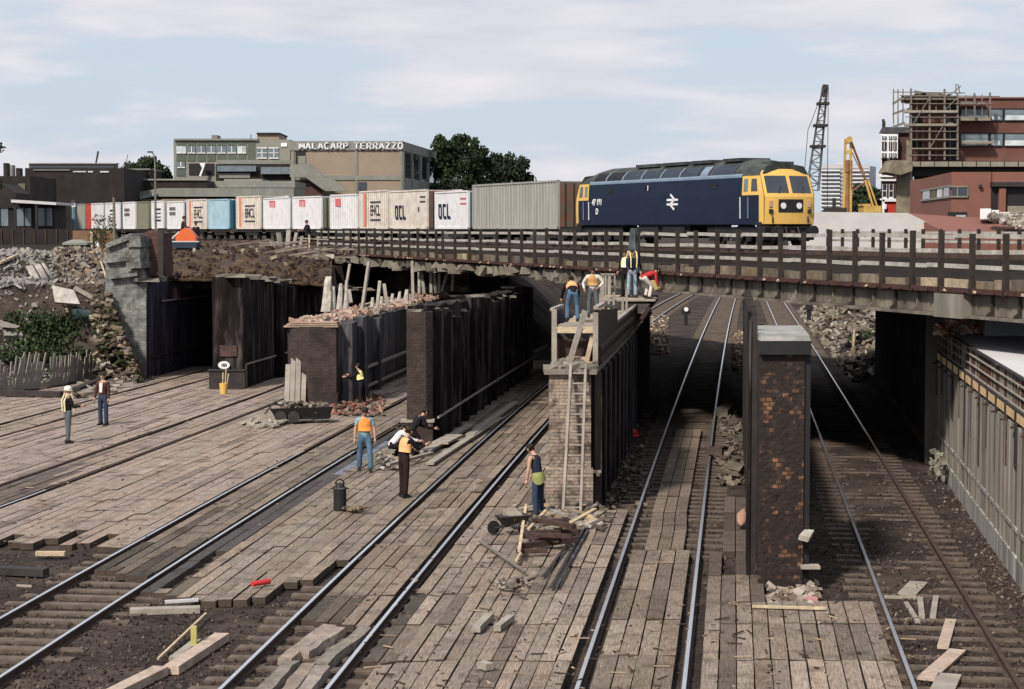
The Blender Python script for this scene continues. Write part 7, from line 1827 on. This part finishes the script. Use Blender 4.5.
for k in range(160): 
    w_ = Gz(rg.uniform(325, 385), rg.uniform(396, 416)); m.chunk(w_+Vector((0, 0, .05)), (rg.uniform(.08, .3), .14, .1), rg, col=rg.choice([(1, .6, .5), (.6, .3, .25), (.5, .4, .35), (.3, .25, .22)]))
o = stuff(m.build('brick_debris', m_rubble)); recentre(o); tag(o, 'reddish brick debris spread at the foot of the low pier', 'debris')
# wheelbarrow
q = Gz(513, 534); T = thing('wheelbarrow', 'old dark wheelbarrow standing left of the timber pile in front of the ladder', 'wheelbarrow', tuple(q), radians(20)); T.scale = (.72, .72, .8)
m = MB(); m.loft([[(-.3, -.18, .25), (.3, -.2, .25), (.3, .2, .25), (-.3, .18, .25)], [(-.48, -.3, .5), (.45, -.33, .52), (.45, .33, .52), (-.48, .3, .5)]], cap=True); m.build('tray', m_gdark, T)
m = MB(); m.tube([(-.6, 0, .2), (-.6, .06, .2)], .19, 14); m.build('wheel', m_black, T)
m = MB()
for s in (-1, 1): m.tube([(-.6, s*.06, .2), (0, s*.2, .26), (.85, s*.28, .5)], .022, 6); m.tube([(.25, s*.2, .25), (.3, s*.25, 0)], .02, 5)
m.build('frame', m_sootb, T)
m = MB(); m.chunk((0, 0, .5), (.6, .4, .15), rg, col=(.9, .85, .8)); m.build('load', m_rubble, T)
# pile of dark timbers
T = thing('timber_pile', 'pile of dark reddish timbers lying across the planks below the ladder', 'timber pile', tuple(Gz(545, 545)))
pil = [((520, 552), (575, 545), .14, .12), ((522, 545), (560, 550), .12, .2), ((530, 540), (577, 538), .14, .14), ((533, 533), (569, 533), .12, .26), ((516, 556), (548, 556), .1, .1), ((528, 549), (572, 551), .1, .3), ((540, 536), (574, 543), .12, .34)]
for a, b, w_, z in pil: m = MB(); m.bar(Gz(*a)+Vector((0, 0, z)), Gz(*b)+Vector((0, 0, z)), w_, w_*.8); m.build('timber', m_dkw, T, world=True)
for a, b, w_, z, mt, lb in (((519, 562), (526, 520), .06, .35, m_pine, 'thin pale curved strip standing against the dark timber pile'), ((528, 538), (546, 524), .07, .3, m_pine, 'short pale stick crossing above the dark timber pile'), ((523, 552), (516, 566), .05, .1, m_pine, 'pale lath sticking out at the lower left of the dark timber pile'), ((570, 528), (595, 516), .1, .15, m_pine, 'buff plank end right of the man by the ladder'),
   ((480, 543), (525, 575), .06, .06, m_steelgal, 'pale grey tube lying diagonally left of the dark timber pile'), ((585, 523), (543, 579), .05, .05, m_gdark, 'first of the thin dark bars lying together on the planks'), ((586, 526), (551, 590), .05, .05, m_gdark, 'second, longest thin dark bar lying on the planks'), ((588, 531), (557, 589), .05, .05, m_sootb, 'third thin bar, just right of the longest one'),
   ((513, 514), (541, 510), .12, .1, m_greyw, 'curved pale board lying beside the left foot of the man by the ladder'), ((548, 512), (566, 520), .12, .1, m_greyw, 'grey board under the feet of the man by the ladder')):
    m = MB(); m.bar(Gz(*a)+Vector((0, 0, z*.6)), Gz(*b)+Vector((0, 0, z)), w_, w_*.6); o = m.build('loose_bar' if mt in (m_gdark, m_steelgal, m_sootb) else 'loose_board', mt); recentre(o); tag(o, lb, 'bar' if mt in (m_gdark, m_steelgal, m_sootb) else 'board')
def board(a, b, w_, th, mt, lb, z=0, nm='loose_board', cat='board', z2=None):
    m = MB(); m.bar(Gz(*a)+Vector((0, 0, z+th/2+.01)), Gz(*b)+Vector((0, 0, (z if z2 is None else z2)+th/2+.01)), w_, th); o = m.build(nm, mt); recentre(o); tag(o, lb, cat); return o
m_pinkw = M('pinkish_old_timber', (.42, .33, .27), var=.3, scale=3, bump=.4, dirt=(.2, .15, .12), dirtamt=.6, dscale=2)
board((171, 664), (222, 631), .24, .13, m_pinkw, 'thick pale sleeper lying on the ballast, the upper one of two at the lower left', -.17)
board((100, 694), (161, 664), .24, .13, m_pinkw, 'thick pale sleeper lying on the ballast at the bottom edge lower left', -.17)
board((158, 654), (206, 609), .035, .03, m_pine, 'thin yellow lath slanting above the thick pale sleepers', -.1)
board((173, 652), (197, 634), .14, .08, m_greyw, 'grey board end lying behind the thick pale sleepers', -.17)
m = MB(); m.bar(Gz(194, 640)+Vector((0, 0, -.1)), Gz(194, 640)+Vector((0, 0, .22)), .09, .09); o = m.build('yellow_stub', M('dull_yellow', (.4, .36, .12), bump=0)); recentre(o); tag(o, 'short dull yellow upright stub on the thick pale sleeper', 'stub')
board((36, 551), (65, 551), .14, .08, m_pine, 'short pale board at the end of the planking in the lower left', -.1)
board((0, 566), (46, 568), .26, .14, m_gdark, 'dark old sleeper lying loose at the left edge below the planking', -.16, cat='sleeper')
board((130, 605), (200, 603), .22, .1, m_greyw, 'long grey board half under the edge of the planking at the lower left', -.17)
board((165, 601), (198, 599), .07, .05, m_concl, 'white narrow strip on the long grey board at the planking edge', -.05)
board((17, 579), (32, 580), .04, .04, m_greyw, 'small stick beside the left rail at the left edge', -.15)
q = Gz(261, 586); m = MB(); m.tube([q+Vector((-.14, -.12, .06)), q+Vector((.14, .14, .06))], .05, 8); o = m.build('red_bottle', M('red_plastic', (.5, .03, .03), bump=0, rough=.4)); recentre(o); tag(o, 'small red canister lying near the jagged edge of the planking', 'canister')
# old chunky timbers inside the third track at the bottom
chs = [((284, 657), (330, 623), (1.3, 1.05, .88)), ((302, 650), (340, 625), (1.35, 1.1, .95)), ((320, 661), (366, 626), (.75, .72, .62)), ((262, 689), (292, 659), (.7, .66, .58)), ((286, 690), (310, 662), (.95, .75, .6)), ((296, 700), (322, 664), (1.25, 1.1, 1)), ((276, 700), (284, 690), (.6, .5, .45))]
for i, ((a, b, c)) in enumerate(chs):
    m = MB(); A = Gz(*a); B = Gz(*b); r = random.Random(i); n_ = 6; rings = []
    d = (B-A).normalized(); s_ = Vector((d.y, -d.x, 0))
    for t in range(n_): p = A.lerp(B, t/(n_-1))+Vector((0, 0, -.02)); rings.append([p+s_*.13*r.uniform(.8, 1.05)+Vector((0, 0, -.14)), p+s_*.12*r.uniform(.7, 1.05)+Vector((0, 0, r.uniform(-.02, .02))), p-s_*.12*r.uniform(.7, 1.05)+Vector((0, 0, r.uniform(-.02, .02))), p-s_*.13*r.uniform(.8, 1.05)+Vector((0, 0, -.14))])
    m.loft(rings); o = m.build('old_sleeper', M('chunky_timber%d' % i, tuple(.2*(q*.6+.4*w_) for q, w_ in zip(c, (1.1, .9, .75))), var=.4, scale=4, bump=.6)); recentre(o)
    tag(o, ['rough pinkish timber nearest the left rail at the bottom of the third track', 'second rough pinkish timber just right of the first in the third track', 'smooth grey timber against the right rail at the bottom of the third track', 'grey timber at the bottom edge just right of the left rail of the third track',
            'brown timber between the grey and the pale one at the bottom edge', 'pale split timber at the bottom edge in the third track', 'dark short timber stub at the very bottom edge of the third track'][i], 'sleeper')
for a, b, w_, lb in (((476, 633), (490, 619), .14, 'left of two short offcuts on the planks in the bottom centre'), ((497, 632), (511, 621), .12, 'right of two short offcuts on the planks in the bottom centre'), ((481, 668), (490, 671), .14, 'small grey block near the bottom edge right of the third track')):
    board(a, b, w_, .1, m_greyw, lb)
q = Gz(509, 588); m = MB()
for k in range(26): 
    a = q+Vector((rg.gauss(0, .16), rg.gauss(0, .22), .05)); m.bar(a, a+Vector((rg.uniform(-.25, .25), rg.uniform(-.2, .3), rg.uniform(0, .12))), .05, .04, col=rg.choice(ccs))
o = stuff(m.build('wood_scraps', m_rubble)); recentre(o); tag(o, 'tangle of wood scraps by the hole in the planking', 'debris')
q = Gz(550, 520); m = MB()
for k in range(90): 
    a = Gz(rg.uniform(515, 605), rg.uniform(508, 532))+Vector((0, 0, .04)); m.bar(a, a+Vector((rg.uniform(-.35, .35), rg.uniform(-.3, .4), rg.uniform(0, .1))), rg.uniform(.05, .16), .05, col=rg.choice(ccs+[(1.3, 1, .7)]))
o = stuff(m.build('wood_scraps', m_rubble)); recentre(o); tag(o, 'scattered wood scraps and offcuts around the foot of the ladder', 'debris')
# long boards and planks near P4 foot
for a, b, w_, z, lb in (((425, 455), (470, 428), .3, .05, 'wide grey plank lying at the foot of the tall pier'), ((430, 466), (500, 420), .22, .02, 'long light plank running beside the rail past the tall pier'), ((388, 470), (432, 458), .12, .1, 'pale batten on the planks behind the man in dark clothes'), ((470, 438), (515, 405), .28, .05, 'second wide plank farther along the tall pier'), ((440, 448), (455, 440), .5, .1, 'square grey board lying on the planks near the tall pier')):
    board(a, b, w_, .07, m_greyw, lb, z)
m = MB()
for k in range(70): 
    a = Gz(rg.uniform(378, 402), rg.uniform(455, 470))+Vector((0, 0, .04)); m.chunk(a, (.2, .14, .08), rg, col=rg.choice(ccs))
o = stuff(m.build('offcut_heap', m_rubble)); recentre(o); tag(o, 'low heap of offcuts by the crouching man', 'debris')
# loose boards inside the right hand track
for a, b, w_, mt, lb in (((907, 589), (919, 577), .34, m_greyw, 'short wide board, uppermost in the right hand track'), ((906, 597), (918, 616), .08, m_greyw, 'thin leaning stick left in the right hand track'), ((920, 592), (922, 611), .1, m_greyw, 'narrow board standing second in the row in the right hand track'), ((936, 591), (933, 611), .1, m_greyw, 'narrow board third in the row in the right hand track'), ((884, 591), (917, 592), .06, m_greyw, 'thin batten lying across the left rail of the right hand track'), ((951, 614), (943, 641), .18, m_pinkw, 'pale board lying along the right hand track below the narrow ones'), ((926, 672), (958, 644), .26, m_pinkw, 'large pale plank lying diagonally in the right hand track'), ((936, 697), (950, 668), .34, m_greyw, 'grey plank at the bottom edge in the right hand track')):
    board(a, b, w_, .05, mt, lb, -.14)
board((752, 608), (826, 610), .07, .04, m_pine, 'long pale batten lying across the planks below the brick pier', 0)
board((800, 598), (817, 598), .2, .1, M('faded_pink_board', (.42, .2, .2), bump=0), 'small faded pink board at the foot of the brick pier', -.1)
# stray rag lumps by right wall
for (u, v, s, lb) in ((868, 470, .5, 'dirty white lump of sheeting at the foot of the concrete wall, far one'), (944, 478, .4, 'pale torn sheet hanging low on the concrete wall')):
    q = Gz(u if u > 900 else 930, v); m = MB()
    q = Vector((wx(q.y)-.15, q.y, 0))
    for k in range(16): m.chunk(q+Vector((rg.uniform(-.12, .02), rg.uniform(-.5, .5), rg.uniform(0, .5))), (.05, .2, .12), rg, col=(.8, .8, .76))
    o = m.build('torn_sheet', m_rubble); recentre(o); tag(o, lb, 'sheeting')
m = MB()
for k in range(380):
    v = rg.uniform(440, 600); q = G(900, v); y = q[1]; x = wx(y)-rg.uniform(.1, .9)*rg.random(); m.chunk((x, y, -.15), (rg.uniform(.04, .1), .05, .04), rg, col=rg.choice([(.3, .26, .24), (.2, .17, .16), (.5, .45, .4), (.8, .75, .7) if rg.random() < .3 else (.3, .25, .22)]))
o = stuff(m.build('wall_foot_rubble', m_rubble)); recentre(o); tag(o, 'line of small rubble along the foot of the pale concrete wall', 'rubble')
# red helmet by stanchions, signal, posts beyond the bridge
q = Gz(633, 436); m = MB(); n_ = 12; m.loft([[q+Vector((cos(2*pi*k/n_)*r, sin(2*pi*k/n_)*r, z)) for k in range(n_)] for r, z in ((.2, 0), (.17, .05), (.16, .14), (.1, .21), (.02, .23))]); o = m.build('red_helmet', M('red_plastic', (.5, .03, .03))); recentre(o); tag(o, 'red helmet lying on the ground beside the dark stanchions', 'helmet')
q = Gz(686, 323); T = thing('ground_signal', 'small dark ground signal with a white disc beyond the bridge', 'signal', tuple(q)); m = MB(); m.bx(-.12, .12, -.1, .1, -.2, .7); m.build('post', m_black, T); m = MB(); m.tube([(0, -.15, .95), (0, .0, .95)], .15, 14); m.build('disc', m_white, T); m = MB(); m.bx(-.3, .3, -.05, .1, .6, 1.0); m.build('housing', m_black, T)
q = Gz(809, 320); T = thing('ground_signal', 'small dark signal beside the kerb beyond the bridge, right of the right hand rails', 'signal', tuple(q)); m = MB(); m.bx(-.15, .15, -.1, .1, -.2, .8); m.build('post', m_black, T); m = MB(); m.bx(-.25, .25, -.15, .12, .7, 1.2); m.build('housing', m_black, T)
A = Gz(800, 300, -.1); B = Gz(866, 378, -.1); m = MB(); m.bar(A, B, .35, .3); o = m.build('concrete_kerb', m_conc); recentre(o); tag(o, 'long straight concrete kerb at the foot of the rubble bank beyond the bridge', 'kerb')
q = G(852, 360); m = MB(); zt_ = terr(*q); m.tube([(q[0], q[1], zt_-.2), (q[0]+.1, q[1], zt_+1.7)], .07, 6); o = m.build('wooden_stake', m_pine); recentre(o); tag(o, 'lone wooden stake standing in the rubble bank under the bridge', 'stake')
q = G(870, 330); T = thing('bush', 'green weeds at the top of the rubble bank beyond the bridge', 'bush', (q[0], q[1]+8, 2)); m = MB()
for k in range(16): x_ = PX(rg.uniform(850, 884), 98); leafclump(m, Vector((x_, 98+rg.uniform(-2, 2), terr(x_, 98)+.3)), .6, 40, rg, .16)
m.build('leaves', m_leaf, T, world=True)
# small stones of the ballast, nearest area, one heap of uncountable pieces
m = MB()
cnt = 0
while cnt < 9000:
    u = rg.uniform(-10, 1030); v = rg.uniform(430, 700); 
    if not ((v > 545+.05*u and u < 230 and v > 555) or (u > 800 and v > 470) or (600 < u < 745 and 435 < v < 600) or (150 < u < 300 and v > 600)): continue
    x, y = G(u, v, -.2); s = rg.uniform(.02, .055); z = terr(x, y)
    if x > wx(y)-.1: continue
    m.rock((x, y, z+s*.3), s, rg, col=rg.choice([(1, 1, 1), (.6, .58, .55), (1.5, 1.4, 1.3), (.8, .7, .62), (.4, .38, .36), (2.4, 2.2, 2.0) if rg.random() < .15 else (.9, .85, .8)])); cnt += 1
o = stuff(m.build('ballast_stones', m_stone)); recentre(o); tag(o, 'loose ballast stones strewn between and beside the bare tracks', 'ballast')

# ------------------------------------------------------------------ camera, sky, sun
cd = bpy.data.cameras.new('camera'); cam = bpy.data.objects.new('camera', cd); COL.objects.link(cam); SC.camera = cam
cam.location = (0, 0, CH); cam.rotation_euler = (pi/2-PT, 0, 0); cd.sensor_width = 36; cd.lens = F/1024*36; cd.clip_end = 8000; cd.clip_start = .5
SUN_EL = radians(44); SAZ = radians(32)      # sun stands behind the camera, a little to the left
tosun = Vector((-sin(SAZ)*cos(SUN_EL), -cos(SAZ)*cos(SUN_EL), sin(SUN_EL)))
sd_ = bpy.data.lights.new('sun', 'SUN'); so = bpy.data.objects.new('sun', sd_); COL.objects.link(so)
sd_.energy = 4.6; sd_.angle = radians(6); sd_.color = (1, .93, .82)
so.rotation_euler = (-tosun).to_track_quat('-Z', 'Y').to_euler()
W = bpy.data.worlds.new('World'); SC.world = W; W.use_nodes = True; nt = W.node_tree; N = nt.nodes; L = nt.links
bg = N['Background']; sk = N.new('ShaderNodeTexSky'); sk.sky_type = 'NISHITA'; sk.sun_disc = False; sk.sun_elevation = SUN_EL
sk.sun_rotation = math.atan2(tosun.x, tosun.y); sk.air_density = 1.2; sk.dust_density = 1.5; sk.ozone_density = 2
tc = N.new('ShaderNodeTexCoord'); mp = N.new('ShaderNodeMapping'); mp.inputs['Scale'].default_value = (1, 1, 5.5); L.new(tc.outputs['Generated'], mp.inputs['Vector'])
nz1 = N.new('ShaderNodeTexNoise'); nz1.inputs['Scale'].default_value = 6.5; nz1.inputs['Detail'].default_value = 8; nz1.inputs['Roughness'].default_value = .5; L.new(mp.outputs[0], nz1.inputs['Vector'])
rp = N.new('ShaderNodeMapRange'); rp.interpolation_type = 'SMOOTHSTEP'; rp.inputs['From Min'].default_value = .42; rp.inputs['From Max'].default_value = .58; rp.inputs['To Min'].default_value = .0; rp.inputs['To Max'].default_value = 1; L.new(nz1.outputs['Fac'], rp.inputs['Value'])
nz2 = N.new('ShaderNodeTexNoise'); nz2.inputs['Scale'].default_value = 13; nz2.inputs['Detail'].default_value = 6; L.new(mp.outputs[0], nz2.inputs['Vector'])
cl1 = N.new('ShaderNodeMix'); cl1.data_type = 'RGBA'; L.new(nz2.outputs['Fac'], cl1.inputs['Factor']); cl1.inputs['A'].default_value = (4.7, 5.0, 5.8, 1); cl1.inputs['B'].default_value = (8.0, 7.7, 8.0, 1)
bl = N.new('ShaderNodeMix'); bl.data_type = 'RGBA'; bl.inputs['Factor'].default_value = .85; L.new(sk.outputs[0], bl.inputs['A']); bl.inputs['B'].default_value = (5.3, 6.1, 7.1, 1)
mxs = N.new('ShaderNodeMix'); mxs.data_type = 'RGBA'; L.new(rp.outputs[0], mxs.inputs['Factor']); L.new(bl.outputs['Result'], mxs.inputs['A']); L.new(cl1.outputs['Result'], mxs.inputs['B'])
L.new(mxs.outputs['Result'], bg.inputs['Color']); bg.inputs['Strength'].default_value = .1
vs = SC.view_settings; vs.view_transform = 'Standard'; vs.look = 'None'; vs.exposure = .2; vs.gamma = 1; vs.use_curve_mapping = False
SC.render.engine = 'CYCLES'
